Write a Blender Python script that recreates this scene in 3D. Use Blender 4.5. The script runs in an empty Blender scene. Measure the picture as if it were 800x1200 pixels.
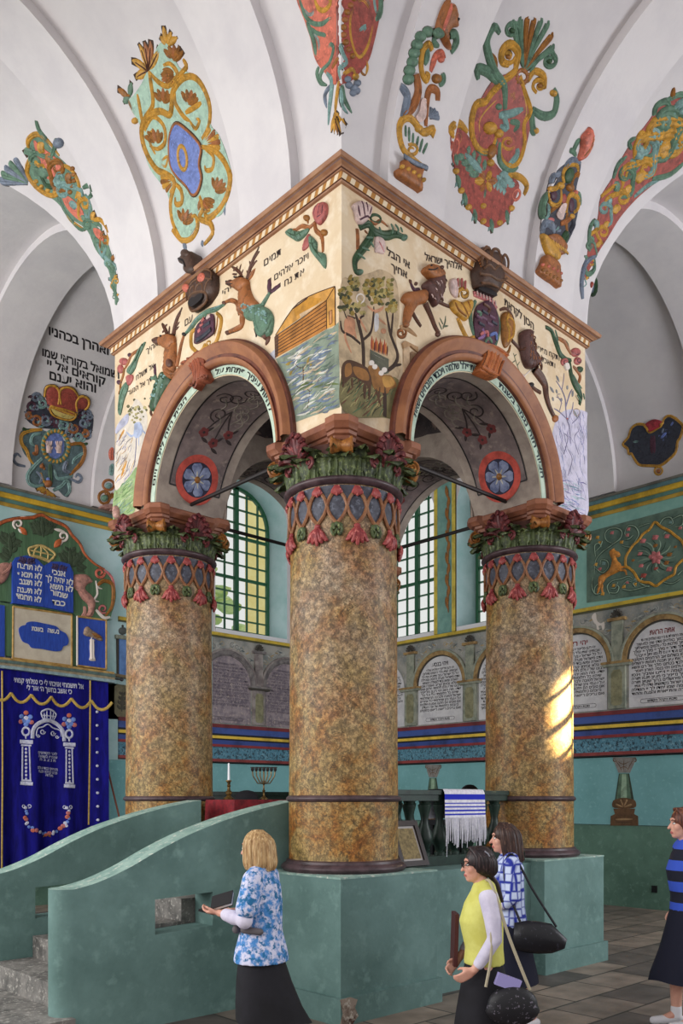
import bpy, bmesh, math, random
import numpy as np
from mathutils import Vector, Matrix
from mathutils.geometry import tessellate_polygon
random.seed(7)
PI = math.pi
sc = bpy.context.scene
COL = sc.collection
# ------------------------------------------------------------------ camera, world, sun, exposure
FPX, CX, HY = 1006.0, 400.0, 936.0           # focal length in pixels of an 800x1200 frame, centre column, horizon row
CAM = Vector((-5.26, -5.54, 1.8))
RT = Vector((.727, -.687, 0)).normalized(); FW = Vector((.687, .727, 0)).normalized(); UP = Vector((0, 0, 1))
cd = bpy.data.cameras.new('camera'); cam = bpy.data.objects.new('camera', cd); COL.objects.link(cam)
cam.matrix_world = Matrix.Translation(CAM) @ Matrix((RT, UP, -FW)).transposed().to_4x4()
cd.sensor_fit = 'VERTICAL'; cd.sensor_height = 36; cd.lens = FPX/1200*36; cd.shift_y = (HY-600)/1200
cd.clip_end = 200
sc.camera = cam
w = bpy.data.worlds.new('world'); sc.world = w; w.use_nodes = True
bg = w.node_tree.nodes['Background']; bg.inputs[0].default_value = (1, .985, .98, 1); bg.inputs[1].default_value = .74
sc.view_settings.view_transform = 'Standard'; sc.view_settings.look = 'None'; sc.view_settings.exposure = 0.17; sc.view_settings.gamma = 1
sc.view_settings.use_curve_mapping = False
sc.cycles.use_denoising = True
sc.cycles.max_bounces = 6; sc.cycles.diffuse_bounces = 4; sc.cycles.glossy_bounces = 2; sc.cycles.transmission_bounces = 4
def light(name, kind, loc, to, energy, color, **k):
    d = bpy.data.lights.new(name, kind); o = bpy.data.objects.new(name, d); COL.objects.link(o)
    o.location = loc; o.rotation_euler = (Vector(to)-Vector(loc)).to_track_quat('-Z', 'Y').to_euler()
    d.energy = energy; d.color = color
    for a, b in k.items(): setattr(d, a, b)
    return o
SUN_DIR = Vector((1.0, -.80, .66)).normalized()           # towards the sun
SUN_AT = Vector((3.02, -.45, 2.76))                       # where its beam meets the right column
light('sun', 'SPOT', SUN_AT+SUN_DIR*40, SUN_AT, 3.2e6, (1, .70, .30), spot_size=math.radians(1.02), spot_blend=.1, shadow_soft_size=.12)
light('window_daylight_west', 'AREA', (-9.0, 0.5, 4.6), (2, 1.0, 5.4), 430, (1, .985, .96), shape='RECTANGLE', size=9, size_y=4)  # added area light raking the ribs from the west; no window is modelled
light('window_daylight_south', 'AREA', (6.6, -8.0, 4.2), (6.2, 0, 6.2), 460, (.94, .96, 1), shape='RECTANGLE', size=2.6, size_y=4)  # unseen fill added to brighten the right aisle vault, not a window
light('window_daylight_northwest', 'AREA', (-8.5, 6.0, 4.2), (3, 6.4, 6.4), 420, (1, .985, .96), shape='RECTANGLE', size=4, size_y=4)  # unseen fill added to lift the ark aisle vault; no opening stands here
# ------------------------------------------------------------------ helpers
def lin(c):
    c = c/255.
    return c/12.92 if c <= .04045 else ((c+.055)/1.055)**2.4
def rgb(t): return (lin(t[0]), lin(t[1]), lin(t[2]), 1)
MATS = {}
def mat(name, c, rough=.65, c2=None, scale=6., lo=.4, hi=.62, detail=5., c3=None, scale3=40., lo3=.55, hi3=.65, bump=0., bscale=30., metal=0., spec=.35, stretch=None, wave=None):
    """principled material; c2 mottles c through a noise, c3 speckles on top; bump adds a fine noise relief"""
    if name in MATS: return MATS[name]
    m = bpy.data.materials.new(name); m.use_nodes = True; nt = m.node_tree; N = nt.nodes; L = nt.links
    b = N['Principled BSDF']; b.inputs['Base Color'].default_value = rgb(c); b.inputs['Roughness'].default_value = rough
    b.inputs['Metallic'].default_value = metal; b.inputs['Specular IOR Level'].default_value = spec
    tc = N.new('ShaderNodeTexCoord'); vec = tc.outputs['Object']
    if stretch:
        mp = N.new('ShaderNodeMapping'); mp.inputs['Scale'].default_value = stretch; L.new(vec, mp.inputs[0]); vec = mp.outputs[0]
    last = None
    def layer(prev, col, sc_, a, bb, det):
        n = N.new('ShaderNodeTexNoise'); n.inputs['Scale'].default_value = sc_; n.inputs['Detail'].default_value = det; n.inputs['Roughness'].default_value = .65
        L.new(vec, n.inputs['Vector'])
        r = N.new('ShaderNodeMapRange'); r.inputs[1].default_value = a; r.inputs[2].default_value = bb; L.new(n.outputs[0], r.inputs[0])
        mx = N.new('ShaderNodeMix'); mx.data_type = 'RGBA'
        L.new(r.outputs[0], mx.inputs[0])
        if prev is None: mx.inputs[6].default_value = rgb(c)
        else: L.new(prev, mx.inputs[6])
        mx.inputs[7].default_value = rgb(col)
        return mx.outputs[2]
    if c2: last = layer(None, c2, scale, lo, hi, detail)
    if c3: last = layer(last, c3, scale3, lo3, hi3, 3.)
    if last is not None: L.new(last, b.inputs['Base Color'])
    if bump:
        n = N.new('ShaderNodeTexNoise'); n.inputs['Scale'].default_value = bscale; n.inputs['Detail'].default_value = 4; L.new(vec, n.inputs['Vector'])
        bp = N.new('ShaderNodeBump'); bp.inputs['Strength'].default_value = bump; bp.inputs['Distance'].default_value = .02
        L.new(n.outputs[0], bp.inputs['Height']); L.new(bp.outputs[0], b.inputs['Normal'])
    MATS[name] = m
    return m
ORG = {}
class MB:
    """collects faces with material slots; build() links them as one mesh object"""
    def __init__(s): s.v = []; s.f = []; s.m = []; s.mats = []; s.cur = 0
    def use(s, m):
        if m not in s.mats: s.mats.append(m)
        s.cur = s.mats.index(m); return s
    def add(s, vs, fs):
        o = len(s.v); s.v += [tuple(v) for v in vs]
        for f in fs: s.f.append(tuple(i+o for i in f)); s.m.append(s.cur)
    def box(s, a, b):
        x0, y0, z0 = [min(p, q) for p, q in zip(a, b)]; x1, y1, z1 = [max(p, q) for p, q in zip(a, b)]
        s.add([(x0,y0,z0),(x1,y0,z0),(x1,y1,z0),(x0,y1,z0),(x0,y0,z1),(x1,y0,z1),(x1,y1,z1),(x0,y1,z1)],
              [(0,3,2,1),(4,5,6,7),(0,1,5,4),(1,2,6,5),(2,3,7,6),(3,0,4,7)])
        return s
    def grid(s, P, cu=False, cv=False):
        """P[i][j] -> quads; cu/cv close the directions"""
        n = len(P); k = len(P[0]); vs = [p for r in P for p in r]; fs = []
        for i in range(n if cu else n-1):
            for j in range(k if cv else k-1):
                a = i*k+j; b = i*k+(j+1) % k; c = ((i+1) % n)*k+(j+1) % k; d = ((i+1) % n)*k+j
                fs.append((a, b, c, d))
        s.add(vs, fs); return s
    def lathe(s, prof, c=(0, 0, 0), n=40, a0=0, a1=2*PI):
        full = abs(a1-a0-2*PI) < 1e-6
        P = [[(c[0]+r*math.cos(a0+(a1-a0)*i/n), c[1]+r*math.sin(a0+(a1-a0)*i/n), c[2]+z) for r, z in prof] for i in range(n if full else n+1)]
        return s.grid(P, cu=full)
    def tube(s, pts, rad, n=8, cap=True):
        pts = [Vector(p) for p in pts]; k = len(pts)
        if not hasattr(rad, '__len__'): rad = [rad]*k
        rings = []; up = Vector((0, 0, 1)); prev = None
        for i, p in enumerate(pts):
            t = (pts[min(i+1, k-1)]-pts[max(i-1, 0)]).normalized()
            if prev is None:
                ref = up if abs(t.z) < .9 else Vector((1, 0, 0)); a = t.cross(ref).normalized()
            else: a = (prev-t*prev.dot(t)).normalized()
            prev = a; b = t.cross(a)
            rings.append([p+(a*math.cos(2*PI*j/n)+b*math.sin(2*PI*j/n))*rad[i] for j in range(n)])
        s.grid(rings, cv=True)
        if cap:
            s.add(rings[0], [tuple(range(n-1, -1, -1))]); s.add(rings[-1], [tuple(range(n))])
        return s
    def ellipsoid(s, c, r, n=12, k=8, rot=None):
        P = []
        for i in range(n):
            row = []
            for j in range(k+1):
                t = PI*j/k; u = 2*PI*i/n
                v = Vector((r[0]*math.sin(t)*math.cos(u), r[1]*math.sin(t)*math.sin(u), -r[2]*math.cos(t)))
                if rot is not None: v = rot @ v
                row.append(v+Vector(c))
            P.append(row)
        return s.grid(P, cu=True)
    def plate(s, loops, P, h=0., side=True):
        """loops: outer 2-D loop then holes; P(u,v,h) -> 3-D; slab of thickness h standing on h=0 (front at h)"""
        tris = tessellate_polygon([[Vector((p[0], p[1], 0)) for p in l] for l in loops])
        flat = [p for l in loops for p in l]
        s.add([P(p[0], p[1], h) for p in flat], [tuple(t) for t in tris])
        if h and side:
            for l in loops:
                k = len(l); s.add([P(p[0], p[1], 0) for p in l]+[P(p[0], p[1], h) for p in l], [(i, (i+1) % k, k+(i+1) % k, k+i) for i in range(k)])
        return s
    def build(s, name, m=None, parent=None, smooth=35, kind=None, recalc=True):
        me = bpy.data.meshes.new(name); o = bpy.data.objects.new(name, me)
        org = Vector(ORG.get(parent.name, (0, 0, 0))) if parent else Vector((0, 0, 0))
        V = [tuple(Vector(v)-org) for v in s.v]
        me.from_pydata(V, [], s.f)
        for mm in (s.mats or [m]): me.materials.append(mm)
        me.polygons.foreach_set('material_index', s.m if s.mats else [0]*len(s.f))
        bm = bmesh.new(); bm.from_mesh(me); bmesh.ops.remove_doubles(bm, verts=bm.verts, dist=1e-5)
        if recalc: bmesh.ops.recalc_face_normals(bm, faces=bm.faces)
        bm.to_mesh(me); bm.free()
        if smooth:
            me.polygons.foreach_set('use_smooth', [True]*len(me.polygons))
            try: me.set_sharp_from_angle(angle=math.radians(smooth))
            except Exception: pass
        COL.objects.link(o)
        if parent: o.parent = parent; ORG[o.name] = tuple(org)
        else: ORG[o.name] = (0, 0, 0)
        if kind: o['kind'] = kind
        return o
def tag(o, label, cat, group=None, kind=None):
    o['label'] = label; o['category'] = cat
    if group: o['group'] = group
    if kind: o['kind'] = kind
    return o
def thing(name, label, cat, loc=(0, 0, 0), group=None):
    o = bpy.data.objects.new(name, None); COL.objects.link(o); o.location = loc; o.empty_display_size = .1
    ORG[o.name] = tuple(loc); o['kind'] = 'thing'
    return tag(o, label, cat, group)
def copy_tree(o, parent=None):
    c = o.copy(); COL.objects.link(c)
    if parent: c.parent = parent
    for ch in list(o.children): copy_tree(ch, c)
    return c
# ---- pixel -> plane of the place (used to read sizes off the photograph for things that lie on a known wall)
def ray(px, py): return RT*((px-CX)/FPX)+FW+UP*((HY-py)/FPX)
def on(ax, v, px, py):
    d = ray(px, py); return CAM+d*((v-CAM[ax])/d[ax])
def cat(pts, n=6, closed=False):
    """Catmull-Rom through points of any dimension"""
    P = [np.array(p, float) for p in pts]; k = len(P); out = []
    if k < 3 and not closed:
        n = max(n, 4)
        return [tuple(P[0]+(P[1]-P[0])*t) for t in np.linspace(0, 1, n+1)]
    seg = k if closed else k-1
    for i in range(seg):
        a, b, c, d = (P[(i-1) % k], P[i % k], P[(i+1) % k], P[(i+2) % k]) if closed else (P[max(i-1, 0)], P[i], P[i+1], P[min(i+2, k-1)])
        for j in range(n):
            t = j/n; out.append(tuple(.5*((2*b)+(-a+c)*t+(2*a-5*b+4*c-d)*t*t+(-a+3*b-3*c+d)*t**3)))
    if not closed: out.append(tuple(P[-1]))
    return out
# ------------------------------------------------------------------ dimensions of the hall
S = 2.86                      # spacing of the four columns
A0, A1 = -.44, S+.44          # outer faces of the canopy
XE, YN = 8.0, 8.5             # far walls
XW, YS = -5.15, -5.15         # springing lines of the near aisles
Z0, RV = 6.97, 2.42           # springing height and rise of the vaults
M_white = mat('white limewash', (206, 201, 202), .85, (196, 191, 194), 1.3, .4, .65, bump=.12, bscale=18)
M_rib = mat('rib limewash', (212, 207, 208), .85, (202, 197, 200), 1.6, .4, .65, bump=.1, bscale=18)
M_teal = mat('teal plaster', (100, 134, 118), .8, (76, 106, 92), 1.2, .36, .68, c3=(110, 142, 128), scale3=9, lo3=.55, hi3=.72, bump=.12, bscale=26)
M_turq = mat('turquoise plaster', (122, 174, 178), .8, (106, 156, 158), 1.0, .36, .68, c3=(130, 180, 182), scale3=14, lo3=.56, hi3=.7, bump=.05)
M_pale = mat('pale blue plaster', (178, 204, 206), .8, (150, 186, 186), 1.4, .4, .65)
M_frieze = mat('sea green frieze plaster', (134, 178, 166), .8, (112, 158, 148), 2., .4, .65)
M_stonep = mat('grey painted stonework', (160, 157, 150), .8, (112, 118, 118), 3., .4, .62, c3=(164, 156, 140), scale3=12, lo3=.55, hi3=.68)
# floor: stone slabs
def floor_material():
    m = bpy.data.materials.new('stone flags'); m.use_nodes = True; nt = m.node_tree; N = nt.nodes; L = nt.links; b = N['Principled BSDF']
    tc = N.new('ShaderNodeTexCoord'); mp = N.new('ShaderNodeMapping'); mp.inputs['Rotation'].default_value = (0, 0, 0); L.new(tc.outputs['Object'], mp.inputs[0])
    br = N.new('ShaderNodeTexBrick'); br.offset = .5; br.inputs['Scale'].default_value = 1.15; br.inputs['Mortar Size'].default_value = .012; br.inputs['Bias'].default_value = 0.
    br.inputs['Color1'].default_value = rgb((90, 82, 79)); br.inputs['Color2'].default_value = rgb((150, 134, 121)); br.inputs['Mortar'].default_value = rgb((56, 50, 48))
    br.inputs['Brick Width'].default_value = .85; br.inputs['Row Height'].default_value = .55
    L.new(mp.outputs[0], br.inputs['Vector'])
    n = N.new('ShaderNodeTexNoise'); n.inputs['Scale'].default_value = 3.5; n.inputs['Detail'].default_value = 6; L.new(tc.outputs['Object'], n.inputs['Vector'])
    mr = N.new('ShaderNodeMapRange'); mr.inputs[1].default_value = .3; mr.inputs[2].default_value = .7; mr.inputs[3].default_value = .62; mr.inputs[4].default_value = 1.2; L.new(n.outputs[0], mr.inputs[0])
    mx = N.new('ShaderNodeMix'); mx.data_type = 'RGBA'; mx.blend_type = 'MULTIPLY'; mx.inputs[0].default_value = 1
    L.new(br.outputs[0], mx.inputs[6]); L.new(mr.outputs[0], mx.inputs[7]); L.new(mx.outputs[2], b.inputs['Base Color'])
    b.inputs['Roughness'].default_value = .45; b.inputs['Specular IOR Level'].default_value = .3
    bp = N.new('ShaderNodeBump'); bp.inputs['Strength'].default_value = .25; bp.inputs['Distance'].default_value = .01; L.new(n.outputs[0], bp.inputs['Height']); L.new(bp.outputs[0], b.inputs['Normal'])
    return m
MB().box((-9, -9, -.2), (XE+.9, YN+.9, 0)).build('floor', floor_material(), kind='structure')
# ---- vaults: four barrel vaults meeting in groins over the corner bays
LO = dict(x=(XW, A0), X=(A1, XE), y=(YS, A0), Y=(A1, YN))
def hgt(d, W, off=0.):
    t = max(-1, min(1, 1-2*d/W)); return Z0+(RV-off)*math.sqrt(max(0, 1-t*t))
def vault(axis, side, name):
    """barrel along axis 'x' or 'y', on the low or high side of the bimah; in the corner bays it is cut at the groins"""
    lo, hi = LO['y' if (axis, side) == ('x', 0) else 'Y'] if axis == 'x' else LO['x' if side == 0 else 'X']
    if axis == 'x': lo, hi = LO['y'] if side == 0 else LO['Y']
    W = hi-lo
    c0, c1 = (LO['x'], LO['X']) if axis == 'x' else (LO['y'], LO['Y'])
    mb = MB(); NT = 36
    def pt(s, d, z): return (s, lo+d, z) if axis == 'x' else (lo+d, s, z)
    def patch(fa, fb, k):
        P = []
        for i in range(NT+1):
            th = PI*i/NT; d = W/2*(1-math.cos(th)); z = Z0+RV*math.sin(th); u = min(d, W-d)/W
            a, b = fa(u), fb(u); P.append([pt(a+(b-a)*j/k, d, z) for j in range(k+1)])
        mb.grid(P)
    W0 = c0[1]-c0[0]; W1 = c1[1]-c1[0]
    patch(lambda u: c0[1]-u*W0, lambda u: c1[0]+u*W1, 10)      # from groin to groin past the bimah
    patch(lambda u: c0[0], lambda u: c0[0]+u*W0, 4)
    patch(lambda u: c1[1]-u*W1, lambda u: c1[1], 4)
    o = mb.build(name, M_white, kind='structure', smooth=40)
    return o
vault('x', 0, 'ceiling'); vault('y', 0, 'ceiling'); vault('x', 1, 'ceiling'); vault('y', 1, 'ceiling')
RIB = .10
def rib(axis, side, s0, s1, name):
    lo, hi = (LO['y'] if side == 0 else LO['Y']) if axis == 'x' else (LO['x'] if side == 0 else LO['X'])
    W = hi-lo; mb = MB(); NT = 40; R_in = []; R_out = []
    def pt(s, d, z): return (s, lo+d, z) if axis == 'x' else (lo+d, s, z)
    prof = [(s0, -.05), (s0, RIB), (s1, RIB), (s1, -.05)]
    P = []
    for i in range(NT+1):
        th = PI*i/NT
        P.append([pt(s, W/2-(W/2-o)*math.cos(th), Z0-.03+(RV-o+.03)*math.sin(th)) for s, o in prof])
    mb.grid(P, cv=True)
    return mb.build(name, M_rib, kind='structure', smooth=30)
RIBS = {('x', 0): [(0, .74), (2.15, 2.87)], ('y', 0): [(.08, .80), (2.22, 2.92)], ('x', 1): [(-.27, .48), (1.92, 2.66)], ('y', 1): [(-.4, .3), (1.76, 2.5)]}
k = 0
for (ax, sd), L_ in RIBS.items():
    for a, b in L_:
        k += 1; rib(ax, sd, a, b, 'ceiling_arch_%d' % k)
# masonry between the cornice and the vaults
mb = MB()
for a, b in (((A0, A0), (A1, A0)), ((A1, A0), (A1, A1)), ((A1, A1), (A0, A1)), ((A0, A1), (A0, A0))):
    mb.grid([[(a[0], a[1], 6.9), (a[0], a[1], Z0+.02)], [(b[0], b[1], 6.9), (b[0], b[1], Z0+.02)]])
mb.build('ceiling_pier', M_white, kind='structure')
# ---- far walls with window openings
def arch_loop(c, hw, zb, zs, rise, n=14):
    return [(c-hw, zb), (c+hw, zb)]+[(c+hw*math.cos(PI*i/n), zs+rise*math.sin(PI*i/n)) for i in range(n+1)]
WIN_E = [(6.72, .97), (4.22, .97), (-4.66, .80)]    # windows of the east wall: centre, half width
WIN_N = [(5.50, .92)]
WZ = (5.12, 7.55, .85)                  # sill, springing, rise
def wall(axis, v, lo, hi, wins, name, depth=.62):
    P = (lambda s, z, h: (v-h, s, z)) if axis == 'x' else (lambda s, z, h: (s, v-h, z))
    mb = MB()
    holes = []
    for c, hw in wins: holes.append(arch_loop(c, hw, WZ[0], WZ[1], WZ[2]))
    lows = [(lo, 0), (hi, 0), (hi, 1.36), (lo, 1.36)]
    mb.use(M_white).plate([[(lo, 5.06), (hi, 5.06), (hi, 9.6), (lo, 9.6)]]+holes, P)
    mb.use(M_stonep).plate([[(lo, 2.5), (hi, 2.5), (hi, 5.06), (lo, 5.06)]], P)
    mb.use(M_turq).plate([[(lo, 1.36), (hi, 1.36), (hi, 2.56), (lo, 2.56)]], P)
    mb.use(M_teal).plate([lows], P)
    mb.use(M_frieze)
    for (c, hw) in wins:
        inn = arch_loop(c, hw, WZ[0], WZ[1], WZ[2]); out = arch_loop(c, hw-.06, WZ[0]+.14, WZ[1], WZ[2]-.06)
        n = len(inn); mb.use(M_pale); mb.add([P(a, b, 0) for a, b in inn]+[P(a, b, -depth) for a, b in out], [(i, (i+1) % n, n+(i+1) % n, n+i) for i in range(n)])
    o = mb.build(name, None, kind='structure', smooth=30)
    return o
wall('x', XE, -14, YN, WIN_E, 'wall_east')
wall('y', YN, -9, XE, WIN_N, 'wall_north')
# ---- windows: green glazing bars
M_green = mat('dark green window paint', (38, 92, 62), .45)
M_sillw = mat('white sill paint', (214, 214, 218), .7)
def glass_mat():
    m = bpy.data.materials.new('window glass'); m.use_nodes = True; nt = m.node_tree; N = nt.nodes; L = nt.links
    N.remove(N['Principled BSDF']); t = N.new('ShaderNodeBsdfTransparent'); g = N.new('ShaderNodeBsdfGlossy'); g.inputs['Roughness'].default_value = .15
    t.inputs[0].default_value = (.97, 1, .98, 1)
    mx = N.new('ShaderNodeMixShader'); mx.inputs[0].default_value = .06; L.new(t.outputs[0], mx.inputs[1]); L.new(g.outputs[0], mx.inputs[2]); L.new(mx.outputs[0], N['Material Output'].inputs[0])
    return m
M_glass = glass_mat()
def window(axis, v, c, hw, name, depth=.6, cols=6, rows=10, clear=False):
    P = (lambda s, z, h: (v+depth-h, s, z)) if axis == 'x' else (lambda s, z, h: (s, v+depth-h, z))
    hw -= .06; zb = WZ[0]+.14; zs = WZ[1]; rise = WZ[2]-.06
    top = lambda s: zs+rise*math.sqrt(max(0, 1-((s-c)/hw)**2))
    mb = MB().use(M_green)
    mb.plate([arch_loop(c, hw, zb, zs, rise, 20), arch_loop(c, hw-.06, zb+.07, zs, rise-.06, 20)], P, .07)
    def bar(s0, z0, s1, z1, t=.05): mb.plate([[(s0, z0), (s1, z0), (s1, z1), (s0, z1)]], P, t)
    for i in range(1, cols):
        s = c-hw+2*hw*i/cols; t = .05 if i == cols//2 else .014
        bar(s-t, zb, s+t, top(s)-.02, .07 if i == cols//2 else .045)
    zt = zs+rise
    for j in range(1, rows+1):
        z = zb+(zt-zb)*j/(rows+.6)
        half = hw if z <= zs else hw*math.sqrt(max(0, 1-((z-zs)/rise)**2))
        t = .03 if j in (4, 7) else .014
        bar(c-half+.02, z-t, c+half-.02, z+t, .05)
    o = mb.build(name, None, kind='structure', smooth=0)
    g = MB(); g.plate([arch_loop(c, hw-.02, zb+.02, zs, rise-.02, 16)], lambda s, z, h: P(s, z, h+.03)); g.build('window_glass', M_glass, o)
    sl = MB(); q = arch_loop
    sl.plate([[(c-hw-.05, WZ[0]-.02), (c+hw+.05, WZ[0]-.02), (c+hw+.05, WZ[0]+.06), (c-hw-.05, WZ[0]+.06)]], lambda s, z, h: P(s, z, depth*h), 1.03); sl.build('window_sill', M_sillw, o)
    return o
for i, (c, hw) in enumerate(WIN_E): window('x', XE, c, hw, 'window_%d' % (i+1), cols=6 if hw > .7 else 4)
window('y', YN, WIN_N[0][0], WIN_N[0][1], 'window_4')
# ---- painted bands and mouldings along the two far walls
PE = lambda s, z, h: (XE-h, s, z)
PN = lambda s, z, h: (s, YN-h, z)
bands = [(6.60, 6.66, .03, (186, 150, 60)), (6.66, 6.72, .05, (88, 128, 120)), (6.72, 6.80, .09, (214, 172, 52)), (6.80, 6.86, .12, (96, 132, 136)), (6.86, 6.90, .14, (112, 110, 100)),
         (5.03, 5.09, .05, (196, 168, 58)), (5.00, 5.03, .03, (84, 84, 56)),
         (3.21, 3.28, .05, (118, 44, 48)), (3.09, 3.21, .04, (62, 84, 150)), (3.05, 3.09, .045, (26, 28, 34)), (2.995, 3.05, .045, (226, 190, 70)), (2.965, 2.995, .04, (24, 26, 32)), (2.88, 2.965, .035, (56, 74, 140)),
         (2.83, 2.88, .045, (138, 50, 54)), (2.59, 2.83, .02, None), (2.535, 2.59, .05, (142, 62, 60)), (2.515, 2.535, .04, (36, 34, 36)), (1.352, 1.364, .004, (70, 96, 92))]
M_bandp = mat('blue patterned band', (84, 132, 152), .75, (44, 60, 72), 22, .48, .6, c3=(120, 160, 176), scale3=30)
for i, (z0, z1, h, c) in enumerate(bands):
    m = M_bandp if c is None else mat('band %d %d %d' % c, c, .6, tuple(int(q*.72) for q in c), 3., .45, .7)
    mb = MB()
    if z0 < 5.06 and z1 < 5.1:
        mb.plate([[(-14, z0), (YN, z0), (YN, z1), (-14, z1)]], PE, h); 
        segs = [(2.45, XE)] if z0 > 1.4 else [(-9, XE)]
        for a, b in segs: mb.plate([[(a, z0), (b, z0), (b, z1), (a, z1)]], PN, h)
    else:
        mb.plate([[(-2.2, z0), (3.2, z0), (3.2, z1), (-2.2, z1)]], PE, h); mb.plate([[(-9, z0), (4.5, z0), (4.5, z1), (-9, z1)]], PN, h)
    mb.build('trim_%d' % (i+1), m, kind='structure', smooth=0)
# painted sea-green field above the arcade (between the gold line and the cornice)
mb = MB(); mb.plate([[(-2.2, 5.09), (3.2, 5.09), (3.2, 6.62), (-2.2, 6.62)]], PE, .012)
mb.build('wall_east_frieze', M_frieze, kind='structure')
mb = MB(); mb.plate([[(-9, 2.5), (4.5, 2.5), (4.5, 6.62), (-9, 6.62)]], PN, .012); mb.build('wall_north_frieze', M_pale, kind='structure')
mb = MB(); mb.plate([[(5.20, 5.10), (5.74, 5.10), (5.74, 8.6), (5.20, 8.6)]], PE, .03)
mb.build('wall_east_pilaster', mat('pilaster green', (120, 160, 150), .8, (100, 140, 132), 4), kind='structure')
mb = MB()
for a in (5.20, 5.66): mb.plate([[(a, 5.10), (a+.08, 5.10), (a+.08, 8.6), (a, 8.6)]], PE, .045)
mb.build('trim_19', mat('gold edge', (206, 184, 76), .6, (170, 150, 60), 5), kind='structure')
# ------------------------------------------------------------------ bimah platform
M_plinth = mat('green bimah plaster', (110, 140, 136), .8, (84, 112, 108), 1.4, .34, .68, c3=(116, 146, 141), scale3=7, lo3=.54, hi3=.74, bump=.2, bscale=22)
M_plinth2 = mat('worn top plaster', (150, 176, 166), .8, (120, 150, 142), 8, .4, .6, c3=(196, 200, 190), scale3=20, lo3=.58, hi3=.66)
M_stepst = mat('grey step stone', (128, 124, 120), .7, (86, 84, 82), 5, .4, .62, c3=(160, 156, 150), scale3=30, bump=.2)
PZ = 1.16
bim = thing('bimah_platform', 'green plastered bimah platform carrying the four marbled columns, with curved stair walls', 'platform', (S/2, S/2, 0))
mb = MB().box((-.42, -.42, 0), (S+.42, S+.42, PZ-.02))
mb.build('platform_body', M_plinth, bim)
for (x, y) in ((0, 0), (S, 0), (0, S), (S, S)):
    h = .585
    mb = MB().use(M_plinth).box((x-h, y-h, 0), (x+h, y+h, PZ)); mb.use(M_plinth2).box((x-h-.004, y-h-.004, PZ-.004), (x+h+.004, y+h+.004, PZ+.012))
    p = mb.build('pedestal', None, bim, smooth=0)
    q = h+.035
    b = MB().box((x-q, y-q, 0), (x+q, y+q, .215)); b.build('skirting', M_plinth, p, smooth=0)
# chipped plaster at the front corner of the skirting
M_chip = mat('bare chipped masonry', (150, 136, 124), .9, (78, 54, 46), 9, .45, .6, c3=(186, 178, 166), scale3=20)
chip = [(-.63, .02), (-.50, .0), (-.43, .06), (-.47, .13), (-.44, .19), (-.52, .222), (-.63, .218), (-.6, .1)]
mb = MB(); mb.plate([chip], lambda u, v, h: (u, -.622-h, v), .006)
mb.build('bare_patch', M_chip, bim)
# stair walls
stairs = thing('bimah_stairs', 'green plastered stair with two curved side walls climbing to the bimah', 'stairs', (-1.4, 1.3, 0))
def stair_wall(y0, y1, name, hole):
    top = cat([(-2.34, 1.13), (-2.15, 1.17), (-1.9, 1.26), (-1.6, 1.40), (-1.3, 1.52), (-.9, 1.64), (-.5, 1.73), (-.17, 1.785)], 5)
    loop = [(-2.34, 0), (-.17, 0)]+[p for p in reversed(top)]
    mb = MB().use(M_plinth)
    r = (y1-y0)/2; ym = (y0+y1)/2
    for yy, sgn in ((y0, 1), (y1, -1)):
        mb.plate([loop, hole], lambda u, v, h: (u, yy, v))
    hn = len(hole); mb.add([(u, y0, v) for u, v in hole]+[(u, y1, v) for u, v in hole], [(i, (i+1) % hn, hn+(i+1) % hn, hn+i) for i in range(hn)])
    mb.add([(-.17, y0, 0), (-.17, y1, 0), (-.17, y1, top[-1][1]), (-.17, y0, top[-1][1])], [(0, 1, 2, 3)])
    # rounded front end
    n = 10; P = [[(-2.34-r*math.sin(PI*i/n), ym-r*math.cos(PI*i/n), z) for z in (0, 1.13)] for i in range(n+1)]
    mb.grid(P)
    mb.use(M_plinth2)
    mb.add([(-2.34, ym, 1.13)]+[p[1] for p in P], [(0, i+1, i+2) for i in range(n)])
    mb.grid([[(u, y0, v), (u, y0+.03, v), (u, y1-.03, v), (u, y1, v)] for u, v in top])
    return mb.build(name, None, stairs, smooth=40)
HOLE1 = [(-1.66, .72), (-1.11, .74), (-1.11, 1.02), (-1.66, 1.0)]
stair_wall(.42, .68, 'stair_wall', HOLE1)
stair_wall(1.98, 2.24, 'stair_wall', [(-1.95, .72), (-1.4, .74), (-1.4, 1.02), (-1.95, 1.0)])
for i in range(6):
    x0 = -2.72+i*.37
    mb = MB()
    if i == 0: mb.box((-2.86, .36, 0), (-2.36, 2.3, .19)); mb.box((-2.36, .70, 0), (-.62, 1.97, .19))
    else: mb.box((x0, .695, i*.19), (-.62, 1.965, (i+1)*.19))
    mb.build('step', M_stepst, stairs, smooth=0)
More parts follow.
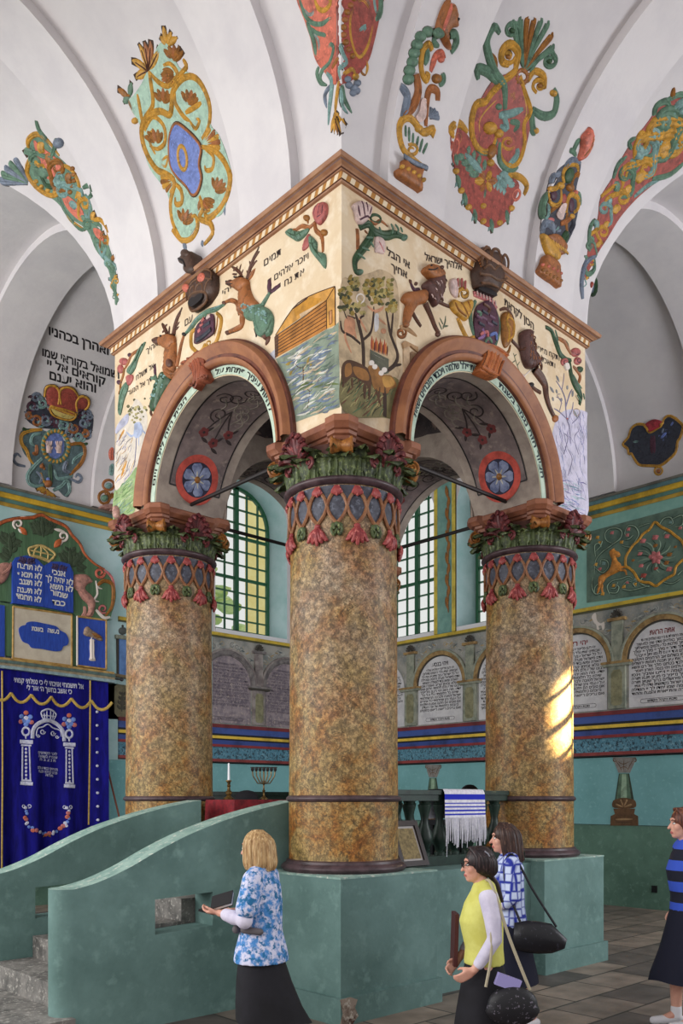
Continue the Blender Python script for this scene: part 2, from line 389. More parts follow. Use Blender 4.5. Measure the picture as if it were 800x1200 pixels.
# ------------------------------------------------------------------ columns
def marble():
    m = bpy.data.materials.new('ochre marbling'); m.use_nodes = True; nt = m.node_tree; N = nt.nodes; L = nt.links; b = N['Principled BSDF']
    tc = N.new('ShaderNodeTexCoord'); v = tc.outputs['Object']
    def noise(s, d, r=.6, dist=0.):
        n = N.new('ShaderNodeTexNoise'); n.inputs['Scale'].default_value = s; n.inputs['Detail'].default_value = d; n.inputs['Roughness'].default_value = r; n.inputs['Distortion'].default_value = dist
        L.new(v, n.inputs['Vector']); return n.outputs[0]
    def ramp(x, stops):
        r = N.new('ShaderNodeValToRGB'); e = r.color_ramp.elements
        while len(e) < len(stops): e.new(.5)
        for q, (p, c) in zip(e, stops): q.position = p; q.color = rgb(c)
        L.new(x, r.inputs[0]); return r.outputs[0]
    def mixc(f, a, c, mode='MIX'):
        x = N.new('ShaderNodeMix'); x.data_type = 'RGBA'; x.blend_type = mode
        if isinstance(f, float): x.inputs[0].default_value = f
        else: L.new(f, x.inputs[0])
        L.new(a, x.inputs[6]); L.new(c, x.inputs[7]); return x.outputs[2]
    base = ramp(noise(3.2, 6, .68, .5), [(.36, (178, 120, 68)), (.46, (190, 144, 86)), (.55, (200, 172, 120)), (.66, (172, 150, 100))])
    spk = ramp(noise(20, 6, .78), [(.36, (40, 34, 28)), (.45, (128, 118, 100)), (.53, (210, 204, 190)), (.64, (255, 250, 232))])
    fine = ramp(noise(60, 4, .75), [(.36, (110, 100, 88)), (.48, (214, 208, 198)), (.6, (255, 252, 244))])
    big = noise(2.2, 3)
    sp = N.new('ShaderNodeSeparateXYZ'); L.new(v, sp.inputs[0])
    mr = N.new('ShaderNodeMapRange'); mr.inputs[1].default_value = 1.7; mr.inputs[2].default_value = 3.7; mr.inputs[3].default_value = 0; mr.inputs[4].default_value = .8; L.new(sp.outputs[2], mr.inputs[0])
    grey = ramp(noise(9, 5, .7), [(.36, (164, 138, 124)), (.5, (194, 172, 158)), (.64, (212, 198, 188))])
    mu = N.new('ShaderNodeMath'); mu.operation = 'MULTIPLY'; mb_ = N.new('ShaderNodeMapRange'); mb_.inputs[1].default_value = .32; mb_.inputs[2].default_value = .58; L.new(big, mb_.inputs[0]); L.new(mr.outputs[0], mu.inputs[0]); L.new(mb_.outputs[0], mu.inputs[1])
    c = mixc(mu.outputs[0], base, grey)
    c = mixc(.78, c, mixc(1., mixc(1., c, spk, 'MULTIPLY'), fine, 'MULTIPLY'))
    br_ = N.new('ShaderNodeBrightContrast'); br_.inputs[1].default_value = .02; br_.inputs[2].default_value = .06; L.new(c, br_.inputs[0]); c = br_.outputs[0]
    vo = N.new('ShaderNodeTexNoise'); vo.inputs['Scale'].default_value = 7; vo.inputs['Detail'].default_value = 3; vo.inputs['Distortion'].default_value = 1.6; L.new(v, vo.inputs['Vector'])
    # thin dark veins where a distorted noise crosses its middle
    ab = N.new('ShaderNodeMath'); ab.operation = 'SUBTRACT'; ab.inputs[1].default_value = .5; L.new(vo.outputs[0], ab.inputs[0]); a2 = N.new('ShaderNodeMath'); a2.operation = 'ABSOLUTE'; L.new(ab.outputs[0], a2.inputs[0])
    vr = N.new('ShaderNodeMapRange'); vr.inputs[1].default_value = .0; vr.inputs[2].default_value = .022; vr.inputs[3].default_value = .75; vr.inputs[4].default_value = 0; L.new(a2.outputs[0], vr.inputs[0])
    dk = N.new('ShaderNodeRGB'); dk.outputs[0].default_value = rgb((58, 48, 34))
    c = mixc(vr.outputs[0], c, dk.outputs[0])
    L.new(c, b.inputs['Base Color']); b.inputs['Roughness'].default_value = .5; b.inputs['Specular IOR Level'].default_value = .3
    return m
M_marble = marble()
M_ring = mat('purple brown moulding paint', (84, 66, 70), .4, (58, 44, 48), 8)
M_abacus = mat('red brown abacus paint', (146, 92, 66), .5, (118, 70, 52), 5)
M_abacus2 = mat('dark abacus paint', (102, 62, 50), .5, (72, 42, 38), 7)
M_gold = mat('ochre gilding paint', (158, 100, 44), .42, (110, 66, 30), 12, c3=(184, 130, 66), scale3=26)
M_red = mat('faded red paint', (158, 72, 70), .5, (124, 44, 48), 14, c3=(196, 112, 104), scale3=30)
M_pur = mat('plum palmette paint', (106, 46, 48), .5, (70, 30, 34), 14, c3=(150, 76, 74), scale3=30)
M_leaf = mat('moss green leaf paint', (80, 92, 54), .5, (44, 52, 36), 12, c3=(132, 142, 88), scale3=26, lo3=.55, hi3=.7)
M_strand = mat('brown lattice paint', (142, 98, 66), .5, (116, 70, 44), 16)
M_slate = mat('slate blue lattice ground', (76, 78, 90), .5, (52, 52, 62), 14, c3=(104, 108, 122), scale3=24)
def spiral_pts(c, a, b, r0, turns, start=0., n=40, sgn=1, rmin=.12):
    """spiral in the plane a,b round c, from radius r0 inwards"""
    out = []
    for i in range(n+1):
        t = i/n; r = r0*(1-(1-rmin)*t); an = start+sgn*2*PI*turns*t
        out.append(c+a*(r*math.cos(an))+b*(r*math.sin(an)))
    return out
def acanthus(mb, ang, z0, h, r0, wid, curl, lob=5):
    nv, nu = 12, 6; P = []
    for i in range(nv+1):
        v = i/nv
        th = v*curl
        rr = r0+.02+h*.42*(1-math.cos(th*.9)) if True else 0
        zz = z0+h*math.sin(min(th, 2.6))*(1/1.0) if th < PI/2 else z0+h*(1-.45*(1-math.cos(th-PI/2)))
        rr += .0 if th < PI/2 else .05*(th-PI/2)
        w = wid*(.55+.6*v if v < .6 else .91*(1-(v-.6)/.4*.75))*(1+.22*math.cos(v*lob*2*PI))
        row = []
        for j in range(-nu, nu+1):
            s = j/nu; a = ang+s*w/rr; bulge = .030*(1-s*s)-.012*(abs(s) < .12)+.010*math.cos(s*9)
            row.append(((rr+bulge)*math.cos(a), (rr+bulge)*math.sin(a), zz-.03*abs(s)*v))
        P.append(row)
    mb.grid(P)
def make_column(label):
    t = thing('marbled_column', label, 'column', (0, 0, 0), 'columns of the bimah')
    zt = 4.43
    R0, R1 = .485, .47
    MB().lathe([(0, PZ+.06), (R0+.01, PZ+.06), (R0, PZ+.1), (R0, 1.8), (R1+.01, 2.4), (R1, zt+.1), (0, zt+.1)], n=64).build('shaft', M_marble, t)
    prof = [(.1, PZ+.012), (.535, PZ+.012)]+[(.535+.022*math.sin(PI*i/8), PZ+.015+.06*i/8) for i in range(9)]+[(.515, PZ+.085), (.51, PZ+.105), (.488, PZ+.115), (.4, PZ+.115)]
    MB().lathe(prof, n=64).build('base_moulding', M_ring, t)
    MB().lathe([(.45, 1.77)]+[(.487+.024*math.sin(PI*i/8), 1.772+.056*i/8) for i in range(9)]+[(.45, 1.83)], n=64).build('band', M_ring, t)
    MB().lathe([(.44, zt)]+[(.485+.045*math.sin(PI*i/8)**.7, zt+.07*i/8) for i in range(9)]+[(.44, zt+.07)], n=64).build('astragal', M_ring, t)
    # lattice collar: slate ground with a zigzag lower edge, crossing strands, shells, tulips
    N_ = 18; lat = MB().use(M_slate); rr = R1+.006
    def cyl(a, z, r): return (r*math.cos(a), r*math.sin(a), z)
    zA, zB, zC = zt-.01, zt-.20, zt-.33
    nn = N_*8
    P = []
    for i in range(nn):
        a = 2*PI*i/nn; f = (i % 8)/8; tri = abs(f-.5)*2      # 1 at shells
        P.append([cyl(a, zA, rr), cyl(a, zB+.0-(.13*(tri)), rr)])
    lat.grid(P, cu=True)
    lat.use(M_strand)
    for k in range(N_):
        for sgn in (1, -1):
            pts = []
            for i in range(9):
                v = i/8; a = 2*PI/N_*(k+sgn*(v+.10*math.sin(2*PI*v))*1.0); z = zA-.03+(zC-zA+.03)*v
                pts.append(cyl(a, z, rr+.010))
            lat.tube(pts, .016, 6)
    lt = lat.build('lattice_collar', None, t)
    def shell(a, z):
        mb = MB()
        for j in range(-2, 3):
            pts = [cyl(a+j*.012, z, rr+.012), cyl(a+j*.030, z-.045, rr+.026), cyl(a+j*.042, z-.085+.010*abs(j), rr+.016)]
            mb.tube(cat(pts, 3), [.010, .013, .015, .016, .016, .014, .006], 6)
        return mb
    s0 = shell(0, zA-.01).build('shell', M_red, lt)
    def tulip(z):
        mb = MB(); 
        for j in (-2, -1, 0, 1, 2):
            b = [cyl(0, z, rr+.010), cyl(j*.045, z-.055, rr+.038-.003*abs(j)), cyl(j*.075, z-.125+.012*abs(j), rr+.025), cyl(j*.1, z-.155+.022*abs(j), rr+.020)]
            mb.tube(cat(b, 3), [.014, .018, .021, .023, .023, .022, .02, .016, .012, .007], 6)
        mb.ellipsoid(cyl(0, z+.01, rr+.015), (.02, .03, .02), 8, 6)
        return mb
    t0 = tulip(zC-.03).build('tulip', M_red, lt)
    def sprig(z):
        mb = MB()
        for sx in (-1, 1):
            p = [cyl(0, z-.04, rr+.01), cyl(sx*.05, z-.09, rr+.02), cyl(sx*.09, z-.05, rr+.02), cyl(sx*.06, z-.02, rr+.02), cyl(sx*.04, z-.045, rr+.02)]
            mb.tube(cat(p, 4), .014, 6)
        for j in (-1, 0, 1): mb.ellipsoid(cyl(j*.05, z+.0-.01*abs(j), rr+.015), (.016, .026, .024), 8, 6)
        return mb
    g0 = sprig(zC-.01).build('sprig', M_leaf, lt)
    for src, n, off in ((s0, N_, 0), (t0, N_//2, 0.), (g0, N_//2, PI*2/N_)):
        for k in range(n):
            o = src if k == 0 else src.copy()
            if k: COL.objects.link(o); o.parent = lt
            o.rotation_euler = (0, 0, off+2*PI*k/n)
    # capital
    cb = MB().lathe([(.44, zt+.06), (.455, zt+.1), (.45, zt+.2), (.47, zt+.28), (.50, zt+.33), (.2, zt+.34)], n=48); cp = cb.build('capital_bell', M_abacus2, t)
    lf = MB()
    for k in range(16): acanthus(lf, 2*PI*k/16+.1, zt+.055, .17, .455, .105, 2.5)
    for k in range(16): acanthus(lf, 2*PI*(k+.5)/16+.1, zt+.06, .225, .45, .085, 2.4)
    lf.build('acanthus_leaves', M_leaf, cp, smooth=60)
    e = .525; ch = .085; conc = .055
    def ring(off, z):
        pts = []
        for q in range(4):
            rot = Matrix.Rotation(q*PI/2, 3, 'Z')
            e2 = e-off
            side = [(-e2+ch, -e2), (-e2*.62, -e2+.005), (-e2*.55, -e2+conc), (e2*.55, -e2+conc), (e2*.62, -e2+.005), (e2-ch, -e2)]
            pts += [rot @ Vector((x, y, z)) for x, y in side]
        return pts
    ab = MB(); z1 = 4.93
    pr = [(.30, zt+.32), (.085, zt+.33), (.075, zt+.36), (.055, zt+.37), (.05, zt+.395), (.03, zt+.40), (.015, zt+.425), (0, zt+.44), (0, z1-.012), (.012, z1), (.3, z1)]
    ab.grid([ring(o_, z_) for o_, z_ in pr], cv=True)
    ab.add(ring(.3, z1), [tuple(range(24))])
    ab.build('abacus', M_abacus, cp, smooth=25)
    # volutes under the corners
    def volute(q):
        d = Vector((math.cos(q), math.sin(q), 0)); sd = Vector((-d.y, d.x, 0)); mb = MB()
        c = d*.60+Vector((0, 0, zt+.265))
        n = 16; r = .066; w = .08
        P = [[c+d*(r*math.cos(2*PI*i/n))+UP*(r*math.sin(2*PI*i/n))+sd*x for x in (-w, -w*.55, 0, w*.55, w)] for i in range(n)]
        for i in range(n): # waist
            cc = c+sd*0; P[i][2] = cc+(P[i][2]-cc)*.6; P[i][1] = P[i][1]-(d*math.cos(2*PI*i/n)+UP*math.sin(2*PI*i/n))*r*.16; P[i][3] = P[i][3]-(d*math.cos(2*PI*i/n)+UP*math.sin(2*PI*i/n))*r*.16
        mb.grid(P, cu=True)
        for s_ in (-1, 1):
            mb.add([P[i][0 if s_ < 0 else 4] for i in range(n)], [tuple(range(n))])
            mb.tube(spiral_pts(c+sd*(w*s_), d, UP, r, 2.0, start=PI*.5, n=44, sgn=-1, rmin=.15), .014, 6)
            mb.ellipsoid(c+sd*(w*s_), (.022, .022, .022), 8, 6)
        P2 = cat([c+UP*r*.8, c-d*.08+UP*.02, d*.46+UP*(zt+.12)], 5)
        return mb.build('volute', M_gold, cp)
    for q in range(4): volute(PI/4+q*PI/2)
    def palmette(q):
        d = Vector((math.cos(q), math.sin(q), 0)); sd = Vector((-d.y, d.x, 0)); mb = MB(); b0 = d*.485+UP*(zt+.17)
        for j in range(-4, 5):
            f = j/4.; an = f*1.15; L_ = .27-.07*abs(f)
            tip = b0+sd*(math.sin(an)*L_*.78)+UP*(math.cos(an)*L_)+d*.085
            mid = b0+sd*(math.sin(an*.75)*L_*.42)+UP*(math.cos(an*.75)*L_*.55)+d*.06
            en = tip+d*.045-UP*.035+sd*.01*f
            mb.tube(cat([b0, mid, tip, en], 4), [.012, .016, .019, .022, .024, .026, .027, .028, .029, .028, .024, .018, .010], 6)
        for s_ in (-1, 1):
            mb.tube(spiral_pts(b0+sd*(.13*s_)+UP*.02+d*.035, sd*s_, UP, .05, 1.3, start=-1.6, n=18, sgn=1), .015, 6)
        return mb.build('palmette', M_pur, cp)
    for q in range(4): palmette(q*PI/2)
    return t
c0 = make_column('front marbled column of the bimah, the one nearest the viewer, on the corner pedestal')
cols = [c0]
for (x, y, l) in ((S, 0, 'right hand marbled column of the bimah with a yellow patch of sunlight'), (0, S, 'left hand marbled column of the bimah behind the stair walls'), (S, S, 'rear marbled column of the bimah hidden behind the front one')):
    c = copy_tree(c0); c.location = (x, y, 0); c['label'] = l; cols.append(c)
# ------------------------------------------------------------------ canopy on the columns
M_cream = mat('cream painted plaster', (218, 198, 168), .8, (200, 172, 136), 1.6, .42, .75, c3=(226, 210, 186), scale3=6, lo3=.5, hi3=.7, bump=.12, bscale=26)
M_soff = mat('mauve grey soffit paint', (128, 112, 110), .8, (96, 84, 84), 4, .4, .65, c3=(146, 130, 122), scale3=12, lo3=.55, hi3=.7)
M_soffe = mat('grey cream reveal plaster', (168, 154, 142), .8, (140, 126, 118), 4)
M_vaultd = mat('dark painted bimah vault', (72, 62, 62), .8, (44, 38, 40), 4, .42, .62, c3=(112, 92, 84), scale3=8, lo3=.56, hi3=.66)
can = thing('bimah_canopy', 'square painted canopy with round arches standing on the four columns', 'canopy', (S/2, S/2, 4.93))
ZC, RO, RB, RS = 4.87, 1.31, 1.09, 1.0       # arch centre height, trim outer radius, script band, soffit radius
CXM = S/2
def rot_side(q):
    """frame of side q: u along the side (left to right seen from outside), v up, h outwards"""
    ang = q*PI/2; c_, s_ = round(math.cos(ang)), round(math.sin(ang)); m = S/2; D = m+.44
    def P(u, v, h):
        x, y = u-m, -(D+h); return (m+c_*x-s_*y, m+s_*x+c_*y, v)
    return P
def arc(r, n=32, a0=0., a1=PI, c=CXM, z=ZC): return [(c+r*math.cos(a0+(a1-a0)*i/n), z+r*math.sin(a0+(a1-a0)*i/n)) for i in range(n+1)]
ZB = 4.93; aB = math.asin((ZB-ZC)/RS)
def arcB(r, n=40):
    a = math.asin((ZB-ZC)/r); return arc(r, n, a, PI-a)
M_trim = mat('brown arch moulding paint', (156, 102, 68), .5, (132, 82, 56), 4)
M_trimd = mat('dark brown arch moulding paint', (112, 62, 46), .5, (84, 44, 36), 9)
M_scriptb = mat('pale green script band', (188, 204, 186), .75, (164, 184, 168), 6)
M_black = mat('black paint', (26, 22, 24), .6)
for q in range(4):
    P = rot_side(q)
    mb = MB().use(M_cream)
    a = arcB(RS); out = [(A0, ZB)]+[(A0, 6.9), (A1, 6.9), (A1, ZB)]+a
    mb.plate([[(A0, ZB), (A1-0, ZB)][:1]+[(A0, 6.9), (A1, 6.9), (A1, ZB)]+a], P)
    # inner face
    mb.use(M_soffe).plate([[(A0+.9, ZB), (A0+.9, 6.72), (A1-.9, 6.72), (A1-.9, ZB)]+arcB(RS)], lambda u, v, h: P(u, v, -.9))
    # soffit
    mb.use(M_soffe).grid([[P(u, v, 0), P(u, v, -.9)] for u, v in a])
    # undersides at the corner piers
    mb.add([P(A0, ZB, 0), P(A0+.9, ZB, 0), P(A0+.9, ZB, -.9), P(A0, ZB, -.9)], [(0, 1, 2, 3)])
    wl = mb.build('canopy_wall', None, can, smooth=30)
    # painted dark field of the soffit
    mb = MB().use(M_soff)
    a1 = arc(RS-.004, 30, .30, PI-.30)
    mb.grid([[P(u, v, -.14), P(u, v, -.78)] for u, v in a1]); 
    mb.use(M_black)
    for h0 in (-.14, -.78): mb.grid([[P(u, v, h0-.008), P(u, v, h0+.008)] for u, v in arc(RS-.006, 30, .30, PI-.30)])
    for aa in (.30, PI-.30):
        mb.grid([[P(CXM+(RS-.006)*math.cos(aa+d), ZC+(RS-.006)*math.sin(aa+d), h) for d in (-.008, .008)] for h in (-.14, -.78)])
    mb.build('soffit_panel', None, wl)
    # arch moulding
    prof = [(RB, 0), (RB, .045), (RB+.02, .075), (RB+.05, .08), (RB+.055, .06), (RB+.085, .065), (RB+.13, .115), (RB+.17, .12), (RB+.195, .09), (RB+.2, .055), (RB+.22, .04), (RB+.22, 0)]
    mb = MB().use(M_trim); 
    n = 48
    rows = [[P(CXM+r*math.cos(t), ZC+r*math.sin(t), h) for r, h in prof] for t in [math.asin(.06/1.2)+(PI-2*math.asin(.06/1.2))*i/n for i in range(n+1)]]
    for j in range(len(prof)-1):
        mb.use(M_trimd if j in (0, 3, 4, 9, 10) else M_trim); mb.grid([[r[j], r[j+1]] for r in rows])
    mb.build('arch_moulding', None, wl, smooth=50)
    mb = MB(); mb.plate([arcB(RB)+list(reversed(arcB(RS+.008)))], P, .012)
    mb.build('script_band', M_scriptb, wl)
# cornice
M_corn = mat('brown cornice paint', (160, 118, 88), .5, (138, 94, 68), 4)
M_cornd = mat('dark cornice paint', (100, 62, 48), .5, (78, 46, 38), 7)
M_stripe = mat('cream dentil paint', (222, 204, 176), .6)
M_dent = mat('gold dentil ground', (172, 122, 64), .6)
prof = [(0, 6.64, 0), (.022, 6.645, 0), (.03, 6.665, 0), (.022, 6.675, 1), (.035, 6.68, 2), (.035, 6.795, 0), (.05, 6.80, 0), (.052, 6.815, 1), (.065, 6.82, 0), (.075, 6.84, 0), (.10, 6.865, 1), (.105, 6.885, 0), (.122, 6.89, 0), (.132, 6.95, 0), (.125, 6.975, 1), (.12, 6.985, 1), (0, 6.985, 1)]
CZF = lambda z: 6.985-(6.985-z)*.46
prof = [(o, CZF(z), k) for o, z, k in prof]
mb = MB()
sq = lambda o, z: [(A0-o, A0-o, z), (A1+o, A0-o, z), (A1+o, A1+o, z), (A0-o, A1+o, z)]
for i in range(len(prof)-1):
    mb.use((M_corn, M_cornd, M_dent)[prof[i][2]]); mb.grid([sq(prof[i][0], prof[i][1]), sq(prof[i+1][0], prof[i+1][1])], cv=True)
mb.add(sq(.12, 6.985), [(0, 1, 2, 3)])
cor = mb.build('cornice', None, can, smooth=0)
mb = MB().use(M_stripe); nD = 40
for q in range(4):
    P = rot_side(q)
    for i in range(nD):
        u0 = A0-.035+(A1-A0+.07)*i/nD; u1 = u0+(A1-A0+.07)/nD*.5; sl = .02
        mb.plate([[(u0, CZF(6.681)), (u1, CZF(6.681)), (u1+sl, CZF(6.792)), (u0+sl, CZF(6.792))]], P, .038)
mb.build('dentil_band', None, cor, smooth=0)
# inner dome of the canopy
mb = MB(); n = 24; P_ = []
for i in range(n):
    row = []
    for j in range(9):
        t = PI/2*j/8; r = math.cos(t)*1.3; a = 2*PI*i/n
        f = 1/max(abs(math.cos(a)), abs(math.sin(a))); f = 1+(f-1)*(1-j/8)
        rr = min(r*f, 1.37*f) ; row.append((CXM+rr*math.cos(a)*.76, CXM+rr*math.sin(a)*.76, 5.95+.85*math.sin(t)))
    P_.append(row)
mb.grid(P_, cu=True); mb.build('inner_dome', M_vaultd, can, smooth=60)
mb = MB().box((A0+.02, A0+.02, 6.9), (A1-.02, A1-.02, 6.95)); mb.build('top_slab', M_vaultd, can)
# ------------------------------------------------------------------ reliefs and painting: strokes and pillowed shapes laid on a wall or on the vault
from mathutils.geometry import delaunay_2d_cdt
def ceil_h(X, Y):
    hs = []
    for v, other, lo, hi, ax in ((Y, X, LO['y'], LO['Y'], 'x'), (X, Y, LO['x'], LO['X'], 'y')):
        for sd, (a, b) in ((0, lo), (1, hi)):
            inside = (v < A0) if sd == 0 else (v > A1)
            if not inside: continue
            d = v-a
            off = 0
            if A0 < other < A1:
                for r0, r1 in RIBS[(ax, sd)]:
                    if r0 <= other <= r1: off = RIB
            W_ = b-a
            if off: t = max(-1, min(1, (d-W_/2)/(W_/2-off))); hs.append(Z0-.03+(RV-off+.03)*math.sqrt(max(0, 1-t*t)))
            else: hs.append(hgt(d, W_))
    return max(hs) if hs else -1
class Vault:
    def hit(s, px, py):
        d = ray(px, py); t = 3.; step = .06
        F = lambda t_: (lambda p: p.z-ceil_h(p.x, p.y))(CAM+d*t_)
        while t < 22:
            if F(t+step) > 0: break
            t += step
        a, b = t, t+step
        for _ in range(18):
            m = (a+b)/2
            if F(m) > 0: b = m
            else: a = m
        p = CAM+d*a
        e = .01; X, Y = p.x, p.y
        if A0-.03 < X < A1+.03 and A0-.03 < Y < A1+.03:
            n = Vector((0, -1, 0)) if abs(Y-A0) < abs(X-A0) else Vector((-1, 0, 0))
        else:
            f = lambda x, y: ceil_h(x, y) if ceil_h(x, y) > 0 else Z0
            n = Vector(((f(X+e, Y)-f(X-e, Y))/(2*e), (f(X, Y+e)-f(X, Y-e))/(2*e), -1))
            n.normalize()
        if n.dot(CAM-p) < 0: n = -n
        return p, n
class Plane:
    def __init__(s, ax, v): s.ax, s.v = ax, v; s.n = Vector((-1, 0, 0)) if ax == 0 else Vector((0, -1, 0))
    def hit(s, px, py): return on(s.ax, s.v, px, py), s.n
SV = Vault(); SL = Plane(0, A0); SR = Plane(1, A0); SE = Plane(0, XE); SN = Plane(1, YN)
def P_(t): return [tuple(float(q) for q in p.split(',')) for p in t.split()]
class Rel:
    def __init__(s, surf, ox=0, oy=0, sc=1.): s.surf, s.ox, s.oy, s.sc = surf, ox, oy, sc; s.parts = {}; s.h0 = 0.; s.mb = None; s.pil = []; s.hs = .62 if isinstance(surf, Plane) and surf.v == A0 else 1.
    def view(s, ox, oy, sc): s.ox, s.oy, s.sc = ox, oy, sc; return s
    def part(s, name):
        s.cur = name; s.mb = s.parts.setdefault(name, MB()); return s
    def fresh(s):
        s.mb = s.parts.setdefault('%s#%d' % (s.cur, len(s.parts)), MB()); return s
    def pt(s, x, y):
        return s.surf.hit(s.ox+x/s.sc, s.oy+y/s.sc)
    def top(s, x, y): return max([f(x, y) for f in s.pil] or [0.])
    def mpp(s, p): return (p-CAM).dot(FW)/FPX/s.sc
    def stroke(s, pts, w, m, h=.8, n=4, taper=(.7, .4), dark=None, k=9, h0=None, closed=False):
        if isinstance(pts, str): pts = P_(pts)
        h0 = s.h0 if h0 is None else h0
        if dark is not None: s.stroke([p[:2] for p in pts], w+dark*3.4, M_outl, .05, n, taper, None, 5, h0+.001, closed)
        h0 = h0*s.hs if h0 > .0095 else h0
        pts = [p if len(p) == 3 else (p[0], p[1], 1.) for p in pts]
        c = cat(pts, n, closed)
        if closed: c = c+[c[0]]
        H = [s.pt(x, y) for x, y, _ in c]
        md = sorted((p-CAM).dot(FW) for p, _ in H)[len(H)//2]
        keep = [i for i, (p, _) in enumerate(H) if (p-CAM).dot(FW) < md+1.]
        if len(keep) < 3: return s
        c = [c[i] for i in keep]; H = [H[i] for i in keep]
        N = len(c); rings = []
        for i in range(N):
            p, nn = H[i]; a = H[max(i-1, 0)][0]; b = H[min(i+1, N-1)][0]
            if closed: a = H[(i-1) % (N-1)][0]; b = H[(i+1) % (N-1)][0]
            t = b-a
            t = t-nn*t.dot(nn)
            if t.length < 1e-7: t = Vector((1, 0, 0))
            t.normalize(); q = nn.cross(t); u = i/(N-1)
            f = 1.
            if not closed: f = min(1, taper[0]+(1-taper[0])*u/.2, taper[1]+(1-taper[1])*(1-u)/.3)
            r = w*.5*c[i][2]*f*s.mpp(p)
            hb = max(h0, s.top(c[i][0], c[i][1])-.3*r*h) if h >= .2 and s.pil else h0
            rings.append([p+q*(r*math.cos(PI*j/(k-1)))+nn*(hb-.004+(r*h*(.62 if (k == 9 and j == 4 and w > 17) else 1.)+.004)*math.sin(PI*j/(k-1))) for j in range(k)])
        s.mb.use(m).grid(rings)
        if not closed and taper[1] > .3: s.mb.add(rings[-1], [tuple(range(k))])
        if not closed: s.mb.add(rings[0], [tuple(range(k-1, -1, -1))])
        return s
    def leaf(s, x0, y0, x1, y1, w, m, h=.5, bend=0., dark=None, vein=None):
        dx, dy = x1-x0, y1-y0
        mx, my = (x0+x1)/2-dy*bend, (y0+y1)/2+dx*bend
        pts = [(x0, y0, .25), ((x0+mx)/2+(mx-(x0+x1)/2)*.4, (y0+my)/2+(my-(y0+y1)/2)*.4, .8), (mx, my, 1.), ((x1+mx)/2+(mx-(x0+x1)/2)*.4, (y1+my)/2+(my-(y0+y1)/2)*.4, .75), (x1, y1, .12)]
        s.stroke(pts, w, m, h, 3, (1, 1), dark)
        if vein: s.stroke([(p[0], p[1]) for p in pts[:4]], w*.16, vein, .7, 3, (.6, .3), None, 5, s.h0+w*.5*h*.9*s.mpp(s.pt(mx, my)[0]))
        return s
    def frond(s, x, y, x1, y1, w, m, n=4, m2=None, dark=None, h=.6):
        """acanthus-like leaf: a midrib with paired lobes"""
        dx, dy = x1-x, y1-y; L = math.hypot(dx, dy); ux, uy = dx/L, dy/L
        for i in range(n):
            t = .15+.7*i/max(1, n-1); cx, cy = x+dx*t, y+dy*t; l = w*(1-.35*t)
            for sg in (-1, 1):
                s.leaf(cx, cy, cx+ux*l*.55-uy*sg*l*.62, cy+uy*l*.55+ux*sg*l*.62, w*.42, m, h, .18*sg, dark)
        s.leaf(x, y, x1, y1, w*.5, m2 or m, h*1.25, 0, dark); return s
    def blob(s, x, y, r, m, h=.9, ry=None, rot=0., dark=None):
        ry = ry or r; p, nn = s.pt(x, y); k = s.mpp(p); h0 = s.h0*(s.hs if s.h0 > .0095 else 1.)
        if s.pil and h >= .2: h0 = max(h0, s.top(x, y)-.3*min(r, ry)*k*h)
        if dark: s.blob(x, y, r+dark, M_outl, .08, ry+dark, rot)
        P = []
        for i in range(12):
            a = 2*PI*i/12; row = []
            for j in range(5):
                e = PI/2*j/4; cx = r*math.cos(a)*math.cos(e); cy = ry*math.sin(a)*math.cos(e)
                q, qn = s.pt(x+cx*math.cos(rot)-cy*math.sin(rot), y+cx*math.sin(rot)+cy*math.cos(rot)) if j == 0 else (None, None)
                if j == 0: base = q if (q-p).length < max(r, ry)*k*2.5 else p; row.append(q-nn*.003+nn*h0)
                else: row.append(p+(base-p)*math.cos(e)+nn*(h0+min(r, ry)*k*h*math.sin(e)))
            P.append(row)
        s.mb.use(m).grid(P, cu=True); return s
    def spiral(s, x, y, r, w, m, turns=1.4, start=0., sg=1, h=.8, tail=None, dark=None, eye=None):
        pts = list(P_(tail)) if isinstance(tail, str) else list(tail or [])
        n = int(turns*8)
        for i in range(n+1):
            t = i/n; rr = r*(1-.72*t); a = start+sg*2*PI*turns*t
            pts.append((x+rr*math.cos(a), y+rr*math.sin(a), 1-.35*t))
        s.stroke(pts, w, m, h, 3, (.7, .8), dark)
        if eye: s.blob(x, y, w*.55, eye, 1.)
        return s
    def fan(s, x, y, a0, a1, L, n, w, m, m2=None, curl=0., h=.7, dark=None):
        for i in range(n):
            a = math.radians(a0+(a1-a0)*i/(n-1)); c_, s_ = math.cos(a), math.sin(a)
            s.stroke([(x+c_*L*.08, y+s_*L*.08, .45), (x+c_*L*.5-s_*curl*L*.1, y+s_*L*.5+c_*curl*L*.1, .8), (x+c_*L*.9, y+s_*L*.9, 1.15), (x+c_*L, y+s_*L, .8)], w, (m2 if m2 and i % 2 else m), h, 3, (.8, .7), dark)
        return s
    def ring(s, x, y, rx, ry, w, m, rot=0., h=.7, dark=None, n=12):
        pts = []
        for i in range(n):
            a = 2*PI*i/n; cx, cy = rx*math.cos(a), ry*math.sin(a); pts.append((x+cx*math.cos(rot)-cy*math.sin(rot), y+cx*math.sin(rot)+cy*math.cos(rot)))
        return s.stroke(pts, w, m, h, 3, (1, 1), dark, 7, None, True)
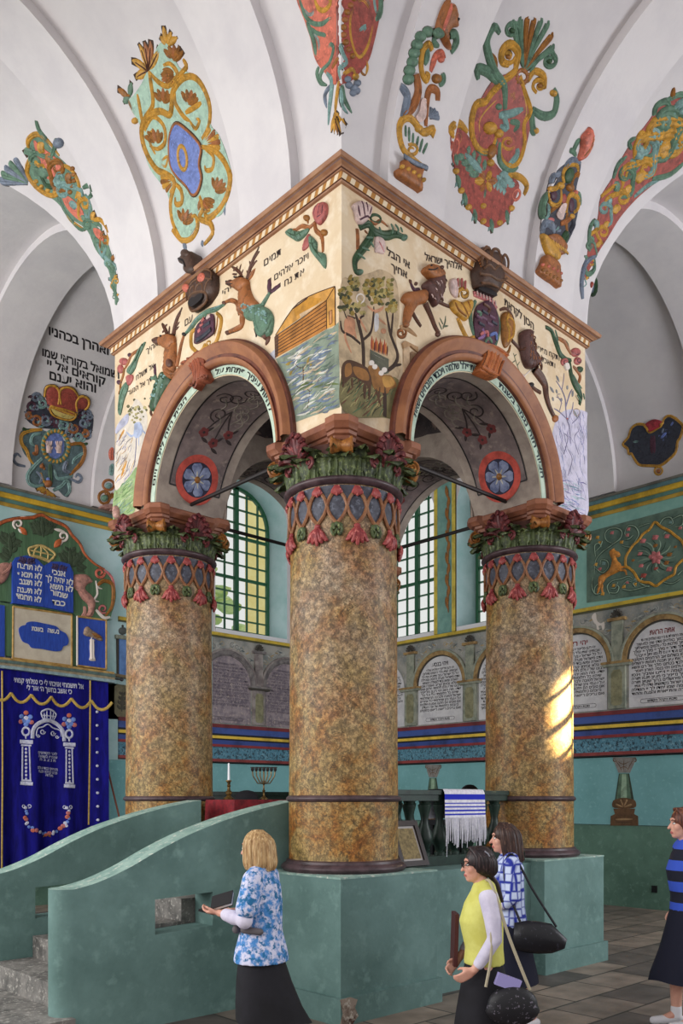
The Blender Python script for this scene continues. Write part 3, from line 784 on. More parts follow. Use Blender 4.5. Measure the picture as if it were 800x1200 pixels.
    def beads(s, pts, r, m, n=None, m2=None, h=.9, dark=None):
        if isinstance(pts, str): pts = P_(pts)
        c = cat(pts, 8); L = [0]
        for a, b in zip(c, c[1:]): L.append(L[-1]+math.hypot(a[0]-b[0], a[1]-b[1]))
        n = n or max(2, int(L[-1]/(r*1.9)))
        for i in range(n):
            q = L[-1]*i/(n-1); j = max(k for k in range(len(L)) if L[k] <= q+1e-9); j = min(j, len(c)-2); f = (q-L[j])/max(1e-9, L[j+1]-L[j])
            s.blob(c[j][0]+(c[j+1][0]-c[j][0])*f, c[j][1]+(c[j+1][1]-c[j][1])*f, r, m2 if m2 and i % 2 else m, h, None, 0, dark)
        return s
    def fill(s, poly, m, h=.01, bulge=0., R=None, curve=True, step=None, h0=None, dark=None):
        """slab (bulge 0) or pillow (bulge in metres, reached R pixels from the edge) over an outline"""
        if isinstance(poly, str): poly = P_(poly)
        h0 = (s.h0 if h0 is None else h0)*s.hs; h *= s.hs; bulge *= s.hs
        if dark: s.stroke(poly, dark*2, M_outl, .05, 4, (1, 1), None, 5, h0/s.hs+.0015, True)
        c = cat(poly, 4, True) if curve else [tuple(p) for p in poly]
        A = np.array(c); lo, hi = A.min(0), A.max(0); size = max(hi-lo)
        st = step or (size/16. if bulge else (size/14. if isinstance(s.surf, Vault) else 1e9))
        pts = [tuple(p) for p in c]
        B = np.roll(A, -1, 0)
        def dist(x, y):
            d = B-A; t = np.clip(((x-A[:, 0])*d[:, 0]+(y-A[:, 1])*d[:, 1])/np.maximum(1e-9, (d*d).sum(1)), 0, 1)
            return float(np.hypot(A[:, 0]+t*d[:, 0]-x, A[:, 1]+t*d[:, 1]-y).min())
        def inside(x, y):
            k = ((A[:, 1] > y) != (B[:, 1] > y)); xx = A[:, 0]+(y-A[:, 1])/np.where(np.abs(B[:, 1]-A[:, 1]) < 1e-9, 1e-9, B[:, 1]-A[:, 1])*(B[:, 0]-A[:, 0])
            return (np.count_nonzero(k & (x < xx)) % 2) == 1
        if st < 1e8:
            y = lo[1]+st*.5; r_ = 0
            while y < hi[1]:
                x = lo[0]+st*(.5 if r_ % 2 else 0.)
                while x < hi[0]:
                    if inside(x, y) and dist(x, y) > st*.35: pts.append((x, y))
                    x += st
                y += st*.87; r_ += 1
        k = len(c)
        res = delaunay_2d_cdt([Vector(p) for p in pts], [(i, (i+1) % k) for i in range(k)], [], 1, 1e-4)
        V, F = res[0], res[2]; out = []
        if bulge and R is None: R = max([dist(p[0], p[1]) for p in pts[k:]] or [1.])*.9
        cen = A.mean(0); md = sorted((s.pt(p[0], p[1])[0]-CAM).dot(FW) for p in V)[len(V)//2]
        def safe(x, y):
            for _ in range(8):
                q, nn = s.pt(x, y)
                if (q-CAM).dot(FW) < md+1.6: break
                x += (cen[0]-x)*.12; y += (cen[1]-y)*.12
            return q, nn
        if bulge: s.pil.append(lambda x, y, h_=h0+h, b_=bulge, R_=R: (h_+b_*math.sqrt(max(0, 1-(1-min(1., dist(x, y)/R_))**2))) if inside(x, y) else 0.)
        for p in V:
            q, nn = safe(p[0], p[1]); hh = h
            if bulge:
                u = min(1., dist(p[0], p[1])/R); hh = h+bulge*math.sqrt(max(0, 1-(1-u)**2))
            out.append(q+nn*(h0+hh))
        s.mb.use(m).add(out, [tuple(f) for f in F])
        if h+h0 > .0045:
            b0 = [safe(*p) for p in c]
            s.mb.add([q+nn*(-.004) for q, nn in b0]+[q+nn*(h0+h) for q, nn in b0], [(i, (i+1) % k, k+(i+1) % k, k+i) for i in range(k)])
        return s
    def flow(s, pts, mats, n, w, seed=1, dark=2., leafm=None):
        """interlaced scrolls along a band: pts = (x, y, band width)"""
        rnd = random.Random(seed); c = cat(pts, 10); N = len(c)
        for i in range(n):
            u = (i+.5)/n; j = min(N-2, int(u*(N-1))); x, y, bw = c[j]; x2, y2, _ = c[min(N-1, j+3)]; x0, y0, _ = c[max(0, j-3)]
            a = math.atan2(y2-y0, x2-x0); sg = 1 if i % 2 else -1; ox, oy = -math.sin(a)*sg, math.cos(a)*sg
            r = bw*.30; cx, cy = x+ox*bw*.20, y+oy*bw*.20; m = mats[i % len(mats)]; ww = w*bw/100.
            tail = [(x-math.cos(a)*bw*.75-ox*bw*.1, y-math.sin(a)*bw*.75-oy*bw*.1, .6), (x-math.cos(a)*bw*.42-ox*bw*.34, y-math.sin(a)*bw*.42-oy*bw*.34)]
            s.spiral(cx, cy, r, ww, m, 1.2, a-sg*PI*.5+(PI if False else 0), sg, .8, tail, dark)
            q = mats[(i+1) % len(mats)]
            s.leaf(x-ox*bw*.15, y-oy*bw*.15, x-ox*bw*.46+math.cos(a)*bw*.35, y-oy*bw*.46+math.sin(a)*bw*.35, ww*1.7, q, .6, .2*sg, dark)
            s.leaf(x+ox*bw*.1+math.cos(a)*bw*.2, y+oy*bw*.1+math.sin(a)*bw*.2, x+ox*bw*.42+math.cos(a)*bw*.5, y+oy*bw*.42+math.sin(a)*bw*.5, ww*1.5, leafm or m, .6, -.2*sg, dark)
        return s
    def done(s, name, label, cat_, group=None, parent=None, kind=None):
        if parent is None:
            first = next(iter(s.parts.values())); c = sum((Vector(v) for v in first.v), Vector())/max(1, len(first.v)); parent = thing(name, label, cat_, c, group)
        for nm, mb in s.parts.items():
            if mb.f: mb.build(nm.split('#')[0], None, parent, smooth=50)
        return parent
_TX = {}
def text_mesh(sx, bold):
    key = (sx, bold)
    if key in _TX: return _TX[key]
    cu = bpy.data.curves.new('lettering', 'FONT'); cu.body = sx[::-1]; cu.size = 1; cu.offset = bold; cu.resolution_u = 2
    o = bpy.data.objects.new('lettering', cu); COL.objects.link(o)
    dg = bpy.context.evaluated_depsgraph_get(); me = bpy.data.meshes.new_from_object(o.evaluated_get(dg))
    V = [tuple(v.co) for v in me.vertices]; F = [tuple(p.vertices) for p in me.polygons]
    bpy.data.objects.remove(o); bpy.data.curves.remove(cu); bpy.data.meshes.remove(me)
    x0 = min(v[0] for v in V); x1 = max(v[0] for v in V)
    _TX[key] = ([((v[0]-x0)/(x1-x0), v[1]/.61) for v in V], F, (x1-x0)/.61); return _TX[key]
def letters(mb, sx, fn, m, bold=.022):
    """fn(u 0..1, v in letter heights) -> 3-D"""
    V, F, _ = text_mesh(sx, bold); mb.use(m).add([fn(u, v) for u, v in V], F)
def text_px(R, sx, L, Rr, H, m, bold=.022, h=.004):
    R.fresh()
    def fn(u, v):
        p, n = R.pt(L[0]+(Rr[0]-L[0])*u, L[1]+(Rr[1]-L[1])*u-H*v); return p+n*(R.h0+h)
    letters(R.mb, sx, fn, m, bold)
def rm(name, c, k=.74, hl=1.18, rough=.5, sc_=14): return mat(name, c, rough, tuple(int(q*k) for q in c), sc_, .45, .66, 4, tuple(min(255, int(q*hl)) for q in c), sc_*2.2, .55, .7, bump=.15, bscale=60)
G = rm('sage green stucco', (92, 122, 102)); G2 = rm('blue green stucco', (118, 150, 146)); Yl = rm('ochre yellow stucco', (186, 138, 54)); YD = rm('dark ochre stucco', (142, 92, 38))
RD = rm('brick red stucco', (150, 70, 60)); RP = rm('coral red stucco', (194, 104, 84)); BL = rm('periwinkle stucco', (104, 122, 182), .75); AQ = rm('aqua stucco', (156, 184, 166), .85, 1.1)
GY = rm('slate grey stucco', (112, 122, 138)); PK = rm('rose stucco', (186, 108, 108)); OR = rm('tawny stucco', (152, 94, 52)); BR = rm('dark brown stucco', (92, 58, 44)); PL = rm('plum stucco', (78, 44, 60))
GD = rm('deep green stucco', (50, 78, 52)); WP = rm('pale pink stucco', (206, 180, 174), .8, 1.1); BK = mat('near black stucco', (30, 24, 26), .55); DB = rm('slate dark stucco', (52, 54, 66))
M_outl = mat('dark outline paint', (64, 48, 38), .8)  # painted outlines that also put crevice shade into the colour round the reliefs
M_ink = mat('black lettering', (30, 26, 30), .7)
M_inkr = mat('red lettering', (128, 40, 40), .7)
# ---- vault, left: yellow scrolls round a blue medallion
r = Rel(SV, 120, 20, 4.283)
r.part('ground').fill("225,270 290,130 340,150 385,250 455,295 535,420 545,540 590,600 645,760 640,860 600,990 520,1010 480,1040 420,1120 365,1070 345,960 320,870 240,760 205,640 190,540 130,430 160,390 200,330", AQ, .008)
r.part('scrolls')
for t, w in (("395,1115 355,1030 345,930 365,830 325,790 270,760 215,660 200,560 230,500 290,472 340,490 352,430 358,370 400,312 455,300 505,350 540,450 535,545 502,612", 26),
             ("215,570 255,500 310,545 318,625 280,662 240,645", 20), ("205,540 190,450 178,385", 20), ("215,500 256,440 246,330 235,272", 22), ("235,272 280,322 330,345 380,292 345,235 308,242", 22),
             ("385,292 422,250 405,212", 20), ("365,370 368,430 410,498 440,520", 22), ("500,652 560,668 612,722 642,800 630,890 590,965 535,1008 518,982 545,968", 26), ("520,665 560,700 555,760 525,770 515,745", 20),
             ("490,900 508,960 490,1010 540,1035 555,1085 512,1140", 24), ("352,1070 400,1120 452,1108 480,1050 470,1000 442,1008", 22), ("362,832 398,870 402,930 372,940 368,905", 22), ("520,1000 545,1000 600,960 610,930", 18),
             ("300,720 330,700 320,750 295,735", 14), ("440,520 470,560 490,520 470,510", 18), ("270,690 250,650 235,600 260,560", 16), ("420,480 470,450 500,430", 22)): r.stroke(t, w*1.3, Yl, .8, 4, (.7, .6), 3)
r.part('blossoms')
for (x, y) in ((180, 130), (208, 118), (240, 112), (288, 150), (145, 215), (165, 310)): r.leaf(228, 272, x, y, 40, OR if x in (208, 240) else Yl, .5, .05, 3, BR)
for (x, y) in ((305, 42), (288, 95), (348, 72), (378, 100)): r.leaf(325, 140, x, y, 34, Yl, .6, 0, 3)
for (x, y, m) in ((75, 360, YD), (105, 430, G), (148, 325, G), (130, 385, YD)): r.leaf(135, 400, x, y, 36, m, .6, 0, 3)
r.leaf(160, 490, 120, 385, 22, YD, .6).blob(165, 520, 18, Yl)
r.fan(505, 640, -65, 30, 92, 6, 26, Yl, OR, dark=2).fan(370, 815, 110, 190, 78, 5, 24, Yl, YD, dark=2)
for cx, cy, a in ((262, 610, -1.9), (432, 410, -1.3), (410, 1010, -1.2), (575, 850, -1.), (300, 405, -1.6), (345, 300, 2.6), (520, 930, 1.), (350, 190, -1.5)):
    for d in (-1.1, -.55, 0, .55, 1.1): r.leaf(cx-26*math.cos(a), cy-26*math.sin(a), cx+60*math.cos(a+d), cy+60*math.sin(a+d), 34, YD if d else OR, .7, .1, 2)
r.leaf(405, 1130, 425, 1175, 30, GY, .6).leaf(500, 1120, 505, 1155, 26, GY, .6).leaf(612, 940, 615, 1000, 18, GY, .6)
r.part('medallion').fill("375,535 430,570 480,622 500,665 490,740 502,810 482,880 455,892 428,850 380,800 350,752 340,680 345,590", BL, .02, .015)
r.stroke("375,535 430,570 480,622 500,665 490,740 502,810 482,880 455,892 428,850 380,800 350,752 340,680 345,590", 15, OR, .8, 4, (1, 1), 2, closed=True, h0=.015)
r.h0 = .03; r.ring(415, 708, 22, 60, 22, Yl, -.12); r.h0 = 0
r.done('stucco_cartouche', 'yellow scrolling stucco cartouche round a blue medallion on the white vault', 'stucco ornament')
# ---- vault, centre: ornament on the groin above the front corner
r = Rel(SV, 330, 0, 6.)
r.part('ground').fill("110,-70 388,-70 388,60 388,180 388,300 388,420 386,590 340,565 305,510 262,460 230,390 205,270 165,150", RP, .008)
r.fill("394,-70 700,-70 692,80 645,300 600,440 500,560 430,590 396,600 394,420 394,300 394,180 394,60", RD, .008)
r.part('leaves')
for t, w, m in (("110,-60 150,60 175,120 225,165 290,168 345,130 380,150", 38, G), ("190,185 250,232 305,248 315,275", 34, G), ("180,150 230,290 245,410", 46, G), ("205,200 262,290 262,390", 30, G2), ("330,345 348,312 368,345 340,440 285,500 275,560 310,605", 36, G),
               ("130,30 190,100 225,90 215,40", 30, G2), ("262,470 250,520 275,580 320,600", 36, G), ("315,512 352,560 350,650 338,760 328,880", 42, G2), ("345,600 305,670 318,760", 36, GY), ("410,310 425,370 452,440 405,485 412,560", 36, G2), ("535,220 585,185 560,235", 34, G2),
               ("690,-60 690,80 650,150", 52, G), ("640,-60 650,40 670,120", 32, G2), ("425,600 440,700 492,795", 40, G), ("418,620 425,740 465,800", 30, G2), ("560,-60 600,10 640,60", 26, G)): r.stroke(t, w, m, .7, 4, (.6, .35), 3)
for x, y in ((470, 600), (505, 620), (530, 585), (500, 655), (460, 560), (525, 640)): r.blob(x, y, 26, GY, .9, None, 0, 3)
r.part('scrolls')
for t, w, m in (("520,20 480,120 480,250 512,370 552,400 602,320 636,180 640,110", 30, Yl), ("400,405 352,492", 36, YD), ("404,570 388,680 376,800", 34, Yl), ("640,110 622,280 560,420 470,440", 22, YD), ("585,410 602,470 590,525", 24, Yl), ("555,440 560,510 590,530", 22, YD), ("432,525 492,488 520,545", 34, Yl),
               ("230,-20 262,60 312,70 348,10 300,-30", 38, Yl), ("520,20 560,0 600,40 620,90", 26, Yl)): r.stroke(t, w, m, .75, 4, (.6, .5), 3)
r.blob(515, 540, 26, Yl, .9, None, 0, 3)
r.beads("505,-10 460,80 440,150 430,225 445,290 470,355 495,395", 24, YD, None, OR, .8, 2)
for x, y in ((345, 935), (370, 945), (395, 950), (420, 945), (452, 890)): r.leaf(378, 790, x, y, 40, Yl if x != 395 else YD, .6, 0, 3)
r.done('stucco_pendant', 'red and green stucco pendant tapering down the groin above the front corner of the cornice', 'stucco ornament')
# ---- vault, right of the centre: squirrel over a pedestal
r = Rel(SV, 430, 0, 5.)
r.part('squirrel').fill("395,185 408,110 440,30 462,0 480,-5 486,30 500,20 520,50 526,150 490,165 472,205 484,290 452,275 425,225", OR, .02, .05)
r.stroke("420,180 450,90 475,20", 26, RP, .8, 4, (.6, .4), None, 7, .05); r.blob(508, 110, 10, BK, .8)
r.part('leaves').beads("405,195 360,185 315,210 290,265 272,320 262,370 245,420 240,465", 34, G, 8, None, .7, 4)
for t, w, m in (("470,210 510,200 520,250 490,310", 40, G), ("345,290 350,330 335,380", 36, G), ("440,430 445,470 420,500", 34, G), ("195,505 232,560 222,640 200,690", 46, GY), ("235,530 245,600 215,660", 24, GY), ("400,210 390,250 420,270", 30, G)): r.stroke(t, w*1.25, m, .7, 4, (.7, .5), 3)
r.fan(360, 690, -75, 0, 62, 4, 26, GY, None, dark=2)
r.part('scrolls')
for t, w, m in (("378,295 362,258 328,290 314,360 320,430 345,470 358,440 340,430", 30, Yl), ("448,345 432,312 400,330 382,380 370,420", 32, RP), ("285,435 296,540 262,630 205,680", 44, OR), ("300,450 312,540 285,620", 18, YD), ("412,590 408,535 372,520 352,560 345,640 342,740", 34, OR), ("375,800 385,755 325,775 250,692 200,712 186,782 212,880 290,950 315,965", 34, Yl)): r.stroke(t, w*1.3, m, .8, 4, (.8, .6), 3)
r.spiral(262, 880, 38, 24, Yl, 1.3, -2.2, 1, .8, None, 3).blob(405, 462, 30, YD, .8, None, 0, 3).blob(300, 755, 24, Yl).blob(330, 780, 20, Yl).blob(432, 350, 20, RP)
r.part('plaster_loss').fill("312,585 340,590 335,690 300,720 280,690 300,650", WP, .02)
r.part('reeds')
for x, y, x1, y1 in ((225, 800, 225, 735), (245, 830, 245, 745), (265, 850, 270, 780), (285, 870, 300, 800), (305, 890, 325, 815), (325, 900, 352, 840)): r.stroke([(x, y), ((x+x1)/2, (y+y1)/2), (x1, y1)], 20, G, .8, 3, (.8, .6), 2)
r.part('pedestal').fill("195,945 240,980 290,1000 322,985 300,1040 300,1130 270,1115 200,1070 160,1040 156,1005 185,985", OR, .05, .03)
r.stroke("185,930 250,970 322,1000", 26, GY, .7, 4, (1, 1), 2, 7, .06); r.h0 = .07; r.beads("170,1000 230,1030 295,1075", 14, Yl); r.h0 = 0
r.done('stucco_squirrel_vase', 'stucco pedestal with scrolls topped by a red squirrel, right of the corner pendant', 'stucco ornament', 'vase ornaments on the arches')
# ---- vault, right centre: red shield with a green shell
r = Rel(SV, 500, 0, 4.139)
r.part('ground').fill("310,400 380,360 450,370 500,540 480,700 430,820 370,800 330,745 250,740 212,680 215,540 255,490", RD, .01)
r.fill("120,625 190,650 240,740 300,760 360,830 400,850 445,900 410,1000 390,1060 340,1105 270,1090 200,1010 150,870 120,760", RD, .01)
r.part('frame')
for t, w in (("430,290 425,345 372,390 312,450 282,492 235,512 214,600 226,690 272,738 312,720 332,665", 32), ("450,370 470,440 500,540 468,600 470,700 438,790 382,800 352,740 372,670", 26), ("490,390 520,345 566,368 572,430", 26), ("430,330 440,250 400,215 362,250 365,300 395,315", 34), ("130,662 115,625 155,600 195,640", 32), ("390,845 450,860 482,900 470,945", 28), ("340,480 280,540 250,600 262,690", 14), ("460,430 480,540 452,690", 14)): r.stroke(t, w*1.15, Yl, .8, 4, (.8, .6), 3)
r.spiral(392, 275, 36, 24, Yl, 1.2, 0, 1, .8, None, 3, YD).spiral(392, 692, 36, 22, Yl, 1.2, .5, 1, .8, None, 3, YD).spiral(545, 415, 36, 24, Yl, 1.2, 2., 1, .8, None, 3, YD)
r.ring(460, 370, 26, 30, 20, OR).beads("460,340 490,365 480,400 440,400 432,365", 10, YD, 10)
r.ring(135, 715, 16, 40, 18, RP, .2).ring(432, 945, 18, 26, 16, RP, .4).ring(150, 670, 14, 24, 16, Yl)
r.part('shell')
for i, (x, y) in enumerate(((420, 120), (452, 108), (484, 104), (516, 108), (548, 112), (580, 125), (598, 180), (604, 235))): r.stroke([(472, 345, .4), ((472+x)/2-4, (345+y)/2, .8), (x, y, 1.1), (x+2, y-14, .8)], 32, (G, G, YD, YD, G, G, YD, G)[i], .7, 4, (.8, .7), 3)
r.part('leaves')
r.spiral(412, 148, 42, 28, G, 1.2, .6, -1, .8, None, 3, GD).spiral(592, 296, 36, 26, G, 1.2, -1, 1, .8, "500,350 540,290 600,250", 3, GD)
for t, w, m in (("375,530 372,420 332,360 300,275 288,195 325,130 352,160", 38, G), ("345,405 295,350 245,335 248,385", 38, G), ("510,530 560,562 612,550 628,480 615,430", 32, G), ("505,550 510,620 525,650", 34, G), ("345,560 400,552 465,528", 32, G2), ("365,555 385,620 350,610", 30, G2), ("400,590 440,600 415,640", 26, G), ("435,720 430,760 385,808", 30, G2), ("340,680 300,740 250,735 225,680", 22, G), ("350,690 350,780 400,830 440,810", 26, G), ("300,260 330,290 335,350", 20, YD), ("530,545 570,575 580,570", 16, YD)): r.stroke(t, w*1.2, m, .75, 4, (.7, .5), 3)
r.blob(302, 622, 34, Yl, .9, None, 0, 3).blob(345, 648, 24, Yl, .9, None, 0, 3).blob(345, 518, 18, G, .9, None, 0, 3).blob(612, 452, 18, Yl).blob(524, 634, 18, Yl)
for x, y, x1, y1 in ((405, 500, 410, 420), (405, 500, 432, 412), (400, 500, 440, 450)): r.leaf(x, y, x1, y1, 22, Yl, .6, 0, 2)
r.frond(275, 850, 170, 735, 90, G, 4, G2, 2).frond(330, 850, 392, 915, 84, G2, 4, None, 2).frond(285, 900, 270, 985, 44, G, 3, None, 2)
for a in range(0, 360, 60): r.leaf(282, 880, 282+62*math.cos(math.radians(a)), 880+62*math.sin(math.radians(a)), 40, Yl if a % 120 else OR, .7, 0, 2)
r.blob(310, 735, 24, YD, .9, 40, .3, 3).blob(305, 790, 20, Yl).blob(270, 1000, 16, Yl)
pts = P_("138,775 140,830 150,880 165,925 182,965 200,1005 230,1045 270,1075 310,1092 350,1082 385,1050 408,1010")
for i, (x, y) in enumerate(pts):
    if i % 2: r.blob(x, y, 16, Yl, .9, None, 0, 2)
    else: r.leaf(x-6, y-38, x+8, y+40, 38, G, .7, 0, 2).leaf(x+6, y-14, x-16, y+30, 20, G2, .7, 0, 2)
r.done('stucco_shield', 'large red stucco shield with a green shell crest on the white vault', 'stucco ornament')
# ---- vault, right: vase on the second arch
r = Rel(SV, 620, 140, 5.854)
r.part('ground').fill("300,260 350,290 340,380 320,480 345,540 330,640 300,760 250,860 200,930 120,900 75,800 85,640 110,540 130,440 190,350 250,300", DB, .006)
r.part('squirrel').fill("325,275 345,200 350,120 385,75 410,50 435,90 432,160 400,240 350,280", RP, .02, .04); r.stroke("350,250 400,180 415,110", 16, OR, .8, 4, (.6, .4), None, 7, .04)
r.part('leaves')
for t, w, m in (("295,230 320,170 345,135", 34, G), ("275,210 300,220 320,250", 30, G), ("150,440 165,390 215,370", 40, GY), ("240,330 290,280 350,300", 36, GY), ("95,680 88,610 105,545 130,500", 50, G), ("105,690 130,640 128,580", 30, G2), ("85,790 100,720 150,720 170,780", 44, GY), ("345,590 340,530 330,500", 34, G), ("275,770 300,720 290,680", 40, DB), ("215,860 240,810 262,780", 60, GD)): r.stroke(t, w*1.2, m, .7, 4, (.7, .5), 3)
r.blob(270, 385, 34, GD, .6, 60, .3).fan(160, 780, -120, -20, 60, 5, 20, GY, G2, dark=2)
r.part('scrolls')
for t, w, m in (("235,440 228,370 265,315 320,310 335,355", 28, Yl), ("290,450 300,400 335,370 330,400", 26, YD), ("125,500 140,570 185,590 215,550 215,480", 26, Yl), ("200,460 160,480 130,470", 30, Yl), ("250,640 258,560 285,515 330,540 330,610 300,640", 30, Yl), ("260,640 250,700 258,790", 26, YD), ("130,640 180,600 215,580", 26, YD), ("210,715 250,700 290,670", 30, OR)): r.stroke(t, w*1.25, m, .8, 4, (.8, .6), 3)
r.blob(165, 520, 24, PL, .6, 40).blob(285, 590, 22, PL, .6, 52).blob(235, 545, 20, RD, .6, 40).blob(210, 455, 28, Yl, .9, None, 0, 2).blob(275, 468, 30, YD, .9, None, 0, 2).blob(290, 665, 20, Yl).blob(315, 500, 18, RP).blob(145, 690, 26, PK, .7, 20)
r.part('plaster_loss').fill("215,585 248,580 235,640 215,690 180,660", WP, .02)
r.part('basket').fill("70,800 95,790 150,850 200,930 180,970 130,950 95,900", Yl, .03, .03).fill("120,800 190,790 250,860 240,910 205,930 150,850", OR, .02, .02)
for i in range(6): x = 150+i*16; r.stroke([(x-8, 830+i*12), (x+20, 885+i*8)], 14, Yl, .8, 2, (1, 1), 2, 7, .03)
r.part('pedestal').fill("95,935 175,985 190,1050 190,1160 140,1130 80,1090 40,1050 60,1000", OR, .05, .03); r.h0 = .05; r.beads("60,1010 120,1040 180,1070", 12, RP).beads("60,1050 110,1085 180,1120", 12, YD); r.h0 = 0
r.done('stucco_vase', 'stucco vase with fruit on the farther arch, right of the large red shield', 'stucco ornament', 'vase ornaments on the arches')
# ---- vault, right groin and left groin
r = Rel(SV, 646, 60, 3.75)
r.part('ground').fill("140,1000 160,870 200,740 215,640 270,550 330,430 430,300 480,225 560,195 625,185 650,250 645,380 600,480 500,550 440,590 370,650 300,730 245,820 200,890 160,970", RD, .008)
r.part('scrolls').flow([(138, 1020, 40), (170, 900, 62), (220, 760, 92), (300, 620, 112), (390, 500, 150), (480, 390, 200), (560, 330, 230), (610, 300, 200)], (G2, Yl, G, Yl), 13, 24, 3, 2.)
for t, w, m in (("135,1090 130,1010 150,930 195,900", 28, GY), ("140,940 155,980 185,960 185,900", 24, G), ("165,880 165,790 185,740", 24, G), ("200,740 195,800 225,850", 20, Yl), ("215,640 280,590 290,640", 22, Yl), ("270,560 290,500 330,460", 24, G), ("300,620 330,530 350,480", 20, Yl), ("350,430 340,400 370,380", 22, G), ("370,400 390,360 410,370", 26, Yl), ("400,430 450,330", 34, Yl), ("430,420 470,330", 30, YD), ("450,280 460,240 500,220 520,240", 30, G), ("530,210 535,160", 26, YD), ("470,280 480,330 470,380", 22, G2), ("340,560 400,480 500,430 560,450", 24, G), ("440,560 520,540 600,470", 26, G), ("360,640 420,590 480,560", 22, G2), ("520,300 570,360 550,430 590,420", 28, G), ("560,230 600,280 600,340", 30, G2), ("500,220 560,190 600,200", 26, G)): r.stroke(t, w, m, .8, 4, (.7, .5), 2)
r.done('stucco_garland', 'long red and green stucco garland sweeping up the right hand groin of the vault', 'stucco ornament', 'groin garlands')
r = Rel(SV, 0, 120, 4.)
r.part('ground').fill("150,170 200,170 270,250 320,300 380,410 430,480 440,560 490,620 520,700 545,800 545,900 530,860 500,760 450,690 410,600 330,540 270,470 200,420 150,380 130,300", G, .006).fill("160,178 200,210 268,262 290,310 230,360 190,290", RP, .012).fill("292,430 340,450 392,510 388,560 320,500", RP, .012).fill("440,590 475,600 490,650 455,630", RP, .012)
r.part('scrolls').flow([(545, 930, 30), (535, 850, 50), (515, 740, 66), (460, 620, 80), (395, 510, 100), (320, 400, 120), (235, 310, 140), (170, 230, 110)], (G, Yl, G2, YD), 9, 24, 5, 2.)
for t, w, m in (("142,235 132,180 175,148 230,185 278,250", 24, Yl), ("150,250 128,320 165,390 235,435 290,425", 28, Yl), ("290,290 340,320 372,390 355,450", 22, Yl), ("430,560 470,550 505,600 505,670", 22, Yl), ("165,280 200,300 210,290", 30, Yl), ("275,420 300,500 370,590 410,590", 20, G), ("310,520 340,560 400,600", 18, Yl), ("260,380 280,330 300,350", 26, G2), ("190,330 220,390 270,390", 26, GD), ("240,260 255,220 265,180 290,190", 24, G), ("390,400 420,390 430,430 410,450", 22, G), ("545,950 545,900 520,850", 22, G), ("170,85 185,130 215,170 240,200", 26, G), ("395,520 420,540 420,470 400,430", 20, G2), ("500,760 530,790 520,720", 22, G), ("460,660 480,720 500,680", 22, G2)): r.stroke(t, w, m, .8, 4, (.7, .5), 2)
r.fan(140, 380, 185, 240, 140, 5, 34, GY, G, dark=3).blob(275, 190, 26, GY, .7, None, 0, 2).beads("170,370 210,405 260,420", 12, Yl).beads("330,420 350,360 340,310", 12, YD)
r.done('stucco_garland', 'short green, yellow and coral stucco garland on the left hand groin of the vault', 'stucco ornament', 'groin garlands')
# ---- small disc of a far ornament beside the right garland
r = Rel(SV, 640, 60, 3.75); r.part('disc').blob(204, 1030, 24, GD, .3, 52).blob(200, 1030, 15, GY, .7, 36).blob(198, 1028, 7, RD, 1.6, 16)
r.done('stucco_boss', 'round green stucco boss just behind the foot of the right hand garland', 'stucco ornament')
# ---- coat of arms and inscription on the far side of the left aisle
r = Rel(SV, 0, 340, 4.287); r.part('lettering')
for s_, L, R_, H in (("ואהרן בכהניו", (245, 222), (545, 325), 40), ("ושמואל בקוראי שמו", (212, 328), (600, 446), 36), ("קוראים אל יי", (236, 384), (530, 478), 36), ("והוא יענם", (248, 446), (482, 515), 40)):
    text_px(r, s_, L, R_, H, M_ink, .03, .004)
r.done('painted_inscription', 'four lines of black Hebrew lettering on the white vault above the crowned coat of arms', 'inscription')
r = Rel(SV, 10, 440, 6.154)
r.part('crown').fill("285,240 270,170 255,130 270,85 320,72 360,85 400,75 470,90 505,145 560,155 575,200 550,240 500,260 470,310 400,305 300,265", RD, .02, .04)
for t in ("255,150 270,80 330,72 360,120 350,200", "370,200 360,120 400,82 460,92 500,150", "490,260 480,190 520,145 570,165 572,215 545,245", "300,225 370,245 470,285 490,260"): r.stroke(t, 18, Yl, .8, 4, (.8, .8), 2, 7, .03)
r.stroke("300,215 340,225 420,245 480,275 455,315 390,312 320,285 295,250", 14, Yl, .8, 4, (1, 1), 2, 7, .04, True)
r.part('crown_lining').fill("305,225 390,245 460,280 445,305 390,302 325,275", rm('pale gold', (196, 176, 104)), .05)
r.part('ground').fill("190,140 260,200 300,260 460,300 530,250 600,280 610,350 580,460 500,440 400,420 330,390 200,370 120,300 150,200", DB, .005).fill("90,400 240,390 440,490 540,510 545,600 470,700 440,860 400,870 330,810 200,800 130,770 160,640 100,540", rm('muted teal', (84, 104, 108)), .005)
r.part('mantling')
for i, (x, y, l) in enumerate(((200, 160, 60), (170, 220, 60), (240, 200, 60), (200, 330, 70), (150, 290, 45), (270, 320, 70), (320, 330, 70), (400, 360, 70), (470, 380, 70), (540, 340, 60), (560, 280, 60), (520, 270, 60), (500, 440, 60), (550, 420, 50), (440, 420, 60))):
    r.spiral(x, y, l*.6, 24, (GY, PL, G2, OR, GY)[i % 5] if i not in (4, 13) else OR, 1.3, i*1.3, 1 if i % 2 else -1, .8, None, 2).spiral(x+l*.5, y+14, l*.4, 18, (G2, GY, PL)[i % 3], 1.2, i*2.3, 1 if i % 2 else -1, .8, None, 2).leaf(x, y, x-l*math.cos(i*1.7), y+l*math.sin(i*1.3)*.7, 26, (PL, GY, G2)[i % 3], .6, .1, 2).leaf(x, y, x+l*math.cos(i*2.1), y+l*math.sin(i*2.1)*.7, 26, (GY, G2, PL)[i % 3], .6, .1, 2)
r.part('wreath').ring(340, 510, 92, 112, 34, G, -.1, .5); r.h0 = .012
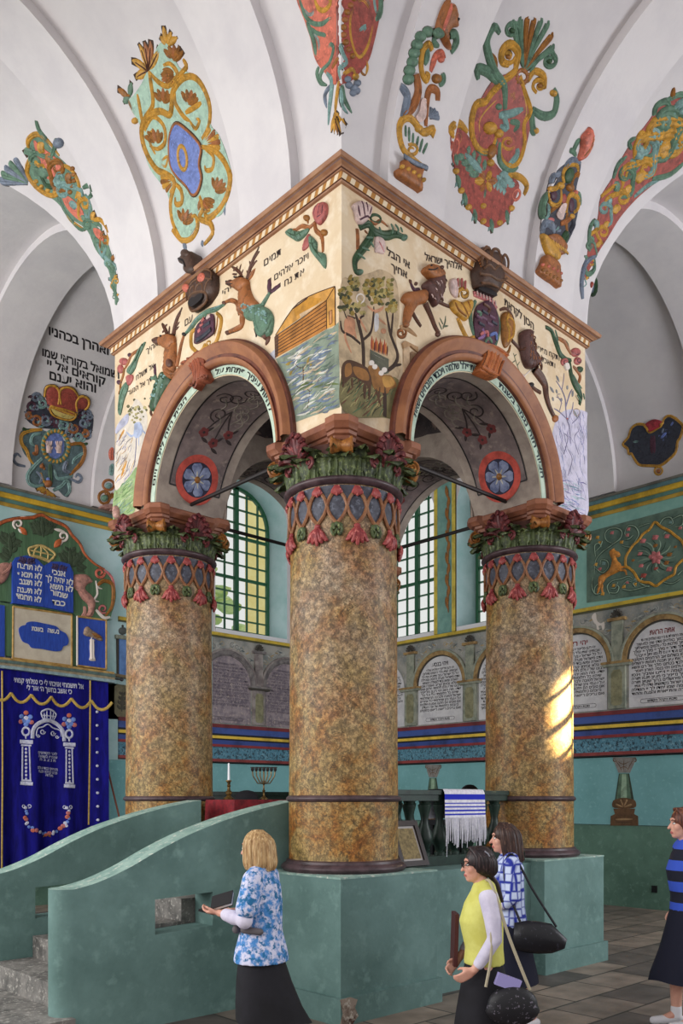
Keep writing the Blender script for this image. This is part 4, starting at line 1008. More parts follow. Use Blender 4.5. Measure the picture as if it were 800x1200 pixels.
for i in range(22): a = 2*PI*i/22; r.leaf(340+78*math.cos(a), 510+98*math.sin(a), 340+108*math.cos(a+.1), 510+126*math.sin(a+.1), 20, Yl, .7)
r.h0 = 0; r.part('hands').fill("265,500 285,440 340,415 385,440 400,500 390,560 340,600 290,570", BL, .006)
for cx, sg in ((290, -1), (362, 1)):
    r.stroke([(cx, 560), (cx, 525), (cx, 500)], 40, WP, .5, 3, (.9, .8), None, 7, .008)
    for d in (-18, -7, 7, 18): r.stroke([(cx+d*.6, 515), (cx+d, 490), (cx+d*1.15, 472)], 11, WP, .8, 3, (1, .6), None, 7, .01)
    r.stroke([(cx+sg*-16, 535), (cx+sg*-26, 515)], 11, WP, .8, 3, (1, .6), None, 7, .01)
r.part('scrolls')
for t, w, m in (("240,390 150,400 95,430 95,490 130,540 150,600 180,640", 30, Yl), ("100,380 130,395 180,400", 26, GD), ("230,420 180,430 160,480 190,510", 26, G2), ("200,500 200,560 170,560", 30, OR), ("240,600 180,660 140,720 150,780 210,800 250,790", 32, G2), ("120,655 60,640 35,600 60,565 90,590", 24, GY), ("440,500 520,490 550,540 530,620 480,680 440,720", 30, YD), ("570,490 520,500 460,490", 22, GD), ("540,560 480,600 460,640", 26, G2), ("440,740 500,770 525,740 500,712 480,735", 24, GY), ("330,680 350,740 420,740 460,720", 26, G2), ("420,620 400,680 450,700", 34, GY), ("260,680 240,640 250,650", 24, OR), ("320,830 380,800 420,760 440,830 410,870", 30, G2), ("230,700 250,760 290,790", 22, Yl), ("300,640 300,720 310,780", 34, GD), ("200,690 240,740 220,780", 24, GY)): r.stroke(t, w, m, .75, 4, (.7, .5), 2)
for x, y in ((200, 830), (235, 860), (275, 900), (320, 890), (365, 885)): r.leaf(270, 820, x, y, 34, Yl if x != 275 else OR, .6, .1, 2)
r.blob(285, 780, 30, OR, .7, None, 0, 2).blob(285, 750, 16, BL).blob(240, 655, 18, OR)
r.done('coat_of_arms', 'crowned stucco coat of arms with two blessing hands on the left aisle wall', 'coat of arms')
r = Rel(SV, 10, 440, 6.154); r.part('vase').fill("640,960 690,930 760,930 800,960 800,1030 740,1025 650,1010 630,985", rm('grey pink stucco', (170, 130, 120)), .03, .03)
r.ring(690, 880, 40, 44, 22, YD).ring(720, 790, 40, 36, 20, OR).blob(690, 885, 26, G).blob(720, 795, 24, G2).stroke("735,720 745,660 738,640", 40, G2, .7).stroke("745,610 738,560 750,520", 40, RP, .7).stroke("640,975 760,985", 26, G, .7)
for i in range(6): r.leaf(720, 900, 690+20*i, 840, 20, YD, .7)
r.done('stucco_vase', 'tall narrow stucco vase half hidden by the left edge of the canopy', 'stucco ornament', 'vase ornaments on the arches')
# ---- medallion on the right wall
r = Rel(SV, 715, 470, 9.41)
fr = "140,475 200,400 230,310 290,260 370,262 410,300 430,345 480,330 560,270 600,190 650,165 710,190 780,250 800,290 770,400 740,450 720,560 660,630 570,700 520,715 470,712 330,705 270,640 235,580 205,580 190,520"
r.part('field').fill(fr, DB, .012)
r.part('flowers')
for x, y, l, a, m in ((330, 350, 90, -1.5, RP), (340, 440, 120, 3., G2), (400, 470, 90, 1., G2), (330, 510, 90, 1.5, OR), (300, 560, 60, 2.5, BL), (380, 600, 70, 2.8, PK), (540, 430, 150, -.8, BL), (560, 380, 120, -1.2, GY), (650, 300, 120, -1., BL), (680, 350, 60, -.3, RP), (600, 500, 80, .2, Yl), (620, 520, 80, .9, GY), (510, 600, 90, -1.4, G2), (470, 620, 90, -2., G2), (560, 620, 70, -.8, PL), (400, 640, 70, 3., BL), (250, 460, 60, 2., YD), (270, 400, 60, -2., YD)):
    r.frond(x, y, x+l*math.cos(a), y+l*math.sin(a), l*.55, m, 3, None, 2)
r.stroke("470,380 470,500 480,600", 90, PL, .3, 4, (.8, .5)).fan(500, 690, -150, -30, 60, 5, 22, RP, Yl)
r.part('crest').fill("380,260 440,215 500,200 570,225 580,260 500,310 430,340 400,290", rm('crimson', (160, 52, 62)), .02, .02)
r.part('frame').stroke(fr, 34, Yl, .7, 4, (1, 1), 4, closed=True).ring(530, 770, 42, 42, 26, Yl, 0, .7, 4).blob(530, 772, 26, OR, .6)
r.done('stucco_medallion', 'heart shaped stucco medallion in an ochre frame on the right hand wall', 'stucco ornament')
# ------------------------------------------------------------------ canopy: stucco figures, lettering and paintings on the two visible faces
M_inkc = mat('brown black lettering', (50, 38, 36), .7)
PN_ = rm('petal pink stucco', (168, 92, 88))
CREAML = mat('white heightening', (214, 204, 196), .8)
def canopy_text(R, items, side):
    R.part('inscription')
    for s_, L, Rr, H in items: text_px(R, s_, L, Rr, H, M_inkc, .012, .004)
side_wall = {0: 'canopy_wall', 3: 'canopy_wall.003'}
# --- left face
r = Rel(SL); r.part('inscription')
r.view(300, 225, 8)
for a in (("תמים", (76, 700), (238, 588), 62), ("ויזכר אלהים", (172, 832), (492, 624), 56), ("את נח", (268, 888), (452, 772), 58)): text_px(r, *a, M_inkc, .004)
r.view(200, 290, 8)
for a in (("יהי", (485, 452), (566, 402), 46), ("עם", (134, 742), (206, 690), 62)): text_px(r, *a, M_inkc, .004)
r.view(130, 350, 8)
for a in (("אהיך", (330, 520), (440, 440), 46), ("אל תשלח", (238, 768), (405, 650), 46), ("ידך אל הנער", (160, 910), (392, 770), 42)): text_px(r, *a, M_inkc, .006)
wl3 = bpy.data.objects['canopy_wall.003']; wl0 = bpy.data.objects['canopy_wall']
r.done('', '', '', parent=can)
r = Rel(SR); r.part('inscription')
r.view(398, 225, 8)
for a in (("אי הבל", (438, 590), (655, 722), 62), ("אחיך", (480, 730), (630, 812), 60)): text_px(r, *a, M_inkc, .02)
r.view(460, 290, 8)
for a in (("אלהיך ישראל", (298, 118), (648, 214), 58),): text_px(r, *a, M_inkc, .02)
r.view(515, 285, 7.273)
for a in (("הכון לקראת", (550, 525), (800, 742), 56),): text_px(r, *a, M_inkc, .02)
r.view(590, 370, 8)
for a in (("ותקח מפריו", (305, 322), (520, 424), 46), ("ותאכל", (352, 428), (480, 492), 46)): text_px(r, *a, M_inkc, .006)
r.done('', '', '', parent=can)
# lettering round the arches
def arch_text(q, items, m):
    P = rot_side(q); mb = MB()
    for s_, t0, t1, r0, hgt_ in items:      # from angle t0 (left end as seen) to t1, degrees
        fn = lambda u, v: (lambda t, rr: P(CXM+rr*math.cos(t), ZC+rr*math.sin(t), .016))(math.radians(t0+(t1-t0)*u), r0+hgt_*v)
        letters(mb, s_, fn, m, .02)
    mb.build('inscription', None, bpy.data.objects['canopy_wall' + ('.%03d' % q if q else '')])
arch_text(3, [("להיות עיניך פתחת על", 84, 22, 1.024, .046), ("הבית הזה לילה ויום", 166, 112, 1.024, .046)], M_ink)
arch_text(0, [("ויתפלל שלמה ויכבד הזבחים ושאת", 162, 96, 1.024, .05), ("הציור הזה נגמר בשנת", 76, 16, 1.024, .05)], mat('blue black lettering', (34, 44, 56), .7))
# --- murals
def streaks(r, poly, mats, n, w, ang, L, seed, h0=.0042):
    rnd = random.Random(seed); A = P_(poly) if isinstance(poly, str) else poly
    def ins(x, y):
        k = False
        for (a, b), (c, d) in zip(A, A[1:]+A[:1]):
            if (b > y) != (d > y) and x < (c-a)*(y-b)/(d-b)+a: k = not k
        return k
    xs = [p[0] for p in A]; ys = [p[1] for p in A]; c = 0; tries = 0
    while c < n and tries < n*20:
        tries += 1
        x, y = rnd.uniform(min(xs), max(xs)), rnd.uniform(min(ys), max(ys)); a = math.radians(ang+rnd.uniform(-14, 14)); l = L*rnd.uniform(.5, 1.3)
        x1, y1 = x+l*math.cos(a), y+l*math.sin(a)
        if not (ins(x, y) and ins(x1, y1)): continue
        b = rnd.uniform(-.18, .18)*l
        r.stroke([(x, y, .5), ((x+x1)/2-b*math.sin(a), (y+y1)/2+b*math.cos(a), 1.), (x1, y1, .4)], w*rnd.uniform(.6, 1.3), mats[rnd.randrange(len(mats))], .06, 2, (.6, .3), None, 5, h0); c += 1
    return r
fl = lambda n, c, k=.8: mat(n, c, .8, tuple(int(q*k) for q in c), 9, .42, .64)
r = Rel(SL, 310, 330, 7.06); r.part('flood_mural')
wpoly = "95,640 300,520 515,395 560,385 618,330 622,1040 400,1110 214,1180 206,1010 180,850 130,730"
r.fill(wpoly, fl('flood water', (130, 142, 126)), .003, curve=False)
r.fill("20,620 85,560 92,640 30,650", fl('pale spray', (196, 196, 206)), .003, curve=False)
streaks(r, wpoly, [fl('water green', (98, 118, 104)), fl('water grey', (108, 116, 128)), fl('water foam', (202, 200, 190)), fl('water sand', (190, 170, 142)), fl('water blue', (110, 126, 148))], 150, 22, -28, 130, 4)
AK = fl('ark planks', (178, 118, 56)); AKD = fl('ark dark line', (78, 50, 34)); AKL = fl('ark light', (206, 150, 74))
r.part('ark_mural').fill("88,455 300,310 512,158 515,392 300,515 95,630", AK, .004, curve=False).fill("512,158 582,42 586,360 515,392", AKL, .004, curve=False).fill("82,460 118,436 112,615 88,632", fl('ark shade plank', (92, 66, 50)), .005, curve=False)
r.fill("92,445 236,222 370,122 582,40 512,155 290,305", AKL, .004, curve=False).fill("238,228 372,128 470,140 430,195 255,290", fl('ark roof gold', (192, 136, 50)), .005, curve=False).fill("235,222 370,120 350,150 240,228", AKD, .006, curve=False).fill("290,270 420,200 505,150 300,300", fl('ark roof pale', (206, 176, 140)), .0055, curve=False)
for k in range(1, 7):
    f = k/7; r.stroke([(90, 455+175*f), (300, 310+205*f), (513, 158+234*f)], 7, AKD, .05, 3, (1, 1), None, 5, .0055)
for a in (((90, 455), (300, 310), (512, 158)), ((512, 158), (582, 42)), ((513, 158), (515, 392)), ((584, 42), (586, 360)), ((92, 445), (236, 222), (370, 122), (582, 40))): r.stroke(list(a), 7, AKD, .05, 3, (1, 1), None, 5, .007)
for row in range(3):
    for k in range(5):
        u = .2+.16*k; x = 88+424*u; y0 = 455-297*u; y = y0+(28, 90, 165)[row]-10*u; r.blob(x, y, 9, AKD, .1, 10)
r.fill("535,250 560,235 560,345 540,360", fl('ark door', (196, 140, 90)), .006, curve=False).stroke("535,250 560,235 560,345 540,360", 5, AKD, .05, 1, (1, 1), None, 5, .007, True)
r.part('islet_mural'); T_ = fl('tree bark', (84, 66, 50)); r.h0 = .004
r.fill("205,1000 250,930 330,835 430,850 520,830 620,850 520,860 420,880 330,880 260,930", fl('islet green', (94, 108, 64)), .002)
for t, w in (("320,835 322,760 318,700", 20), ("318,710 280,710 240,660", 10), ("318,705 350,690 390,695", 9), ("355,1050 370,960 372,900", 12), ("372,920 395,890", 7), ("372,910 345,880", 6), ("250,720 220,750", 7)): r.stroke(t, w, T_, .1, 3)
for x, y, x1, y1 in ((230, 660, 175, 690), (230, 740, 205, 775), (350, 690, 370, 620), (375, 690, 395, 690)): r.leaf(x, y, x1, y1, 34, fl('tree leaf ochre', (150, 128, 62)), .1)
r.leaf(250, 640, 310, 610, 24, CREAML, .1).leaf(270, 650, 245, 690, 24, CREAML, .1); r.h0 = 0
r.done('', '', '', parent=can)
r = Rel(SL, 130, 460, 8); r.part('sacrifice_mural')
r.fill("30,940 60,915 120,850 180,780 245,700 228,900 224,1110 120,1150 20,1190", fl('hill green', (146, 170, 118)), .003)
r.fill("60,380 60,300 120,230 180,170 240,60 330,180 340,300 300,500 240,700 130,850 40,910 36,600", fl('mural sky', (206, 196, 184), .92), .002)
streaks(r, "30,940 60,915 120,850 180,780 245,700 228,900 224,1110 120,1150 20,1190", [fl('hill light', (186, 198, 156)), fl('hill mid', (104, 136, 86)), fl('hill blue', (126, 150, 140))], 50, 14, -45, 80, 8)
streaks(r, "40,900 40,420 120,330 230,420 240,690 130,840", [fl('mural lilac', (160, 156, 178)), fl('mural buff', (196, 160, 104)), fl('mural ochre', (186, 136, 62)), fl('mural grey', (128, 124, 130)), CREAML], 60, 12, -62, 110, 9)
OL = fl('bush olive', (130, 124, 78)); OL2 = fl('bush dark', (92, 90, 62)); rnd = random.Random(3)
for i in range(46):
    x, y = rnd.gauss(240, 42), rnd.gauss(190, 55)
    r.blob(x, y, rnd.uniform(10, 20), (OL, OL2, fl('bush light', (170, 158, 112)))[i % 3], .08, None, 0)
B_ = fl('robe blue', (166, 176, 202)); r.h0 = .004
r.fill("225,290 275,280 300,340 285,400 240,430 215,400 220,340", B_, .003).stroke("225,390 190,410 145,370", 22, B_, .1).stroke("285,340 310,370 330,390", 18, B_, .1).stroke("240,420 235,520 225,640 215,700", 16, fl('robe line', (104, 104, 132)), .1).stroke("262,420 262,500", 16, B_, .1)
r.blob(140, 345, 14, CREAML, .1).fill("50,330 120,230 165,200 160,280 100,340 50,390", fl('wing lilac', (176, 176, 196)), .002)
r.leaf(150, 640, 90, 810, 44, fl('ram ochre', (196, 142, 66)), .1).leaf(130, 340, 75, 450, 40, fl('ram ochre', (196, 142, 66)), .1); r.h0 = 0
r.done('', '', '', parent=can)
# --- left face figures
r = Rel(SL, 300, 225, 8); r.part('leaves').fill("282,390 330,345 400,375 500,345 470,410 400,465 340,440", G, .02, .03).fill("505,410 575,475 580,560 655,590 655,720 600,660 535,580 508,520", G, .02, .03)
for t in ("310,385 380,420 470,375", "420,380 440,430", "540,450 560,540 640,640", "520,490 560,500", "380,385 400,440"): r.stroke(t, 12, GD, .9, 3, (.5, .3), None, 7, .045)
r.part('stems').stroke("365,365 430,320 500,332 552,285", 42, OR, .7, 4, (.7, .8), 3).stroke("552,285 562,360 618,420 628,565", 46, OR, .7, 4, (.8, .7), 3).blob(475, 245, 30, YD, .9, None, 0, 3).blob(640, 382, 32, YD, .9, None, 0, 3).stroke("480,250 490,300", 26, OR).stroke("635,390 600,440", 30, OR)
r.part('blossom').fill("545,190 590,120 660,105 678,160 660,250 600,315 555,260", PN_, .03, .04).fill("500,395 515,440 490,520 440,552 452,470", PN_, .015, .02)
for t in ("590,140 570,230", "630,125 610,250", "655,140 645,230", "600,260 640,230"): r.stroke(t, 12, PL, .9, 3, (.5, .4), None, 7, .055)
r.done('stucco_flower', 'pink stucco blossom with green leaves at the top right of the left canopy face', 'stucco ornament', 'canopy corner blossoms')
def scales(r, pts, rad, m, n, h0, seed):
    rnd = random.Random(seed); c = cat([tuple(p) for p in pts], 8)
    for i in range(n):
        x, y, w_ = c[rnd.randrange(len(c))]; r.h0 = h0; r.blob(x+rnd.uniform(-w_, w_), y+rnd.uniform(-w_, w_), rad, m, .5)
    r.h0 = 0
r = Rel(SL, 255, 280, 8.889)
r.part('body').fill("240,560 300,500 330,440 350,540 385,620 440,690 380,760 300,800 240,770 232,650", OR, .03, .07)
r.fill("330,650 440,690 540,735 588,820 580,940 560,1000 500,1035 430,1010 398,920 380,865 320,850 285,800 290,700", G, .03, .06); r.h0 = .02
r.stroke("420,740 430,880 470,1000 540,960 575,860", 60, G, .6); r.h0 = 0
scales(r, [(330, 740, 40), (400, 760, 40), (500, 790, 50), (550, 880, 25)], 11, G2, 46, .085, 2)
r.part('head').fill("122,490 150,452 200,440 250,412 320,425 338,480 300,535 258,565 215,545 170,510", OR, .05, .06)
r.fill("122,490 150,452 190,445 200,490 170,512", BR, .06, .05).blob(235, 420, 13, BK, 1., None, 0).blob(142, 470, 12, BK); r.h0 = .1; r.blob(232, 425, 12, BK).stroke("140,500 190,495 215,490", 10, BK); r.h0 = 0
r.leaf(325, 430, 395, 305, 56, OR, .8).leaf(330, 425, 385, 330, 26, BK, 1.6)
r.part('antlers').stroke([(315, 415, 1.1), (345, 300, 1.), (385, 190, .8), (432, 78, .35)], 50, BR, .9, 4, (1, .5), 3)
for t in ("335,330 395,240 412,232", "360,250 420,150 438,130", "330,380 300,330", "350,290 330,230"): r.stroke(t, 24, BR, .9, 3, (1, .3), 2)
r.stroke([(262, 420, 1.), (225, 345, .9), (145, 288, .5)], 40, BR, .9, 4, (1, .4), 3)
for t in ("225,345 245,260", "245,380 268,315", "200,330 205,280", "200,370 150,365", "190,320 160,330"): r.stroke(t, 22, BR, .9, 3, (1, .3), 2)
r.part('leg').stroke([(275, 700, 1.3), (262, 830, 1.1), (255, 900, .9), (200, 935, .75), (95, 980, .6)], 76, OR, .8, 4, (1, .7), 3).blob(105, 978, 24, BR, 1.)
r.part('foreleg').stroke([(235, 780, 1.1), (210, 690, 1.), (185, 655, .95), (130, 640, .8), (62, 668, .7)], 52, OR, .9, 4, (1, .7), 3).blob(70, 668, 22, BR, 1.)
r.part('tail').stroke([(440, 740, 1.2), (500, 640, 1.), (545, 560, .8)], 58, G, .8, 4, (1, .8), 3).leaf(540, 570, 538, 415, 74, PL, .5, 0, 2).leaf(545, 560, 655, 475, 56, PL, .5, 0, 2).stroke([(500, 1020, .8), (530, 1040, 1.), (500, 1105, .9)], 70, BR, .6).stroke("385,930 405,990 400,1025", 34, BK, .8)
r.done('stag_with_fish_tail', 'tawny stucco stag with green fish tail, right of the crown on the left canopy face', 'stucco figure', 'stags with fish tails')
r = Rel(SL, 130, 350, 8)
r.part('body').fill("520,470 560,450 612,400 618,520 612,640 600,740 545,745 500,690 510,580", OR, .03, .06).fill("490,690 570,740 540,830 500,910 450,1010 400,1060 375,1010 400,880 440,790", GD, .03, .05)
r.stroke([(520, 760, 1.2), (485, 850, 1.), (460, 960, .9), (430, 1035, .7)], 62, G, .8, 4, (1, .8), 3); scales(r, [(520, 740, 24), (470, 850, 26), (430, 950, 24)], 10, G2, 26, .075, 5); r.blob(580, 620, 28, BR, .7, 44)
r.part('head').fill("418,392 470,368 530,342 602,350 612,420 562,482 520,472 472,442 428,430", OR, .05, .05).fill("416,395 470,370 490,400 470,440 428,430", BR, .06, .045); r.h0 = .09; r.blob(508, 368, 10, BK).stroke("425,412 470,410", 8, BK); r.h0 = 0
r.part('antlers').stroke([(590, 350, 1.1), (605, 260, 1.), (630, 170, .8), (668, 82, .35)], 50, BR, .9, 4, (1, .5), 3).stroke([(530, 335, 1.), (505, 280, .9), (478, 235, .7)], 44, BR, .9, 4, (1, .5), 3)
for t in ("600,280 645,215", "615,210 655,140", "545,335 552,255", "510,290 480,320", "590,310 640,260", "500,270 530,240"): r.stroke(t, 24, BR, .9, 3, (1, .3), 2)
r.part('foreleg').stroke([(620, 640, 1.1), (645, 520, 1.), (662, 430, .85), (688, 335, .75)], 46, OR, .9, 4, (1, .8), 3).blob(688, 335, 20, BK, 1.)
r.part('leg').stroke([(555, 700, 1.1), (600, 725, 1.1), (650, 655, .8), (735, 565, .6)], 62, OR, .9, 4, (1, .8), 3).blob(728, 568, 18, BK, 1.)
r.part('tail').stroke([(445, 840, 1.), (430, 770, .9), (410, 720, .8)], 46, G, .8, 4, (1, .8), 3).leaf(418, 740, 410, 615, 48, PL, .5, 0, 2).leaf(415, 745, 365, 745, 36, G, .5, 0, 2).stroke("385,1010 375,1070 390,1100", 36, BR, .7)
r.done('stag_with_fish_tail', 'tawny stucco stag rearing left of the crown on the left canopy face', 'stucco figure', 'stags with fish tails')
r = Rel(SL, 200, 290, 8)
DK = rm('dark bronze crown', (72, 50, 40)); DKR = rm('bronze crown rib', (104, 72, 50))
r.part('crown_body').fill("215,550 175,450 162,410 200,380 232,330 300,270 380,225 445,240 460,330 450,430 400,510 370,545 260,615 225,592", DK, .05, .12)
r.stroke("222,560 240,505 300,465 380,450 395,480 370,545 300,600 245,615", 26, DKR, .9, 4, (1, 1), None, 9, .10, True)
r.part('crown_lining').fill("240,560 265,515 320,480 375,470 372,510 330,555 270,592", BK, .165, .0)
r.part('crown_arches')
for t in ("215,530 210,470 230,420 250,470", "250,500 265,430 300,400 300,460", "310,460 330,400 370,380 380,430", "390,450 410,370 430,330", "170,420 210,390 250,420", "250,400 300,350 370,330 450,330", "330,380 330,300 380,240 440,260 440,330"): r.stroke(t, 20, DKR, .9, 4, (.9, .7), None, 9, .13)
r.part('orb').fill("205,110 225,85 260,78 298,95 318,170 330,240 300,290 250,300 212,255 212,200 165,185 175,145", DK, .17, .08); r.stroke("180,160 230,180 260,240", 26, BK, .9, 4, (.8, .8), None, 9, .22).blob(250, 115, 40, DK, .5)
r.h0 = .15; r.part('jewels').blob(216, 415, 34, RP, .6, 40, .2).blob(364, 322, 36, RP, .6, 48, .3); r.h0 = 0
r.done('stucco_royal_emblem', 'dark bronze stucco crown with red jewels in the middle of the left canopy face', 'stucco crown', 'crowns on the canopy faces')
r = Rel(SL, 185, 350, 10)
r.part('field').fill("465,330 560,230 655,185 672,330 650,425 460,535 440,470", PL, .03, .02); r.h0 = .05
for t, w, m in (("480,500 560,450 650,370", 56, DB), ("500,400 530,370", 44, PK), ("560,340 640,290", 46, DB), ("540,280 570,240", 44, PN_), ("600,240 640,210", 40, WP), ("520,330 560,310", 30, PN_)): r.stroke(t, w, m, .5, 3, (1, 1))
r.h0 = 0; r.part('frame').stroke("440,360 400,400 390,490 400,570 435,600", 58, Yl, .8, 4, (.7, .7), 3).stroke("400,570 470,635 530,590 545,530", 50, Yl, .8, 4, (.8, .5), 3).stroke("690,170 745,240 730,370 685,510 620,565 565,570 550,530", 60, Yl, .8, 4, (.7, .5), 3).stroke("700,210 690,330 660,440", 24, YD, .8).spiral(600, 520, 40, 22, Yl, 1.2, 0, 1, .8, None, 2)
r.part('garland').stroke([(325, 405, .6), (400, 330, 1.), (460, 250, 1.), (540, 180, .9), (600, 145, .8), (690, 120, 1.1), (790, 60, .7)], 72, G, .8, 4, (.8, .6), 3)
for t in ("350,390 400,330 430,290", "430,290 480,230 540,190", "640,130 700,110 760,80"): r.stroke(t, 18, G2, .9, 3, (.6, .4), None, 9, .03)
r.stroke("560,150 560,220 545,280", 34, G, .8)
r.done('stucco_shield', 'plum stucco shield in an ochre frame under the crown of the left canopy face', 'stucco ornament', 'shields on the canopy faces')
r = Rel(SL, 185, 350, 10); KB = rm('chestnut bracket', (138, 74, 52))
r.part('bracket').fill("360,795 430,735 490,685 550,640 612,690 622,830 660,930 622,992 560,1005 505,1085 480,1040 490,960 470,880 400,825", KB, .13, .05)
for t in ("500,720 545,850 535,980 500,1070", "560,690 592,830 590,950 640,940", "440,740 500,830 520,960", "370,800 420,780 490,850", "520,690 570,850 570,980"): r.stroke(t, 30, rm('chestnut rib', (160, 90, 64)), .9, 4, (.7, .6), 2, 9, .165)
r.h0 = .18; r.spiral(640, 955, 26, 16, KB, 1.2, 0, 1).spiral(500, 1050, 24, 16, KB, 1.2, 2, 1); r.h0 = 0
r.done('arch_keystone', 'chestnut acanthus keystone on the left arch of the canopy', 'keystone', 'arch keystones')
r = Rel(SL, 130, 350, 8)
r.part('leaves').fill("328,408 305,470 262,560 230,660 190,710 155,690 165,650 215,590 250,500 290,440", G, .02, .03).fill("150,785 165,840 125,960 95,1090 72,1050 85,900 110,830", G, .02, .03).stroke("310,430 250,570 190,690", 12, GD, .9, 3, (.5, .4), None, 7, .04).stroke("145,830 105,950 90,1060", 12, GD, .9, 3, (.5, .4), None, 7, .04)
r.part('stems').stroke("258,482 195,530 165,600 135,650", 34, OR, .8, 4, (.8, .8), 3).stroke("130,650 115,730 92,800 92,900", 34, YD, .8, 4, (.8, .5), 3).blob(180, 530, 22, PL, .8).blob(80, 785, 24, PL, .8)
r.part('blossom').blob(122, 590, 42, PN_, .7, 36).blob(92, 660, 30, PN_, .7, 44).fill("150,730 205,715 210,760 175,815 155,790", PN_, .02, .02)
r.done('stucco_flower', 'pink stucco blossom with long green leaves at the far left of the left canopy face', 'stucco ornament', 'canopy corner blossoms')
# --- right face figures
r = Rel(SR, 398, 310, 6.667); r.part('offering_mural')
r.fill("4,900 60,860 430,880 440,1000 420,1190 330,1195 120,1190 4,1100", fl('meadow', (120, 112, 76)), .003)
r.fill("4,170 100,110 250,60 330,40 440,130 465,400 440,600 480,760 430,900 200,900 10,880", fl('mural haze', (192, 168, 136)), .002)
streaks(r, "4,900 60,860 430,880 440,1000 420,1190 330,1195 120,1190 4,1100", [fl('meadow dark', (66, 66, 48)), fl('meadow light', (160, 150, 104)), fl('meadow green', (84, 104, 74)), fl('meadow red', (110, 72, 56))], 80, 12, -50, 90, 11)
TB = fl('mural trunk', (62, 46, 38)); r.h0 = .004
for t, w in (("185,800 180,620 150,480 120,380", 40), ("180,590 240,530 260,420 265,330", 22), ("160,620 90,560 20,520 5,440", 26), ("150,500 160,420 190,400", 18), ("60,440 30,360", 14), ("120,420 60,400", 14), ("370,830 430,780 450,700 400,560 380,470 360,350", 34), ("400,560 410,440 415,380", 22), ("430,790 480,780", 22), ("350,1190 350,1050 350,900", 46)): r.stroke(t, w, TB, .1, 4, (.9, .5))
rnd = random.Random(12); FO = [fl('foliage dark', (66, 68, 46)), fl('foliage olive', (104, 98, 54)), fl('foliage gold', (150, 126, 60)), fl('foliage light', (168, 152, 96))]
for cx, cy, sx, sy, n in ((330, 180, 85, 75, 60), (230, 180, 45, 60, 26), (110, 150, 35, 55, 26), (40, 240, 38, 60, 26), (140, 340, 55, 45, 20), (400, 310, 45, 60, 22), (40, 320, 40, 40, 12), (280, 270, 50, 40, 18)):
    for i in range(n): r.blob(cx+rnd.uniform(-1, 1)*sx, cy+rnd.uniform(-1, 1)*sy, rnd.uniform(13, 24), FO[rnd.randrange(4)], .08, rnd.uniform(10, 18), rnd.uniform(0, 3))
SK = fl('mural skin', (196, 140, 108))
for t, w in (("215,325 270,365 320,350 340,330", 24), ("300,420 360,470", 22), ("150,420 210,530", 26), ("60,420 40,560 90,690", 26), ("100,470 130,590", 28)): r.stroke(t, w, SK, .1)
r.fill("35,440 80,400 120,460 100,560 40,530", SK, .002).fill("270,400 300,390 300,500 270,520", fl('mural white', (200, 196, 196)), .002).blob(340, 520, 22, SK, .1)
r.ring(160, 265, 30, 34, 12, CREAML, 0, .1)
r.part('altar_mural').fill("235,665 380,740 380,850 300,870 235,760", fl('altar stone', (92, 92, 78)), .003, curve=False)
for i in range(12): x = 245+11*i; r.leaf(x, 670+i*4, x+6, 560+(i % 3)*20+i*3, 22, (fl('flame red', (160, 74, 50)), fl('flame orange', (190, 116, 60)), fl('flame dark', (96, 54, 44)))[i % 3], .1)
r.stroke("240,690 380,765", 8, CREAML, .1).stroke("240,730 380,805", 8, fl('altar light', (140, 140, 120)), .1)
SH = fl('sheep brown', (150, 104, 58)); SHD = fl('sheep dark', (86, 60, 44)); SHL = fl('sheep gold', (186, 140, 74))
r.part('sheep_mural'); r.h0 = .006
r.fill("15,800 50,750 110,755 200,800 250,860 240,960 190,930 100,880 40,930 15,900", SHD, .002).fill("100,800 190,820 225,870 215,910 130,880", SH, .003).fill("40,790 80,775 90,850 40,880", SH, .003)
for t, w in (("195,920 190,1050", 34), ("235,930 225,1060", 30), ("30,900 22,960", 24), ("95,890 95,960", 24)): r.stroke(t, w, SHD, .1)
r.fill("220,800 290,790 330,860 400,870 440,950 390,975 370,1010 300,990 260,960 240,880", SH, .003).fill("330,880 395,880 425,940 350,960", SHL, .0035)
for t, w in (("280,970 320,1110", 24), ("310,960 300,1080", 20)): r.stroke(t, w, SHD, .1)
for x, y in ((245, 770), (270, 800), (345, 825), (320, 850)): r.blob(x, y, 22, CREAML, .1)
r.h0 = 0
r.part('pillar_mural').fill("492,640 535,615 540,830 495,860", fl('pillar pale', (200, 172, 140)), .02, curve=False).fill("480,620 500,600 600,650 600,690 540,640 490,660", fl('pillar cap', (176, 140, 104)), .03, curve=False).fill("560,680 600,700 600,760 545,820 545,690", fl('pillar shade', (150, 120, 92)), .012, curve=False)
r.spiral(478, 535, 42, 26, OR, 1.3, -1, 1, .9, None, 3).stroke("470,490 520,500 600,560", 40, fl('pillar cap', (176, 140, 104)), .8).stroke("560,700 558,790", 10, M_outl, .1).stroke("580,690 578,760", 10, M_outl, .1)
r.done('', '', '', parent=can)
r = Rel(SR, 590, 370, 8); r.part('eden_mural')
lp = "452,1010 520,900 560,800 760,860 778,1000 780,1400 775,1870 470,1800 465,1500 440,1150"
LVs = [fl('lilac wash', (170, 166, 200)), fl('lilac line', (112, 104, 150)), fl('lilac pale', (208, 204, 222)), fl('blue line', (120, 134, 178))]
r.fill("500,960 600,880 770,900 778,1000 782,1500 780,1880 560,1840 478,1700 470,1400 450,1150", fl('lilac ground', (196, 190, 208), .9), .003)
streaks(r, "500,960 600,880 770,900 778,1000 782,1500 780,1880 560,1840 478,1700 470,1400 450,1150", LVs, 170, 9, 78, 110, 21, .0035)
